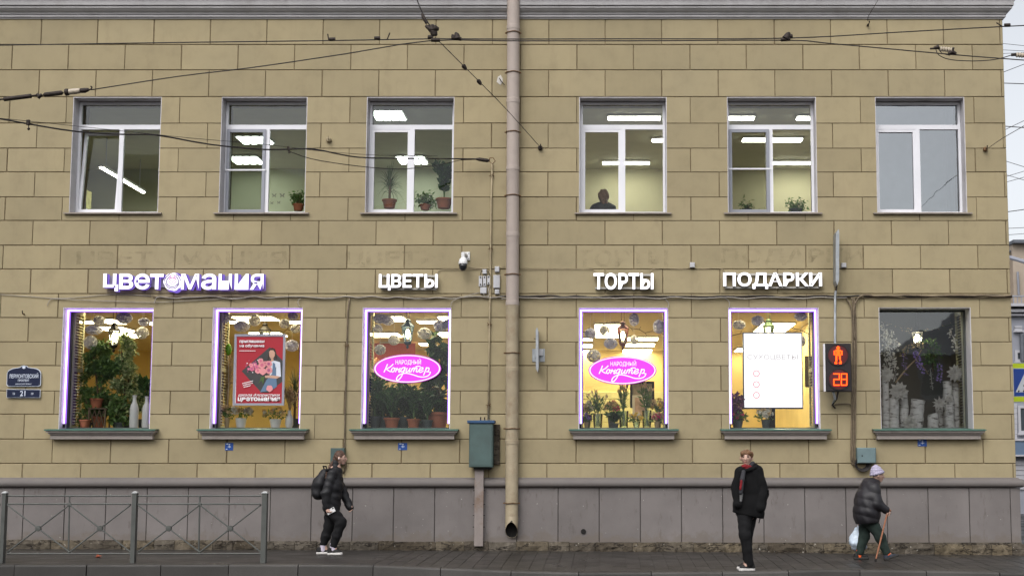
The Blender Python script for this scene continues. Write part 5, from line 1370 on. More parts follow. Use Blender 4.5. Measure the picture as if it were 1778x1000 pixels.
# street name plate and house number
M_NAVY = paint('enamel_navy', (0.010, 0.016, 0.045), 0.3, var=0.1, bmp=0, spec=0.6)
M_LETW = paint('enamel_white', (0.62, 0.68, 0.78), 0.4, var=0.02, bmp=0)
y = -0.04
def nq(px_, py_): p = P(px_/13.333, 625 + py_/13.333, y); return (p.x, p.z)
a = nq(155, 610); b = nq(948, 120)
T = thing('street_sign', 'navy enamel street plate reading ЛЕРМОНТОВСКИЙ ПРОСПЕКТ', 'sign', (0.5*(a[0]+b[0]), y, a[1]))
def plate(poly, mat, y0, y1, nm): m = MB(); m.prism([nq(*p) for p in poly], y0, y1); return m.build(nm, mat, T)
out = [(150, 575), (185, 610), (905, 610), (942, 575), (950, 300), (925, 240), (850, 195), (650, 165), (620, 135), (555, 120), (490, 135), (460, 165), (280, 195), (195, 240), (160, 300)]
plate(out, M_LETW, y, y + 0.012, 'rim')
cx, cy = 550, 390
ins = [(cx + (px_-cx)*0.968, cy + (py_-cy)*0.945) for px_, py_ in out]; plate(ins, M_NAVY, y - 0.004, y - 0.0005, 'face')
def ntxt(body, x0, y1_, x1, y0_, bold=0, shear=0): a_ = nq(x0, y1_); b_ = nq(x1, y0_); place_text(body, a_[0], b_[0], a_[1], b_[1], y - 0.007, M_LETW, T, 'lettering', bold, 0.002, shear)
ntxt('ЛЕРМОНТОВСКИЙ', 218, 420, 893, 300, 0.01); ntxt('ПРОСПЕКТ', 415, 495, 680, 445, 0.02)
ntxt('LERMONTOVSKIY PROSPEKT', 355, 566, 742, 540, 0.01, 0.2)
m = MB(); m.prism([(nq(555, 170)[0] + 0.03*math.cos(t), nq(555, 170)[1] + 0.024*math.sin(t)) for t in [2*math.pi*k/14 for k in range(14)]], y - 0.007, y - 0.005); m.build('crest', M_LETW, T)
for px_, py_ in ((185, 265), (915, 265), (185, 575), (905, 575)):
    c = nq(px_, py_); m = MB(); m.lathe([(0.008, -0.004), (0.006, 0.0)], (c[0], y - 0.004, c[1]), 8, 'y'); m.build('screw', M_GALV, T)
a = nq(155, 870); b = nq(938, 672)
T = thing('house_number', 'navy enamel plate with the house number 21', 'sign', (0.5*(a[0]+b[0]), y, a[1]))
plate([(150, 870), (925, 870), (938, 680), (155, 672)], M_LETW, y, y + 0.012, 'rim'); plate([(160, 861), (916, 861), (928, 689), (165, 681)], M_NAVY, y - 0.004, y - 0.0005, 'face')
ntxt('21', 465, 830, 593, 708, 0.02); ntxt('23', 293, 800, 350, 752, 0.01); ntxt('19', 722, 800, 778, 752, 0.01)

# small blue survey tags
M_BLUE = paint('tag_blue', (0.015, 0.07, 0.30), 0.4, var=0.05, bmp=0)
for u0, u1, v0, v1, lab in ((390.5, 405, 768.5, 781.5, 'small blue survey tag below the red poster window'), (691, 707, 768.5, 781, 'small blue survey tag below the pink oval window of green pot plants'), (1593.5, 1609, 762.5, 774.5, 'small blue survey tag below the birch display window')):
    T, a, b = box_thing('survey_tag', lab, 'tag', u0, u1, v0, v1, 0.006, M_BLUE, 0.001, -0.002)
    w, h = b.x - a.x, b.z - a.z; yy = -0.0095; m = MB()
    for q in ((0.12, 0.38, 0.80, 0.92), (0.45, 0.62, 0.72, 0.84), (0.35, 0.72, 0.44, 0.52), (0.5, 0.57, 0.32, 0.66), (0.1, 0.3, 0.12, 0.2)):
        m.box(a.x + w*q[0], a.x + w*q[1], yy, yy + 0.001, a.z + h*q[2], a.z + h*q[3])
    m.build('marking', M_LETW, T)

# ------------------------------------------------------------------ downpipe
T = thing('downpipe', 'pale painted rain downpipe with rusty clamps down the middle of the facade', 'downpipe', (PX(888, 930), -0.16, PZ(932)))
YPI = -0.17
def pc(v): p = P(lerp(891.5, 888.5, v/900.0), v, YPI); return p
RP = 11.4*(CAMD + YPI)/FPX*1.0
joints = [-60, 52, 180, 296, 411, 530, 645, 771]
for k in range(len(joints)-1):
    p0, p1 = pc(joints[k]), pc(joints[k+1]); m = sm()
    m.tube([p0, p0 + (p1-p0)*0.02, p0 + (p1-p0)*0.03, p1 + (p0-p1)*0.06, p1 + (p0-p1)*0.055, p1], [RP*1.0, RP*1.0, RP*0.985, RP*0.985, RP*1.05, RP*1.05], 24, False)
    auto_smooth(m.build('pipe_section', M_PIPE_A if k < 5 else M_PIPE_B, T))
p0, p1, p2 = pc(771), pc(898), pc(936); m = sm()
m.tube([p0, p1], [RP*0.985, RP*0.97], 24, False); auto_smooth(m.build('pipe_section', M_PIPE_B, T))
# shoe: obliquely cut outlet facing the street
n = 24; top = []; bot = []
for k in range(n):
    q = 2*math.pi*k/n; cx_, cy_ = math.cos(q), math.sin(q)
    top.append((p1.x + RP*1.0*cx_, YPI + RP*1.0*cy_, p1.z + 0.02)); t = (1 + cy_)/2      # cy=-1 faces the street
    zz = lerp(PZ(905, YPI), PZ(934, YPI), t**0.8); bot.append((p1.x + RP*0.93*cx_, YPI - 0.03 + RP*1.0*cy_, zz))
m = sm(); m.add(top + bot, [(k, n+k, n+(k+1) % n, (k+1) % n) for k in range(n)]); 
inner = [((x - p1.x)*0.93 + p1.x, y_, z_ + 0.004) for x, y_, z_ in bot]; up_ = [((x - p1.x)*0.93 + p1.x, (y_ - YPI)*0.93 + YPI, z_) for x, y_, z_ in top]
m.build('outlet', M_PIPE_B, T)
m = sm(); m.add(inner + up_, [(k, n+k, n+(k+1) % n, (k+1) % n) for k in range(n)] + [tuple(range(n, 2*n))]); m.build('outlet_cavity', M_BLACK, T)
for v in (58, 127, 230, 340, 477, 613, 744, 873):
    p = pc(v); m = MB(); N = 26
    m.tube([(p.x + (RP + 0.008)*math.cos(2*math.pi*k/N), YPI + (RP + 0.008)*math.sin(2*math.pi*k/N), p.z + 0.004*math.sin(k)) for k in range(N+1)], 0.009, 6); m.build('clamp', M_RUST, T)
    m = MB(); m.box(p.x - RP - 0.035, p.x - RP - 0.005, YPI - 0.012, YPI + 0.012, p.z - 0.012, p.z + 0.012); m.box(p.x + RP + 0.004, p.x + RP + 0.03, YPI - 0.012, YPI + 0.012, p.z - 0.012, p.z + 0.012)
    m.tube([(p.x, YPI + RP, p.z), (p.x, 0.01, p.z)], 0.01, 6); m.build('clamp_bolt', M_RUST, T)

# ------------------------------------------------------------------ electrical cabinets
YC = -0.30
a = P(814, 811, YC); b = P(856, 731, YC)
T = thing('electric_cabinet', 'tall green grey electric cabinet with blue lid beside the downpipe', 'cabinet', ((a.x+b.x)/2, -0.15, a.z))
m = MB(); m.cbox(a.x, b.x, YC, -0.06, a.z, b.z - 0.035, 0.012); m.build('body', M_CAB, T)
m = MB(); m.cbox(a.x - 0.035, b.x + 0.03, YC - 0.025, -0.05, b.z - 0.035, b.z + 0.015, 0.006); m.build('lid', M_CABTOP, T)
m = MB(); m.cbox(a.x + 0.02, b.x - 0.02, YC - 0.006, YC + 0.004, a.z + 0.03, b.z - 0.06, 0.003); m.build('door', M_CAB, T)
m = MB(); m.box(a.x + 0.02, b.x + 0.10, -0.058, 0.004, a.z + 0.05, b.z - 0.05); m.build('mortar_patch', M_STONE, T)
m = MB(); m.box(a.x + 0.08, b.x - 0.03, YC + 0.05, -0.1, a.z - 0.035, a.z - 0.002); m.build('gland_plate', M_BLACK, T)
for dx in (0.45, 0.62):
    x_ = lerp(a.x, b.x, dx); m = MB(); m.tube([(x_, YC + 0.12, b.z + 0.015), (x_, YC + 0.12, b.z + 0.075)], 0.012, 6); m.build('bolt', M_IRONBR, T)
a2 = P(823, 945, -0.18); b2 = P(840, 812, -0.18)
T2 = thing('cable_trunking', 'grey square cable trunking rising from the pavement to the electric cabinet', 'trunking', ((a2.x+b2.x)/2, -0.13, a2.z))
m = MB(); m.cbox(a2.x, b2.x, -0.19, -0.13, a2.z - 0.03, b2.z - 0.01, 0.006); m.build('cover', paint('trunking_paint', (0.24, 0.205, 0.19), 0.7, var=0.15, scale=5, dirt=(0.16,0.08,0.03), dirt_amt=0.8, dscale=4), T2)
for v in (852, 876, 895, 915):
    for x_ in (a2.x - 0.012, b2.x + 0.012):
        c = P(1055, v, -0.16); m = MB(); m.box(x_ - 0.014, x_ + 0.014, -0.17, -0.14, c.z, c.z + 0.014); m.build('clip', M_IRONBR, T2)

a = P(573.5, 806, -0.14); b = P(598, 777.5, -0.14)
T = thing('junction_box', 'small green grey metal box behind the woman with the backpack', 'box', ((a.x+b.x)/2, -0.07, a.z))
m = MB(); m.cbox(a.x, b.x, -0.14, 0.002, a.z, b.z, 0.006); m.build('housing', M_CAB, T)
m = MB(); m.cbox(a.x + 0.015, b.x - 0.015, -0.146, -0.139, a.z + 0.015, b.z - 0.015, 0.002); m.build('door', M_CAB, T)
a2 = P(571, 950, -0.13); b2 = P(583, 806, -0.13)
T2 = thing('cable_duct', 'grey cable duct standing against the plinth behind the woman', 'duct', ((a2.x+b2.x)/2, -0.13, a2.z))
m = MB(); m.cbox(a2.x, b2.x, -0.165, -0.132, a2.z, b2.z, 0.005); m.build('cover', M_TORUS, T2)
m = MB(); 
for k in range(5): zz = a2.z + 0.06 + k*0.03; m.box(a2.x - 0.012, b2.x + 0.012, -0.172, -0.131, zz, zz + 0.012)
m.build('rib', M_TORUS, T2)

a = P(1489, 804, -0.16); b = P(1521, 777, -0.16)
T = thing('junction_box', 'blue grey metal box with a coil of black cable beneath it', 'box', ((a.x+b.x)/2, -0.08, a.z))
m = MB(); m.cbox(a.x, b.x, -0.16, 0.002, a.z, b.z, 0.012); m.build('housing', M_CABLT, T)
m = MB(); m.cbox(a.x + 0.012, b.x - 0.012, -0.166, -0.158, a.z + 0.012, b.z - 0.012, 0.003); m.build('door', M_CABLT, T)
c = P(1497, 791, -0.16); m = MB(); m.lathe([(0.012, -0.006), (0.012, 0.0)], (c.x, -0.166, c.z), 8, 'y'); m.build('lock', M_BLACK, T)
m = MB()
for k in range(4):
    c = P(1496 + k*0.6, 804, -0.06); r_ = 0.095 + 0.014*k
    m.tube([(c.x + r_*math.cos(t), -0.05 - 0.018*k, c.z - 0.01 + r_*0.95*math.sin(t)) for t in [lerp(math.pi*0.75, math.pi*2.25, i/16) for i in range(17)]], 0.012, 6)
m.build('cable_coil', M_WIRE, T)

# ------------------------------------------------------------------ camera and junction boxes by the downpipe
c = P(804, 457, -0.22)
T = thing('dome_camera', 'white dome security camera on a wall bracket', 'camera', (c.x, -0.2, c.z - 0.13))
m = sm(); s_ = 0.0101
m.lathe([(0.0, 0.115), (0.035, 0.11), (0.062, 0.085), (0.076, 0.04), (0.08, 0.0), (0.078, -0.006), (0, -0.006)], (c.x, -0.22, c.z - 0.01), 20); auto_smooth(m.build('shell', M_WHITEPL, T))
m = sm(); m.lathe([(0.076, -0.007), (0.072, -0.05), (0.058, -0.095), (0.03, -0.125), (0, -0.132)], (c.x, -0.22, c.z - 0.01), 20); m.build('dome', paint('camera_dome', (0.012, 0.012, 0.014), 0.12, bmp=0, spec=0.7), T)
m = MB(); m.tube([(c.x, -0.22, c.z + 0.1), (c.x, -0.22, c.z + 0.19)], 0.035, 12); m.tube([(c.x, -0.24, c.z + 0.17), (c.x + 0.04, -0.02, c.z + 0.17)], 0.03, 10); m.build('bracket', M_WHITEPL, T)
m = MB(); m.cbox(c.x - 0.0, c.x + 0.1, -0.035, 0.0, c.z + 0.08, c.z + 0.23, 0.008); m.build('mount_plate', M_WHITEPL, T)
for dx, dz in ((0.03, 0.2), (0.08, 0.2), (0.08, 0.105)):
    m = MB(); m.lathe([(0.008, -0.003), (0.008, 0.0)], (c.x + dx, -0.036, c.z + dz), 8, 'y'); m.build('screw', M_BLACK, T)
g1 = 'slim grey power units in a row beside the downpipe'
for u0, u1, v0, v1 in ((831.2, 837.2, 479, 497), (838.5, 844.2, 479, 496.5), (846, 851.2, 478.5, 494)):
    T, a, b = box_thing('power_unit', 'slim light grey power unit in the row beside the downpipe', 'box', u0, u1, v0, v1, 0.05, M_GREYBOX, 0.005, -0.002, g1)
    for f in (0.16, 0.84):
        m = MB(); m.box(lerp(a.x, b.x, .3), lerp(a.x, b.x, .7), -0.056, -0.051, lerp(a.z, b.z, f) - 0.012, lerp(a.z, b.z, f) + 0.012); m.build('mounting_hole', M_BLACK, T)
for u0, u1, v0, v1, lab in ((837.5, 845, 467.5, 475.5, 'small grey junction box above the slim power units'), (833.5, 845, 498.5, 509.5, 'square white junction box below the slim power units'), (859, 867, 462.5, 472, 'dark grey junction box touching the downpipe'), (856.5, 868, 477.5, 500, 'large ribbed grey power unit next to the downpipe'), (859, 867, 502.5, 510.5, 'small white junction box below the ribbed power unit'),
                            (1198, 1206.5, 455.5, 464.5, 'small white junction box above the wall between ТОРТЫ and ПОДАРКИ'), (1461, 1469.5, 456.5, 464.5, 'small white junction box beside the tall metal bracket')):
    T, a, b = box_thing('junction_box', lab, 'box', u0, u1, v0, v1, 0.06, M_GREYBOX, 0.006, -0.002)
    if 'ribbed' in lab:
        for f in (0.3, 0.6): m = MB(); m.box(lerp(a.x, b.x, f), lerp(a.x, b.x, f) + 0.012, -0.07, -0.063, a.z + 0.01, b.z - 0.01); m.build('rib', M_GREYBOX, T)
    else:
        m = MB(); m.cbox(a.x + 0.006, b.x - 0.006, -0.068, -0.061, a.z + 0.006, b.z - 0.006, 0.002); m.build('cover', M_GREYBOX, T)

# ------------------------------------------------------------------ cables run along the wall
def cable(label, pts, y, r_, mat, name='wall_cable', cat='cable', wob=0.0, seed=1, sub=4, group=None):
    g = random.Random(seed); q = [P(u, v, y) for u, v in pts]; fine = []
    for i in range(len(q)-1):
        p0, p1, p2, p3 = q[max(i-1, 0)], q[i], q[i+1], q[min(i+2, len(q)-1)]
        for s_ in range(sub):
            t = s_/sub; fine.append(0.5*((2*p1) + (p2-p0)*t + (2*p0-5*p1+4*p2-p3)*t*t + (3*p1-p0-3*p2+p3)*t**3) + Vector((0, 0, g.uniform(-wob, wob))))
    fine.append(q[-1]); m = sm(); m.tube(fine, r_, 6); o = m.build(name, mat)
    return tag(o, label, cat, group)
def line(u0, u1, v, n, amp, g): return [(lerp(u0, u1, i/n), v + g.uniform(-amp, amp)) for i in range(n+1)]
g = random.Random(3)
cable('brown cable drooping in waves over the shop windows', line(265, 1757, 516, 60, 1.4, g), -0.03, 0.012, M_CABLE_B, wob=0.003)
cable('pale grey cable twisted along the facade below the signs', [(268, 527), (271, 518)] + line(278, 876, 516.5, 26, 2.2, g), -0.05, 0.010, M_CABLE_G, wob=0.003, seed=2)
cable('thick dark cable from the downpipe to the corner below the signs', line(868, 1757, 514.5, 40, 1.3, g), -0.045, 0.016, M_WIRE, wob=0.003, seed=4)
cable('grey cable resting on the thick dark cable below ТОРТЫ', line(870, 1470, 517.5, 24, 1.8, g), -0.065, 0.010, M_CABLE_G, wob=0.003, seed=5)
cable('brown bundle running to the corner above the birch display', [(1484, 590), (1482, 555), (1484, 530), (1492, 516), (1505, 512)] + line(1520, 1757, 513.5, 14, 1.2, g), -0.06, 0.018, M_CABLE_B, wob=0.002, seed=6)
cable('thin grey cable sagging across the wall beside the ЦВЕТОМАНИЯ sign', [(-20, 510), (40, 514), (100, 518), (150, 515), (200, 511), (262, 514)], -0.02, 0.006, M_CABLE_G)
cable('thin loose cable curling down beside the ficus window', [(82, 531), (86, 522), (95, 519), (140, 521), (200, 523), (265, 525), (330, 522), (420, 517)], -0.03, 0.006, M_CABLE_G)
cable('thin cable in the joint between the camera and the ЦВЕТЫ sign', [(757, 478), (762, 470), (772, 468), (800, 468), (830, 467), (838, 467)], -0.02, 0.007, M_CABLE_T)
cable('thin cable from the camera to the downpipe', [(812, 461), (825, 465), (850, 466), (876, 463)], -0.03, 0.006, M_CABLE_T)
cable('thin cable in the joint feeding the ТОРТЫ sign', [(900, 468), (950, 467), (1000, 467), (1028, 468), (1033, 472)], -0.02, 0.006, M_CABLE_T)
cable('thin cable looping past the small junction box to ПОДАРКИ', [(1128, 473), (1134, 467), (1150, 466), (1192, 466.5), (1202, 462), (1210, 466.5), (1250, 466), (1258, 472)], -0.02, 0.006, M_CABLE_T)
cable('short grey lead to the light strip of the red poster window', [(521, 533), (517, 524), (522, 518)], -0.04, 0.006, M_CABLE_G)
cable('short grey lead to the light strip of the green pot plant window', [(782, 534), (786, 523), (800, 517), (832, 508)], -0.05, 0.007, M_CABLE_G)
cable('short grey lead to the light strip of the lily window', [(1159, 536), (1161, 527), (1154, 518)], -0.05, 0.007, M_CABLE_G)
cable('short grey lead to the light strip of the advertising screen window', [(1266, 536), (1266, 524), (1258, 517)], -0.05, 0.007, M_CABLE_G)
cable('black leads hanging between the power units and the cables', [(834, 479), (836, 471), (840, 470), (848, 472), (851, 479)], -0.06, 0.006, M_WIRE)
cable('grey lead looping from the white junction box into the conduit', [(839, 509), (842, 515), (849, 513), (848, 505), (851, 496)], -0.06, 0.007, M_CABLE_G)
# vertical conduits
def conduit(label, pts, y, r_, mat, ties=()):
    q = [P(u, v, y) for u, v in pts]; T = thing('conduit', label, 'conduit', tuple(q[-1]))
    m = sm(); m.tube(q, r_, 8); m.build('tube', mat, T)
    for v in ties:
        u = interp([(p[1], p[0]) for p in pts], v); c = P(u, v, y); m = MB()
        for k in range(5):
            a_ = k*1.25 + v; m.tube([c, c + Vector((0.05*math.cos(a_), -0.02, 0.04*math.sin(a_)))], 0.006, 4)
        m.tube([(c.x - r_*1.6, 0.01, c.z), (c.x - r_*1.4, y - r_, c.z), (c.x + r_*1.4, y - r_, c.z), (c.x + r_*1.6, 0.01, c.z)], 0.008, 5); m.build('tie', M_RUST, T)
conduit('thin vertical conduit from the wire anchor down to the electric cabinet', [(854.5, 283), (853, 350), (851.5, 470), (849.5, 600), (848, 728)], -0.035, 0.017, M_CABLE_T, (305, 432, 563, 703))
conduit('thin brown conduit down the wall behind the woman', [(607, 518), (604, 540), (601, 640), (599, 720), (598, 790), (601, 808), (596, 822)], -0.035, 0.014, M_CABLE_B, (600,))
for k, (du, y_) in enumerate(((-2.6, -0.04), (0.6, -0.055), (3.4, -0.04))):
    cable(['thick brown cable on the pedestrian light side of the three dropping to the coil', 'middle one of the three brown cables dropping to the coil', 'thick brown cable on the birch display side of the three dropping to the coil'][k], [(1478 + du*1.2 - 6*(k == 0), 517), (1481.5 + du, 540), (1483 + du, 600), (1482.3 + du, 680), (1481 + du, 760), (1480 + du, 792), (1484 + du, 808)], y_, 0.015, M_CABLE_B, group='brown cables beside the traffic light', seed=k)

# ------------------------------------------------------------------ wall brackets
def slab_poly(poly, y0, y1, mat, nm, T): m = MB(); p = [P(u, v, y0) for u, v in poly]; m.prism([(q.x, q.z) for q in p], y0, y1); return m.build(nm, mat, T)
c = P(933, 610, -0.1)
T = thing('sign_bracket', 'empty edge-on steel sign blade on a square wall plate', 'bracket', (c.x, 0, c.z))
a = P(924, 628, -0.01); b = P(946, 605.5, -0.01)
m = MB(); m.cbox(a.x, b.x, -0.014, 0.0, a.z, b.z, 0.003); m.build('wall_plate', M_GALV, T)
m = MB(); m.box(lerp(a.x, b.x, .5), lerp(a.x, b.x, .85), -0.09, -0.015, lerp(a.z, b.z, .45), lerp(a.z, b.z, .95)); m.build('clamp', M_GREYBOX, T)
m = MB(); m.box(a.x + 0.055, a.x + 0.095, -0.16, -0.014, a.z + 0.06, a.z + 0.16); m.build('arm', M_GALV, T)
slab_poly([(930.2, 572), (930.2, 640), (933.6, 646), (935, 640), (934.6, 575), (932.5, 568)], -0.28, -0.05, M_GALV, 'blade', T)
m = MB(); p = P(927, 588, -0.2); m.tube([p, p + Vector((0.04, 0, 0))], 0.007, 6); m.build('bolt', M_IRONBR, T)
T = thing('signal_bracket', 'tall edge-on steel fin and tube above the pedestrian light', 'bracket', tuple(P(1453, 596, -0.12)))
slab_poly([(1451.2, 405), (1451.2, 488), (1454, 495), (1457, 486), (1457.4, 404), (1456, 398)], -0.35, -0.06, M_GALV, 'fin', T)
m = MB(); m.tube([P(1451, 505, -0.15), P(1450, 518, -0.15), P(1450, 598, -0.25)], 0.022, 10); m.build('tube', M_GALV, T)
m = MB(); m.tube([P(1453, 490, -0.15), P(1452, 506, -0.15)], 0.014, 8); m.build('joint_pin', M_IRONBR, T)
for v in (418, 470):
    c = P(1452, v, -0.05); m = MB(); m.box(c.x - 0.02, c.x + 0.02, -0.10, 0.0, c.z - 0.02, c.z + 0.02); m.build('lug', M_GALV, T)

# ------------------------------------------------------------------ pedestrian light
YT = -0.42
def tq(px_, py_, y=YT): p = P(1420 + px_/7.143, 580 + py_/7.143, y); return (p.x, p.z)
a = tq(100, 712); b = tq(412, 115)
M_TBLK = paint('signal_black', (0.014, 0.010, 0.012), 0.5, var=0.1, bmp=0.05)
M_TRED = emit('signal_red', (1.0, 0.02, 0.008), 2.0); M_TYEL = emit('signal_amber_core', (1.0, 0.17, 0.015), 2.2)
M_TGLOW = paint('signal_lens', (0.10, 0.008, 0.01), 0.35, bmp=0)
T = thing('pedestrian_light', 'black pedestrian traffic light showing a red standing figure and 28', 'traffic light', ((a[0]+b[0])/2, YT, a[1]))
m = MB(); m.cbox(a[0], b[0], YT, YT + 0.12, a[1], b[1], 0.012); m.build('housing', M_TBLK, T)
m = MB(); m.box(a[0] - 0.022, a[0] - 0.002, YT + 0.002, YT + 0.10, a[1] + 0.005, b[1] - 0.005); m.build('side_panel', M_WHITEPL, T)
for cx_, cy_ in ((250, 258), (262, 558)):
    c = tq(cx_, cy_); r_ = 130/7.143*0.01
    m = MB(); N = 32; m.lathe([(0.0, 0.0), (r_*1.04, 0.0), (r_*1.04, -0.02), (r_*0.97, -0.02), (r_*0.97, -0.002), (0.0, -0.002)], (c[0], YT - 0.001, c[1]), N, 'y'); m.build('lens_ring', M_TBLK, T)
    m = MB(); m.lathe([(r_*0.95, -0.004), (0.0, -0.008)], (c[0], YT - 0.001, c[1]), N, 'y'); m.build('lens', M_TGLOW, T)
def led(m, px_, py_, r_=5.2, y=YT - 0.012):
    c = tq(px_, py_); q = r_/7.143*0.0099; m.add([(c[0] + q*math.cos(k*math.pi/3), y, c[1] + q*math.sin(k*math.pi/3)) for k in range(6)], [(0,1,2,3,4,5)])
figure = []
for py_ in range(155, 365, 11):
    for px_ in range(190, 316, 11):
        x_, y_ = px_ - 252, py_
        inside = (x_*x_ + (y_-172)**2 < 20**2) or (190 <= y_ < 215 and abs(x_) < 20 + (y_-190)*1.1) or (205 <= y_ < 262 and (abs(x_) < 26 or 34 < abs(x_) < 54)) or (245 <= y_ < 272 and abs(x_) < 46 - (y_-245)*0.6) or (262 <= y_ < 352 and 6 + (y_-262)*0.16 < abs(x_) < 30 + (y_-262)*0.10) or (345 <= y_ < 366 and 14 < abs(x_) < 46)
        if inside: figure.append((px_, py_))
m = MB(); [led(m, *p, 8.0, YT - 0.0105) for p in figure]; m.build('figure_glow', M_TRED, T)
m = MB(); [led(m, *p, 4.6) for p in figure]; m.build('figure', M_TYEL, T)
def seg(digit, ox):
    pts = []
    segs = {'2': 'abged', '8': 'abcdefg'}[digit]; x0, x1, yt, ym, yb = ox, ox + 68, 492, 560, 632
    L = {'a': ((x0, yt), (x1, yt)), 'b': ((x1, yt), (x1, ym)), 'c': ((x1, ym), (x1, yb)), 'd': ((x0, yb), (x1, yb)), 'e': ((x0, ym), (x0, yb)), 'f': ((x0, yt), (x0, ym)), 'g': ((x0, ym), (x1, ym))}
    for s_ in segs:
        (a0, b0), (a1, b1) = L[s_]
        for i in range(7): pts.append((lerp(a0, a1, i/6), lerp(b0, b1, i/6)))
    return pts
for dgt, ox in (('2', 198), ('8', 290)):
    pts = seg(dgt, ox); m = MB(); [led(m, px_, py_, 10.0, YT - 0.0105) for px_, py_ in pts]; m.build('digit_glow', M_TRED, T)
    m = MB(); [led(m, px_, py_, 5.4) for px_, py_ in pts]; m.build('digit', M_TYEL, T)
m = MB(); m.tube([P(1447, 680, -0.34), P(1450, 692, -0.3), P(1446, 702, -0.1), P(1446, 703, 0.0)], 0.022, 8); m.build('bracket_arm', M_GALV, T)
m = MB(); m.tube([P(1455, 680, -0.34), P(1453, 692, -0.3), P(1445, 703, -0.12), P(1450, 708, -0.05)], 0.015, 8); m.build('cable_tail', M_WIRE, T)
cable('brown lead from the pedestrian light to the cable bundle', [(1449, 702), (1460, 701), (1473, 701), (1479, 704), (1481, 712)], -0.04, 0.012, M_CABLE_B)

# ------------------------------------------------------------------ pedestrian fence
YF = -3.05
post_v = (855, 973)
T = thing('guard_rail', 'grey pedestrian guard rail with crossed bars along the kerb', 'fence', (PX(232, 970, YF), YF, P(232, 970, YF).z))
POSTS = (6.5, 233, 459)
def fp(u, v, dy=0.0): return P(u, v, YF + dy)
for u in POSTS:
    a = fp(u - 5.8, 973); b = fp(u + 5.8, 856); m = MB(); m.box(a.x, b.x, YF - 0.05, YF + 0.05, a.z - 0.05, b.z)
    po = m.build('post', M_FENCE, T)
    m = MB(); m.box(a.x - 0.008, b.x + 0.008, YF - 0.058, YF + 0.058, b.z, b.z + 0.012); m.lathe([(0.055, 0.012), (0.03, 0.03), (0, 0.035)], ((a.x+b.x)/2, YF, b.z), 4, 'z', math.pi/4); m.build('cap', M_FENCECAP, po)
def bar(p, q, r_=0.011): m = MB(); m.tube([p, q], r_, 8); return m.build('bar', M_FENCE, T)
for k in (0, 1, -1):
    u0, u1 = (POSTS[k], POSTS[k+1]) if k >= 0 else (-220, POSTS[0])
    um = (u0+u1)/2 + 1
    ua, ub = u0 + 6, u1 - 6
    for v in (860.5, 874.5, 960.5): bar(fp(ua, v), fp(ub, v), 0.013 if v < 900 else 0.012)
    bar(fp(um, 861), fp(um - 2, 959), 0.013)
    for (s0, s1) in ((ua, um), (um, ub)):
        bar(fp(s0, 876, -0.012), fp(s1, 958, -0.012)); bar(fp(s0, 958, 0.012), fp(s1, 876, 0.012))
        c = fp((s0+s1)/2, 917); m = MB(); m.lathe([(0.0, -0.03), (0.042, -0.026), (0.046, 0.0), (0.042, 0.026), (0, 0.03)], (c.x, YF, c.z), 14, 'y'); m.build('boss', M_FENCE, T)
    c = fp(um, 875); m = MB(); m.lathe([(0.0, -0.025), (0.03, -0.02), (0.03, 0.02), (0, 0.025)], (c.x, YF, c.z), 10, 'y'); m.build('boss', M_FENCE, T)
m = MB(); a = fp(-226, 973); b = fp(-214, 856); m.box(a.x, b.x, YF - 0.05, YF + 0.05, a.z - 0.05, b.z); m.build('post', M_FENCE, T)
# litter and the leaf
M_LEAF = paint('dead_leaf', (0.30, 0.07, 0.03), 0.8, var=0.3, bmp=0)
p = P(171, 968, -2.3); zz = ground_z(p.x, -2.3) + 0.012
T = thing('fallen_leaf', 'curled reddish dead leaf lying on the pavement behind the guard rail', 'leaf', (p.x, -2.3, zz))
m = MB(); m.leaf((p.x - 0.05, -2.3, zz), (1, 0.1, 0.5), 0.07, 0.1, (0, -0.6, 1), 0.4); m.leaf((p.x - 0.06, -2.32, zz), (1, 0.3, 0.08), 0.06, 0.12, (0, 0, 1), 0.3); m.build('blade', M_LEAF, T)
M_LITTER = paint('litter_white', (0.6, 0.6, 0.58), 0.8, bmp=0)
g = random.Random(12); m = MB()
for k in range(46):
    x_ = g.uniform(-10.5, 7); y_ = g.uniform(-3.2, -0.3); s_ = g.uniform(0.006, 0.02); z_ = ground_z(x_, y_) + 0.008
    m.leaf((x_, y_, z_), (g.uniform(-1, 1), g.uniform(-1, 1), 0.1), s_, s_*1.3)
o = tag(m.build('litter', M_LITTER), 'scattered pale crumbs of litter on the pavement', 'litter', None, 'stuff')
# ================================================================== overhead wires
YW = -7.0
def wire(label, pts, r_=0.008, name='overhead_wire', sub=3):
    q = [P(u, v, y) for u, v, y in pts]; fine = []
    for i in range(len(q)-1):
        p0, p1, p2, p3 = q[max(i-1, 0)], q[i], q[i+1], q[min(i+2, len(q)-1)]
        for s_ in range(sub):
            t = s_/sub; fine.append(0.5*((2*p1) + (p2-p0)*t + (2*p0-5*p1+4*p2-p3)*t*t + (3*p1-p0-3*p2+p3)*t**3))
    fine.append(q[-1]); m = sm(); m.tube(fine, r_, 6)
    return tag(m.build(name, M_WIRE), label, 'wire')
wire('upper tram wire running level across the whole facade', [(-60, 80, YW), (300, 74.5, YW), (577, 71, YW), (752, 68, YW), (880, 68.5, YW), (1100, 68, YW), (1366, 67, YW), (1560, 56.5, YW), (1745, 46.5, YW), (1850, 42, YW)], 0.0075)
wire('lower tram wire rising from the rod insulator and running under the upper one', [(158, 156.5, YW), (310, 133, YW), (440, 117.5, YW), (600, 94, YW), (745, 71.5, YW), (880, 71.5, YW), (1100, 71.5, YW), (1366, 70.5, YW), (1440, 76, YW), (1650, 95, YW), (1778, 105, YW), (1850, 110, YW)], 0.0075)
wire('span wire from above down to the wire clamp', [(715, -30, YW), (723, -3, YW), (733, 22, YW), (748, 48, YW)], 0.009)
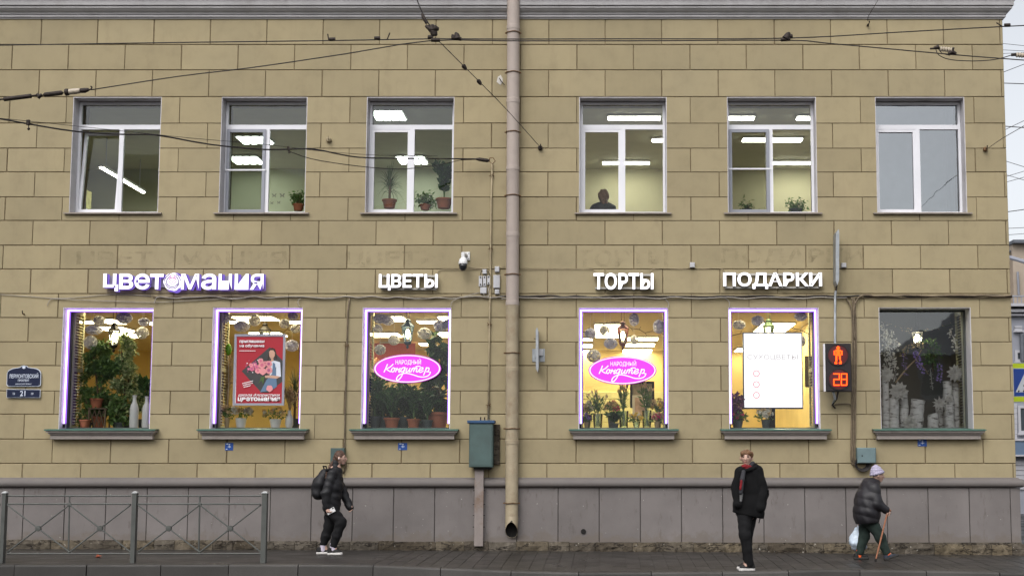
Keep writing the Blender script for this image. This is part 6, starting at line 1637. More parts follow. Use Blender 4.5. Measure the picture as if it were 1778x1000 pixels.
wire('thin span wire slanting past the downpipe to the wall anchor', [(756, 66, YW), (806, 116, -4.8), (832, 142, -3.8), (880, 191, -2.2), (938, 256, -0.08)], 0.006)
wire('stout wire draped from the street to the wall anchor near the downpipe', [(-60, 199, -5.5), (0, 206.7, -5.2), (52, 216, -5.0), (135, 229, -4.6), (221, 234, -4.2), (273, 235, -3.9), (364, 251, -3.4), (460, 260, -2.8), (541, 259, -2.3), (596, 269.5, -1.9), (648, 274.7, -1.6), (801, 276, -0.4), (830, 277, -0.2)], 0.012)
wire('fine messenger wire above the stout draped wire', [(-60, 200, -5.5), (52, 211, -5.0), (205, 227, -4.2), (340, 241, -3.6), (460, 251, -2.8), (560, 263, -2.2), (660, 270, -1.5), (760, 271.5, -0.8)], 0.004)
wire('slack wire sagging below the stout draped wire', [(502, 263, -2.6), (540, 276, -2.3), (600, 286, -1.9), (660, 292.5, -1.5), (705, 293.5, -1.2), (760, 287, -0.8), (800, 278, -0.45)], 0.007)
wire('thin wire from the cornice edge to a wall hook', [(1530, -12, -3.0), (1525, 0, -2.4), (1510, 25, -0.4), (1507, 32, -0.1), (1507, 38, -0.06)], 0.005)
wire('jumper wire looping below the ribbed insulator', [(1625, 86, YW), (1630, 96, YW), (1650, 104, YW), (1690, 106.5, YW), (1730, 103.5, YW), (1760, 95, YW), (1768, 93, YW)], 0.006)
wire('short inner jumper wire at the ribbed insulator', [(1630, 86, YW), (1636, 93, YW), (1650, 97, YW)], 0.005)
wire('anchor wire from the corner insulator to the sky', [(1714, 259, -0.1), (1740, 241, -2.5), (1778, 219, -5), (1830, 190, -8)], 0.005)
for k, pts in enumerate(([(1700, 143.5, 14), (1778, 146, 14)], [(1700, 216, 12), (1778, 222, 12), (1850, 226, 12)], [(1690, 146, 9), (1778, 112, 9), (1850, 85, 9)], [(1700, 95, 22), (1778, 92, 22), (1840, 88, 22)],
                        [(1700, 72, 20), (1778, 80, 20), (1850, 88, 20)], [(1700, 85, 20), (1850, 93, 20)], [(1700, 248, 11), (1778, 210, 11), (1850, 180, 11)], [(1700, 330, 16), (1778, 308, 16), (1850, 290, 16)], [(1700, 321, 16), (1850, 276, 16)], [(1700, 375, 15), (1778, 364, 15), (1850, 355, 15)], [(1700, 399, 15), (1850, 392, 15)], [(1700, 412, 18), (1850, 400, 18)], [(1740, 278, 14), (1778, 290, 14), (1850, 312, 14)], [(1700, 290, 18), (1850, 334, 18)])):
    o = wire('thin wire crossing the sky beyond the building corner', pts, 0.012 if k in (0, 1, 9) else 0.008); o['group'] = 'wires in the sky beyond the corner'

def insul(label, cat, parts_, y, name='wire_fitting'):
    q = P(*parts_[0][1][0][:2], y); T = thing(name, label, cat, tuple(q))
    for nm, pts, r_, mat in parts_:
        m = sm(); m.tube([P(u, v, y) for u, v in pts], r_, 10); auto_smooth(m.build(nm, mat, T))
    return T
# rod insulator at the left end of the lower wire
insul('long rod insulator with a pale porcelain sleeve and hook', 'insulator', [
    ('rod', [(-40, 178), (6, 172.5)], 0.012, M_IRONBR), ('sleeve', [(7, 172.8), (54, 167)], 0.028, M_IRONBR), ('link', [(54, 167), (68, 165.5)], 0.012, M_IRONBR),
    ('shackle', [(64, 164), (68, 168.5), (73, 164.5)], [0.02, 0.032, 0.02], M_IRONBR), ('rod_sleeve', [(75, 165.3), (78, 165), (107, 161.5), (110, 161.2)], [0.012, 0.03, 0.03, 0.012], M_IRONBR),
    ('bell', [(112, 161), (113.5, 160.8), (118.5, 160.4), (120, 160)], [0.02, 0.045, 0.045, 0.03], M_IRONBR), ('porcelain', [(120, 160), (130, 159), (139, 158)], [0.034, 0.038, 0.034], M_PORC), ('clamp', [(139.5, 158), (147, 157.5), (154, 156)], [0.028, 0.034, 0.022], M_IRONBR), ('hook', [(154, 156.5), (158.5, 155), (159.6, 151.8), (157.6, 150.3)], 0.010, M_IRONBR)], YW, 'rod_insulator')
# clamp where the span wire holds the tram wires
insul('bulky dark clamp holding both tram wires to the span wire', 'clamp', [
    ('turnbuckle', [(733, 24), (735, 30), (741, 41)], [0.014, 0.026, 0.02], M_IRONBR), ('arm', [(739, 45), (746, 50), (752, 56)], [0.02, 0.034, 0.04], M_IRONBR), ('dome', [(750, 53), (751, 46), (751.5, 43)], [0.05, 0.045, 0.012], M_IRONBR),
    ('knuckle', [(746, 52), (757, 50), (762, 51)], [0.04, 0.045, 0.02], M_IRONBR), ('neck', [(753, 56), (754, 62)], [0.05, 0.045], M_IRONBR), ('jaw', [(743, 65), (752, 65.5)], 0.026, M_IRONBR), ('shoe', [(749, 70), (764, 70)], 0.026, M_IRONBR)], YW)
insul('small dark bell clamp riding on the tram wires', 'clamp', [('foot', [(784, 66), (801, 68.5)], 0.025, M_IRONBR), ('bell', [(794, 68), (793, 61), (791, 57)], [0.05, 0.035, 0.014], M_IRONBR), ('ear', [(784, 63), (789, 64)], 0.025, M_IRONBR)], YW)
insul('dark clamp where the two tram wires part', 'clamp', [('foot', [(1356, 69.5), (1372, 68.5)], 0.025, M_IRONBR), ('bell', [(1364, 68), (1369, 60), (1371, 57)], [0.05, 0.036, 0.014], M_IRONBR), ('ear', [(1368, 64), (1376, 63)], 0.026, M_IRONBR)], YW)
for us, lab in (((577, 571, 569), 'small wire splice with a bent wire tail'), ((655, 672, 677), 'wire splice with a long upright wire tail'), ((1749, 1741, 1730), 'wire splice beside the building corner with a slanting tail')):
    v0 = interp([(577, 69.5), (655, 67.5), (1749, 45)], us[0])
    insul(lab, 'splice', [('block', [(us[0] - 5, v0 - 0.5), (us[0] + 5, v0 - 0.8)], 0.024, M_IRONBR), ('tail', [(us[1], v0 + 2), (us[2], v0 - 10 if us[0] < 1000 else v0 - 5)], 0.008, M_IRONBR)], YW - 0.01)
b1 = []
for k in range(5): u = 1632 + k*4.4; b1 += [(u, 85.2 + k*0.5), (u + 2.2, 85.5 + k*0.5)]
insul('ribbed porcelain insulator on the descending tram wire', 'insulator', [('pin', [(1615, 85), (1632, 84.5)], 0.012, M_IRONBR), ('yoke', [(1622, 84), (1630, 82)], [0.02, 0.03], M_IRONBR), ('ribs', b1, [0.036 if i % 2 else 0.022 for i in range(len(b1))], M_PORC), ('end_cap', [(1653, 86), (1656, 87)], 0.03, M_IRONBR), ('foot', [(1647, 94), (1653, 90), (1660, 94.5)], [0.02, 0.034, 0.02], M_IRONBR)], YW, 'ribbed_insulator')
b1 = []
for k in range(6): u = 1764 + k*4.4; b1 += [(u, 95.5 + k*0.4), (u + 2.2, 95.8 + k*0.4)]
insul('ribbed insulator hanging in the sky beyond the corner', 'insulator', [('pin', [(1756, 96), (1764, 95.5)], 0.018, M_IRONBR), ('ribs', b1, [0.036 if i % 2 else 0.024 for i in range(len(b1))], M_PORC)], YW, 'ribbed_insulator')
for (u, v), lab in (((806, 117), 'upper bead insulator on the slanting span wire'), ((832, 143), 'lower bead insulator on the slanting span wire')):
    yy = interp([(806, -4.8), (832, -3.8)], u)
    insul(lab, 'insulator', [('bead', [(u - 3.2, v - 4), (u - 1.5, v - 2.4), (u + 2, v + 2.4), (u + 3.6, v + 5)], [0.012, 0.034, 0.028, 0.01], M_IRONBR)], yy, 'bead_insulator')
insul('stretched insulator with a ring where the stout wire meets the wall', 'insulator', [('clamp', [(800, 277.5), (826, 276.5)], 0.014, M_IRONBR), ('body', [(826, 276.5), (832, 277), (846, 279), (850, 279)], [0.016, 0.034, 0.034, 0.016], M_IRONBR), ('ring', [(850, 275), (856, 274), (860, 280), (855, 285), (850, 281), (850, 275)], 0.008, M_RUST)], -0.2, 'strain_insulator')
m = None
for u, v, r_, lab, mt in ((938, 257, 0.045, 'round dark wall anchor of the slanting span wire', M_IRONBR), (571, 243, 0.05, 'beige painted round wall hook between two upper windows', M_CABLE_T), (1711, 259.5, 0.045, 'dark wall anchor near the building corner', M_RUST), (1507, 44, 0.02, 'small iron hook hanging below the cornice', M_IRONBR), (41, 545, 0.014, 'stub of a rusty bolt in the wall beside the ficus window', M_RUST)):
    c = P(u, v, -0.03); T = thing('wall_anchor', lab, 'anchor', (c.x, 0, c.z))
    m = sm(); m.lathe([(0, -0.075), (r_*0.75, -0.065), (r_, -0.035), (r_*0.8, 0.01)], (c.x, 0, c.z), 14, 'y'); auto_smooth(m.build('knob', mt, T))
    m = MB(); m.tube([(c.x, -0.06, c.z), (c.x + 0.01, -0.11, c.z + 0.01), (c.x + 0.012, -0.12, c.z + 0.05)], 0.010, 6); m.build('hook', M_IRONBR if mt != M_CABLE_T else mt, T)
c = P(489 / 10 * 0 + 49, 217, -5.0)
insul('small black weight hanging from the stout draped wire', 'weight', [('box', [(49, 209), (49, 217.5)], 0.028, M_IRONBR), ('stem', [(49.7, 217), (49.7, 223)], 0.005, M_WIRE), ('bob', [(49.7, 221.5), (49.8, 224.2), (49.8, 226.4)], [0.006, 0.024, 0.008], M_IRONBR)], -5.05)
insul('small clip on the stout draped wire over an upper window', 'clamp', [('clip', [(500, 255), (502, 262)], 0.02, M_IRONBR), ('bob', [(502, 263), (502.5, 266)], [0.012, 0.022], M_IRONBR)], -2.65)
# pale repair patch with a wire stub next to the downpipe
c = P(868, 139, -0.004); T = thing('repair_patch', 'pale plaster patch with a stub of wire beside the downpipe', 'patch', (c.x, 0, c.z))
g = random.Random(4); m = MB(); m.prism([(c.x + 0.06*(1 + g.uniform(-.3, .2))*math.cos(t), c.z + 0.085*(1 + g.uniform(-.3, .2))*math.sin(t)) for t in [2*math.pi*k/14 for k in range(14)]], -0.006, -0.002); m.build('plaster', paint('fresh_plaster', (0.55, 0.52, 0.48), 0.9), T)
m = MB(); m.tube([P(867, 136, -0.01), P(870, 141, -0.06), P(876, 148, -0.05)], 0.007, 5); m.build('wire_stub', M_WIRE, T)

# ================================================================== beyond the corner
M_BGBEIGE = paint('far_beige', (0.36, 0.30, 0.24), 0.9, var=0.06)
M_BGGREY = paint('far_grey', (0.26, 0.27, 0.31), 0.9, var=0.06)
M_BGWHITE = paint('far_white', (0.40, 0.40, 0.43), 0.85, var=0.04)
M_BGROOF = paint('far_roof', (0.10, 0.11, 0.13), 0.6, var=0.1)
M_BGGLASS = paint('far_glass', (0.05, 0.06, 0.07), 0.1, var=0.1, bmp=0, spec=0.8)
M_BGBLUE = paint('far_fascia_blue', (0.10, 0.15, 0.23), 0.6, var=0.05)
# tall beige firewall house
yb = 34.0
a = P(1712, 640, yb); b = P(1900, 424, yb); e = P(1757.5, 424, yb)
T = thing('beige_house', 'tall beige house with a blank gable beyond the corner', 'building', ((e.x + b.x)/2, yb + 3, 0))
m = MB(); m.box(e.x, b.x, yb, yb + 9, 0, b.z); m.build('wall', M_BGBEIGE, T)
c = P(1712, 434, yb); m = MB(); m.box(c.x, e.x - 0.003, yb + 0.5, yb + 9, 0, P(1757, 436, yb).z); m.build('wing', M_BGBEIGE, T)
m = MB(); p = P(1755.5, 420.5, yb); m.box(p.x, b.x + 0.3, yb - 0.35, yb + 9.3, b.z + 0.001, b.z + 0.14); ro = m.build('roof', M_BGROOF, T)
m = MB(); p = P(1700, 432.5, yb); m.box(p.x, e.x - 0.01, yb + 0.2, yb + 9.3, P(1757, 436, yb).z + 0.001, P(1757, 433.5, yb).z); m.build('lower_roof', M_BGROOF, T)
m = MB(); m.tube([P(1767, 472, yb - 0.1), P(1769, 512, yb - 0.1)], 0.05, 8); m.build('vent_pipe', M_BGGREY, T)
m = MB(); m.tube([P(1754, 447, yb - 0.8), P(1800, 461, yb - 2.5)], 0.09, 6); m.build('sloping_flashing', M_BGGREY, T)
# grey side-street house running away
T = thing('grey_house', 'pale grey side street house with cornice, balcony rail and blue fascia', 'building', (P(1790, 700, 24).x, 24, 0))
xf0, xf1, yf = P(1740, 700, 24).x, P(1900, 700, 24).x, 24.0
zt_ = P(1770, 545, yf).z
m = MB(); m.box(xf0, xf1, yf, yf + 8, -0.17, zt_); m.build('wall', M_BGGREY, T)
for v0, v1, d in ((529, 534, .45), (538, 543, .3), (545, 549, .18)):
    m = MB(); m.box(xf0, xf1, yf - d, yf + 8, P(1770, v1, yf).z, P(1770, v0, yf).z); m.build('cornice', M_BGWHITE, T)
m = MB(); 
for k in range(24):
    x_ = lerp(xf0, xf1, k/23); m.tube([(x_, yf - 0.3, P(1770, 529, yf).z), (x_, yf - 0.3, P(1770, 516, yf).z)], 0.02, 5)
m.tube([(xf0, yf - 0.3, P(1770, 516, yf).z), (xf1, yf - 0.3, P(1770, 516, yf).z)], 0.03, 6); m.build('roof_rail', M_BGGREY, T)
def far_window(u0, u1, v0, v1, dark=M_BGGLASS):
    a = P(u0, v1, yf); b = P(u1, v0, yf); W = MB(); frame_rect(W, a.x, b.x, a.z, b.z, 0.09, yf - 0.06, yf + 0.01); w = W.build('window', M_BGWHITE, T)
    m = MB(); m.quad((a.x + .08, yf - 0.02, a.z + .08), (b.x - .08, yf - 0.02, a.z + .08), (b.x - .08, yf - 0.02, b.z - .08), (a.x + .08, yf - 0.02, b.z - .08)); m.build('pane', dark, w)
    m = MB(); m.box(a.x - 0.05, b.x + 0.05, yf - 0.14, yf - 0.061, a.z - 0.06, a.z); m.build('sill', M_BGWHITE, w)
far_window(1761, 1774, 566, 574); far_window(1762, 1790, 608, 628); far_window(1768, 1800, 704, 752)
m = MB(); a = P(1700, 789, yf - 0.3); b = P(1900, 765, yf - 0.3); m.box(a.x, b.x, yf - 0.3, yf - 0.01, a.z, b.z); m.build('fascia', M_BGBLUE, T)
for v0, v1 in ((761, 765), (789, 792)):
    m = MB(); a = P(1700, v1, yf - 0.34); b = P(1900, v0, yf - 0.34); m.box(a.x, b.x, yf - 0.34, yf - 0.005, a.z, b.z); m.build('fascia_trim', M_BGWHITE, T)
v = 800
while v < 850:
    m = MB(); a = P(1700, v + 7.4, yf - 0.05); b = P(1900, v, yf - 0.05); m.box(a.x, b.x, yf - 0.05, yf - 0.001, a.z, b.z); m.build('clapboard', M_BGWHITE, T); v += 8.4
v = 700
while v < 760:
    m = MB(); a = P(1700, v + 8.4, yf - 0.04); b = P(1766, v, yf - 0.04); m.box(a.x, b.x, yf - 0.04, yf - 0.001, a.z, b.z); m.build('clapboard', M_BGWHITE, T); v += 9
m = MB(); a = P(1776, 628, yf - .12); b = P(1783, 580, yf - .12); m.tube([a, (a.x, a.y, b.z)], 0.09, 8); m.build('downpipe', M_BGROOF, T)
# dark parked van end just showing at the corner
# crossing sign
ys = 2.2
def cq(px_, py_): p = P(1718 + px_/8.333, 620 + py_/8.333, ys); return (p.x, p.z)
M_CYEL = paint('sign_lime', (0.50, 0.62, 0.01), 0.4, var=0.03, bmp=0); M_CBLU = paint('sign_blue', (0.01, 0.05, 0.28), 0.35, var=0.03, bmp=0); M_CWHT = paint('sign_white', (0.55, 0.58, 0.62), 0.4, bmp=0)
a = cq(250, 660); b = cq(335 + 590, 75)
sg = b[1] - a[1]; xs0 = a[0]; xs1 = xs0 + sg
T = thing('crossing_sign', 'blue pedestrian crossing sign on a lime yellow board', 'sign', ((xs0+xs1)/2, ys, ground_z(6.5, 0)))
m = MB(); m.box(xs0, xs1, ys, ys + 0.012, a[1], b[1]); m.build('edge', M_GALV, T)
m = MB(); m.box(xs0 + 0.01, xs1 - 0.01, ys - 0.004, ys - 0.0005, a[1] + 0.025, b[1] - 0.02); m.build('board', M_CYEL, T)
z0_, z1_ = cq(0, 570)[1], cq(0, 160)[1]
w_ = z1_ - z0_; xm = (xs0+xs1)/2
m = MB(); m.box(xm - 0.255, xm + 0.255, ys - 0.007, ys - 0.0045, z0_, z1_); m.build('field_border', M_CWHT, T)
m = MB(); m.box(xm - 0.245, xm + 0.245, ys - 0.010, ys - 0.0075, z0_ + 0.01, z1_ - 0.01); m.build('field', M_CBLU, T)
m = MB(); m.prism([(xm - 0.215, z0_ + 0.085), (xm + 0.215, z0_ + 0.085), (xm, z1_ - 0.03)], ys - 0.013, ys - 0.0105); m.build('triangle', M_CWHT, T)
m = MB(); yy = ys - 0.016
def limb(p, q, w): 
    d = Vector((q[0]-p[0], q[1]-p[1])).normalized(); n_ = Vector((-d.y, d.x))*w
    m.add([(xm + p[0] - n_.x, yy, z0_ + p[1] - n_.y), (xm + q[0] - n_.x, yy, z0_ + q[1] - n_.y), (xm + q[0] + n_.x, yy, z0_ + q[1] + n_.y), (xm + p[0] + n_.x, yy, z0_ + p[1] + n_.y)], [(0,1,2,3)])
limb((0.0, 0.17), (-0.01, 0.27), 0.022); limb((0.0, 0.18), (0.05, 0.10), 0.014); limb((-0.01, 0.18), (-0.06, 0.10), 0.014); limb((-0.01, 0.26), (-0.06, 0.2), 0.010); limb((-0.01, 0.26), (0.05, 0.21), 0.010)
m.lathe([(0.022, 0.0), (0, -0.001)], (xm - 0.005, yy + 0.001, z0_ + 0.305), 12, 'y')
for k in range(4): x_ = -0.17 + k*0.1; limb((x_, 0.092), (x_ + 0.028, 0.118), 0.012)
m.build('figure', M_BLACK, T)
m = MB(); m.tube([(xm, ys + 0.05, ground_z(6.5, 0) - 0.1), (xm, ys + 0.05, b[1] + 0.05)], 0.04, 10); m.build('pole', M_GALV, T)

# ================================================================== houses across the street (behind the viewer, seen in the panes)
M_OPP1 = paint('opposite_ochre', (0.33, 0.24, 0.17), 0.9, var=0.08); M_OPP2 = paint('opposite_brown', (0.22, 0.13, 0.10), 0.9, var=0.08)
def opp(label, x0, x1, y0, h, mat, hip, nx, nz):
    T = thing('opposite_house', label, 'building', ((x0+x1)/2, y0 - 5, 0))
    m = MB(); m.box(x0, x1, y0 - 10, y0, -0.2, h); m.build('wall', mat, T)
    m = MB(); r_ = 0.6; zr = h + hip
    m.add([(x0 - r_, y0 + r_, h), (x1 + r_, y0 + r_, h), (x1 + r_, y0 - 10 - r_, h), (x0 - r_, y0 - 10 - r_, h), (x0 + 5, y0 - 5, zr), (x1 - 5, y0 - 5, zr)], [(0,4,5,1),(1,5,2),(2,5,4,3),(3,4,0)]); m.build('roof', M_BGROOF, T)
    w = MB(); frame_rect(w, -0.6, 0.6, 0, 1.9, 0.1, -0.02, 0.05); wme = w.mesh('window'); wme.materials.append(M_BGWHITE)
    pme = MB().quad((0.5, 0.01, 0.1), (-0.5, 0.01, 0.1), (-0.5, 0.01, 1.8), (0.5, 0.01, 1.8)).mesh('pane'); pme.materials.append(M_BGGLASS)
    for i in range(nx):
        for j in range(nz):
            o = link('window', wme, T, True); o.location = (lerp(x0, x1, (i+0.5)/nx), y0 + 0.003, 1.2 + j*3.4)
            p = link('pane', pme, o, False)
opp('low ochre house with a dark hipped roof across the street', 13.0, 45, -38, 6.6, M_OPP1, 2.6, 9, 2)
opp('brown brick house across the street', -46, -14, -38, 14.5, M_OPP2, 2.5, 9, 4)
# ================================================================== people (one continuous skin each, dressed in closed garments)
def smin(a, b, k):
    if k <= 0: return np.minimum(a, b)
    h = np.maximum(k - np.abs(a - b), 0.0)/k
    return np.minimum(a, b) - h*h*k*0.25
class Sdf:
    def __init__(s): s.p = []
    def cap(s, a, b, ra, rb, k=0.03, sq=(1, 1, 1)): s.p.append(('c', np.array(a, float), np.array(b, float), ra, rb, k, np.array(sq, float))); return s
    def chain(s, pts, rs, k=0.03, sq=(1, 1, 1)):
        for i in range(len(pts)-1): s.cap(pts[i], pts[i+1], rs[i], rs[i+1], k, sq)
        return s
    def ell(s, c, r, k=0.03): s.p.append(('e', np.array(c, float), np.array(r, float), k)); return s
    def cut(s, c, n): s.p.append(('x', np.array(c, float), np.array(n, float)/np.linalg.norm(n))); return s
    def bounds(s):
        lo, hi = [], []
        for q in s.p:
            if q[0] == 'c':
                r = max(q[3], q[4])/q[6]; lo.append(np.minimum(q[1], q[2]) - r); hi.append(np.maximum(q[1], q[2]) + r)
            elif q[0] == 'e': lo.append(q[1] - q[2]); hi.append(q[1] + q[2])
        return np.min(lo, 0) - 0.04, np.max(hi, 0) + 0.04
    def field(s, Pn):
        d = None
        for q in s.p:
            if q[0] == 'c':
                a, b, sq = q[1], q[2], q[6]; ab = (b - a)*sq; pa = (Pn - a)*sq
                t = np.clip((pa @ ab)/max(ab @ ab, 1e-9), 0, 1)
                v = np.linalg.norm(pa - t[..., None]*ab, axis=-1) - (q[3] + (q[4]-q[3])*t); k = q[5]
            elif q[0] == 'e':
                pr = (Pn - q[1])/q[2]; k0 = np.linalg.norm(pr, axis=-1); k1 = np.linalg.norm(pr/q[2], axis=-1) + 1e-9; v = k0*(k0-1)/k1; k = q[3]
            else:
                v = (Pn - q[1]) @ q[2]; d = np.maximum(d, v); continue
            d = v if d is None else smin(d, v, k)
        return d
def sdf_mesh(S, h, disp=None):
    lo, hi = S.bounds(); n = np.ceil((hi - lo)/h).astype(int) + 1
    gx, gy, gz = [lo[i] + h*np.arange(n[i]) for i in range(3)]
    G = np.stack(np.meshgrid(gx, gy, gz, indexing='ij'), -1)
    F = S.field(G)
    if disp is not None: F = F + disp(G)
    ins = F < 0
    c = np.zeros(tuple(n-1), int); pos = np.zeros(tuple(n-1) + (3,)); cnt = np.zeros(tuple(n-1))
    corner = [(i, j, k) for i in (0, 1) for j in (0, 1) for k in (0, 1)]
    def sl(o): return tuple(slice(o[i], n[i]-1+o[i]) for i in range(3))
    tot = sum(ins[sl(o)].astype(int) for o in corner); act = (tot > 0) & (tot < 8)
    for a in corner:
        for ax in range(3):
            if a[ax] == 1: continue
            b = list(a); b[ax] = 1; b = tuple(b)
            fa, fb = F[sl(a)], F[sl(b)]; cr = (ins[sl(a)] != ins[sl(b)]) & act
            t = np.where(cr, fa/np.where(np.abs(fa-fb) < 1e-12, 1, fa-fb), 0)
            for q in range(3): pos[..., q] += np.where(cr, a[q] + (t if q == ax else 0.0), 0)
            cnt += cr
    idx = -np.ones(tuple(n-1), int); ids = np.argwhere(act); idx[act] = np.arange(len(ids))
    V = (pos[act]/cnt[act][:, None] + ids)*h + lo
    faces = []
    for ax in range(3):
        u, w = (ax+1) % 3, (ax+2) % 3
        s0 = [slice(1, n[i]-1) for i in range(3)]; s0[ax] = slice(0, n[ax]-1); s1 = list(s0); s1[ax] = slice(1, n[ax])
        A, B = ins[tuple(s0)], ins[tuple(s1)]; e = np.argwhere(A != B)
        if not len(e): continue
        fl = A[tuple(e.T)]; base = e.copy(); 
        for i in range(3):
            if i != ax: base[:, i] += 1
        def cell(du, dw): q = base.copy(); q[:, u] += du; q[:, w] += dw; return idx[tuple(q.T)]
        quad = np.stack([cell(-1, -1), cell(0, -1), cell(0, 0), cell(-1, 0)], 1)
        quad[~fl] = quad[~fl][:, ::-1]; faces.append(quad)
    Fq = np.concatenate(faces); Fq = Fq[(Fq >= 0).all(1)]
    me = bpy.data.meshes.new('skin'); me.from_pydata(V.tolist(), [], Fq.tolist()); me.update()
    me.polygons.foreach_set('use_smooth', [True]*len(me.polygons)); return me
def grow(name, S, h, mat, parent, disp=None): 
    me = sdf_mesh(S, h, disp); me.name = name; me.materials.append(mat); return link(name, me, parent, False)
def folds(amp, fx, fy, fz, ph=0.0):
    return lambda G: amp*(np.sin(G[..., 0]*fx + 2.1*np.sin(G[..., 2]*fz*0.6 + ph)) * np.sin(G[..., 2]*fz + 1.7*np.sin(G[..., 0]*fy + ph)) + 0.5*np.sin(G[..., 1]*fx*1.3 + G[..., 2]*fz*1.9))

def cloth(name, col, rough=0.85, var=0.25, scale=9, spec=0.25): return paint(name, col, rough, var=var, scale=scale, bmp=0.3, bscale=90, spec=spec)
M_SKIN = paint('skin', (0.47, 0.30, 0.235), 0.55, var=0.08, scale=14, bmp=0.05)
M_BLK = cloth('black_nylon', (0.011, 0.011, 0.013), 0.6, spec=0.4)
M_BLK2 = cloth('black_trousers', (0.009, 0.009, 0.010), 0.9)
M_WOOL = cloth('black_wool', (0.0045, 0.0045, 0.005), 0.95)
M_PUFF = cloth('black_puffer', (0.014, 0.013, 0.016), 0.5, spec=0.4)
M_GREENTR = cloth('dark_green_trousers', (0.022, 0.034, 0.029), 0.9)
M_SOLE = paint('white_sole', (0.58, 0.56, 0.54), 0.6, var=0.1)
M_SHOE = cloth('black_shoe', (0.02, 0.019, 0.019), 0.6)
M_SOCKW = cloth('lilac_sock', (0.52, 0.47, 0.56)); M_SOCKO = cloth('orange_sock', (0.75, 0.12, 0.03))
M_HAIRB = cloth('brown_hair', (0.085, 0.048, 0.034), 0.5, 0.4, 40); M_HAIRL = cloth('light_brown_hair', (0.16, 0.085, 0.045), 0.5, 0.4, 40)
M_DKEYE = paint('eye_dark', (0.03, 0.02, 0.016), 0.4, bmp=0); M_LIP = paint('lip', (0.36, 0.13, 0.11), 0.6, bmp=0)
M_BEANIE = cloth('lilac_knit', (0.37, 0.34, 0.45), 0.95, 0.2, 60)
M_SCARFR = cloth('red_scarf', (0.19, 0.014, 0.018)); M_SCARFG = cloth('dark_scarf', (0.035, 0.035, 0.04))

def head(S, c, f, r=1.0, nose=1.0):
    """skull, jaw, nose, ears; c centre, f facing direction (unit, in plan)"""
    c = np.array(c, float); f = np.array(f, float); s_ = np.array([-f[1], f[0], 0])
    S.ell(c + np.array([0, 0, 0.012])*r, np.array([0.082, 0.082, 0.105])*r, 0.02)
    S.cap(c + (f*0.045 + np.array([0, 0, -0.02]))*r, c + (f*0.052 + np.array([0, 0, -0.085]))*r, 0.055*r, 0.030*r, 0.03)
    S.cap(c + (f*0.086 + np.array([0, 0, 0.012]))*r, c + (f*0.105*nose + np.array([0, 0, -0.024]))*r, 0.010*r, 0.015*r, 0.012)
    S.cap(c + (f*0.088 + np.array([0, 0, -0.052]))*r, c + (f*0.085 + np.array([0, 0, -0.06]))*r, 0.012*r, 0.012*r, 0.012)
    S.cap(c + (f*0.072 + s_*0.035 + np.array([0, 0, 0.03]))*r, c + (f*0.072 - s_*0.035 + np.array([0, 0, 0.03]))*r, 0.013*r, 0.013*r, 0.012)
    for q in (-1, 1): S.ell(c + (s_*q*0.082 + np.array([0, 0, -0.005]) - f*0.005)*r, np.array([0.022, 0.018, 0.033])*r, 0.008)
def face_marks(T, c, f, r=1.0):
    c = Vector(c); f = Vector(f); s_ = Vector((-f.y, f.x, 0))
    for q in (-1, 1):
        e = c + (f*0.086 + s_*q*0.033 + Vector((0, 0, 0.014)))*r; m = sm(); m.ball((0,0,0), 1.0, 8, 6); m.v = [tuple(e + s_*x*0.016*r + f*y_*0.009*r + Vector((0,0,1))*z_*0.009*r) for x, y_, z_ in m.v]; m.build('eye', M_DKEYE, T, False)
        b = c + (f*0.089 + s_*q*0.034 + Vector((0, 0, 0.036)))*r; m = MB(); m.tube([b - s_*0.016*r, b + s_*0.016*r], 0.006*r, 5); m.build('eyebrow', M_HAIRB, T, False)
    b = c + (f*0.101 + Vector((0, 0, -0.055)))*r; m = MB(); m.tube([b - s_*0.022*r - f*0.008*r, b, b + s_*0.022*r - f*0.008*r], [0.003*r, 0.006*r, 0.003*r], 6); m.build('mouth', M_LIP, T, False)
def hand(S, w, d, pn, curl=0.5, r=1.0):
    """palm at wrist w going along d, palm normal pn; five separate bent fingers"""
    w = np.array(w, float); d = np.array(d, float)/np.linalg.norm(d); pn = np.array(pn, float); pn = pn - d*(pn @ d); pn /= np.linalg.norm(pn); s_ = np.cross(d, pn)
    S.cap(w, w + d*0.075*r, 0.026*r, 0.034*r, 0.012, (1, 1, 1))
    for k, (o, L) in enumerate(((-0.03, 0.065), (-0.01, 0.075), (0.010, 0.07), (0.029, 0.055))):
        a = w + d*0.085*r + s_*o*r; b = a + (d*math.cos(curl) + pn*math.sin(curl))*L*0.5*r; c = b + (d*math.cos(curl*2.2) + pn*math.sin(curl*2.2))*L*0.55*r
        S.cap(a, b, 0.0095*r, 0.009*r, 0.004); S.cap(b, c, 0.009*r, 0.0075*r, 0.004)
    a = w + d*0.03*r - s_*0.03*r; b = a + (d*0.6 - s_*0.6 + pn*0.5)*0.04*r; c = b + (d*0.9 + pn*0.5)*0.03*r
    S.cap(a, b, 0.013*r, 0.011*r, 0.008); S.cap(b, c, 0.011*r, 0.009*r, 0.004)
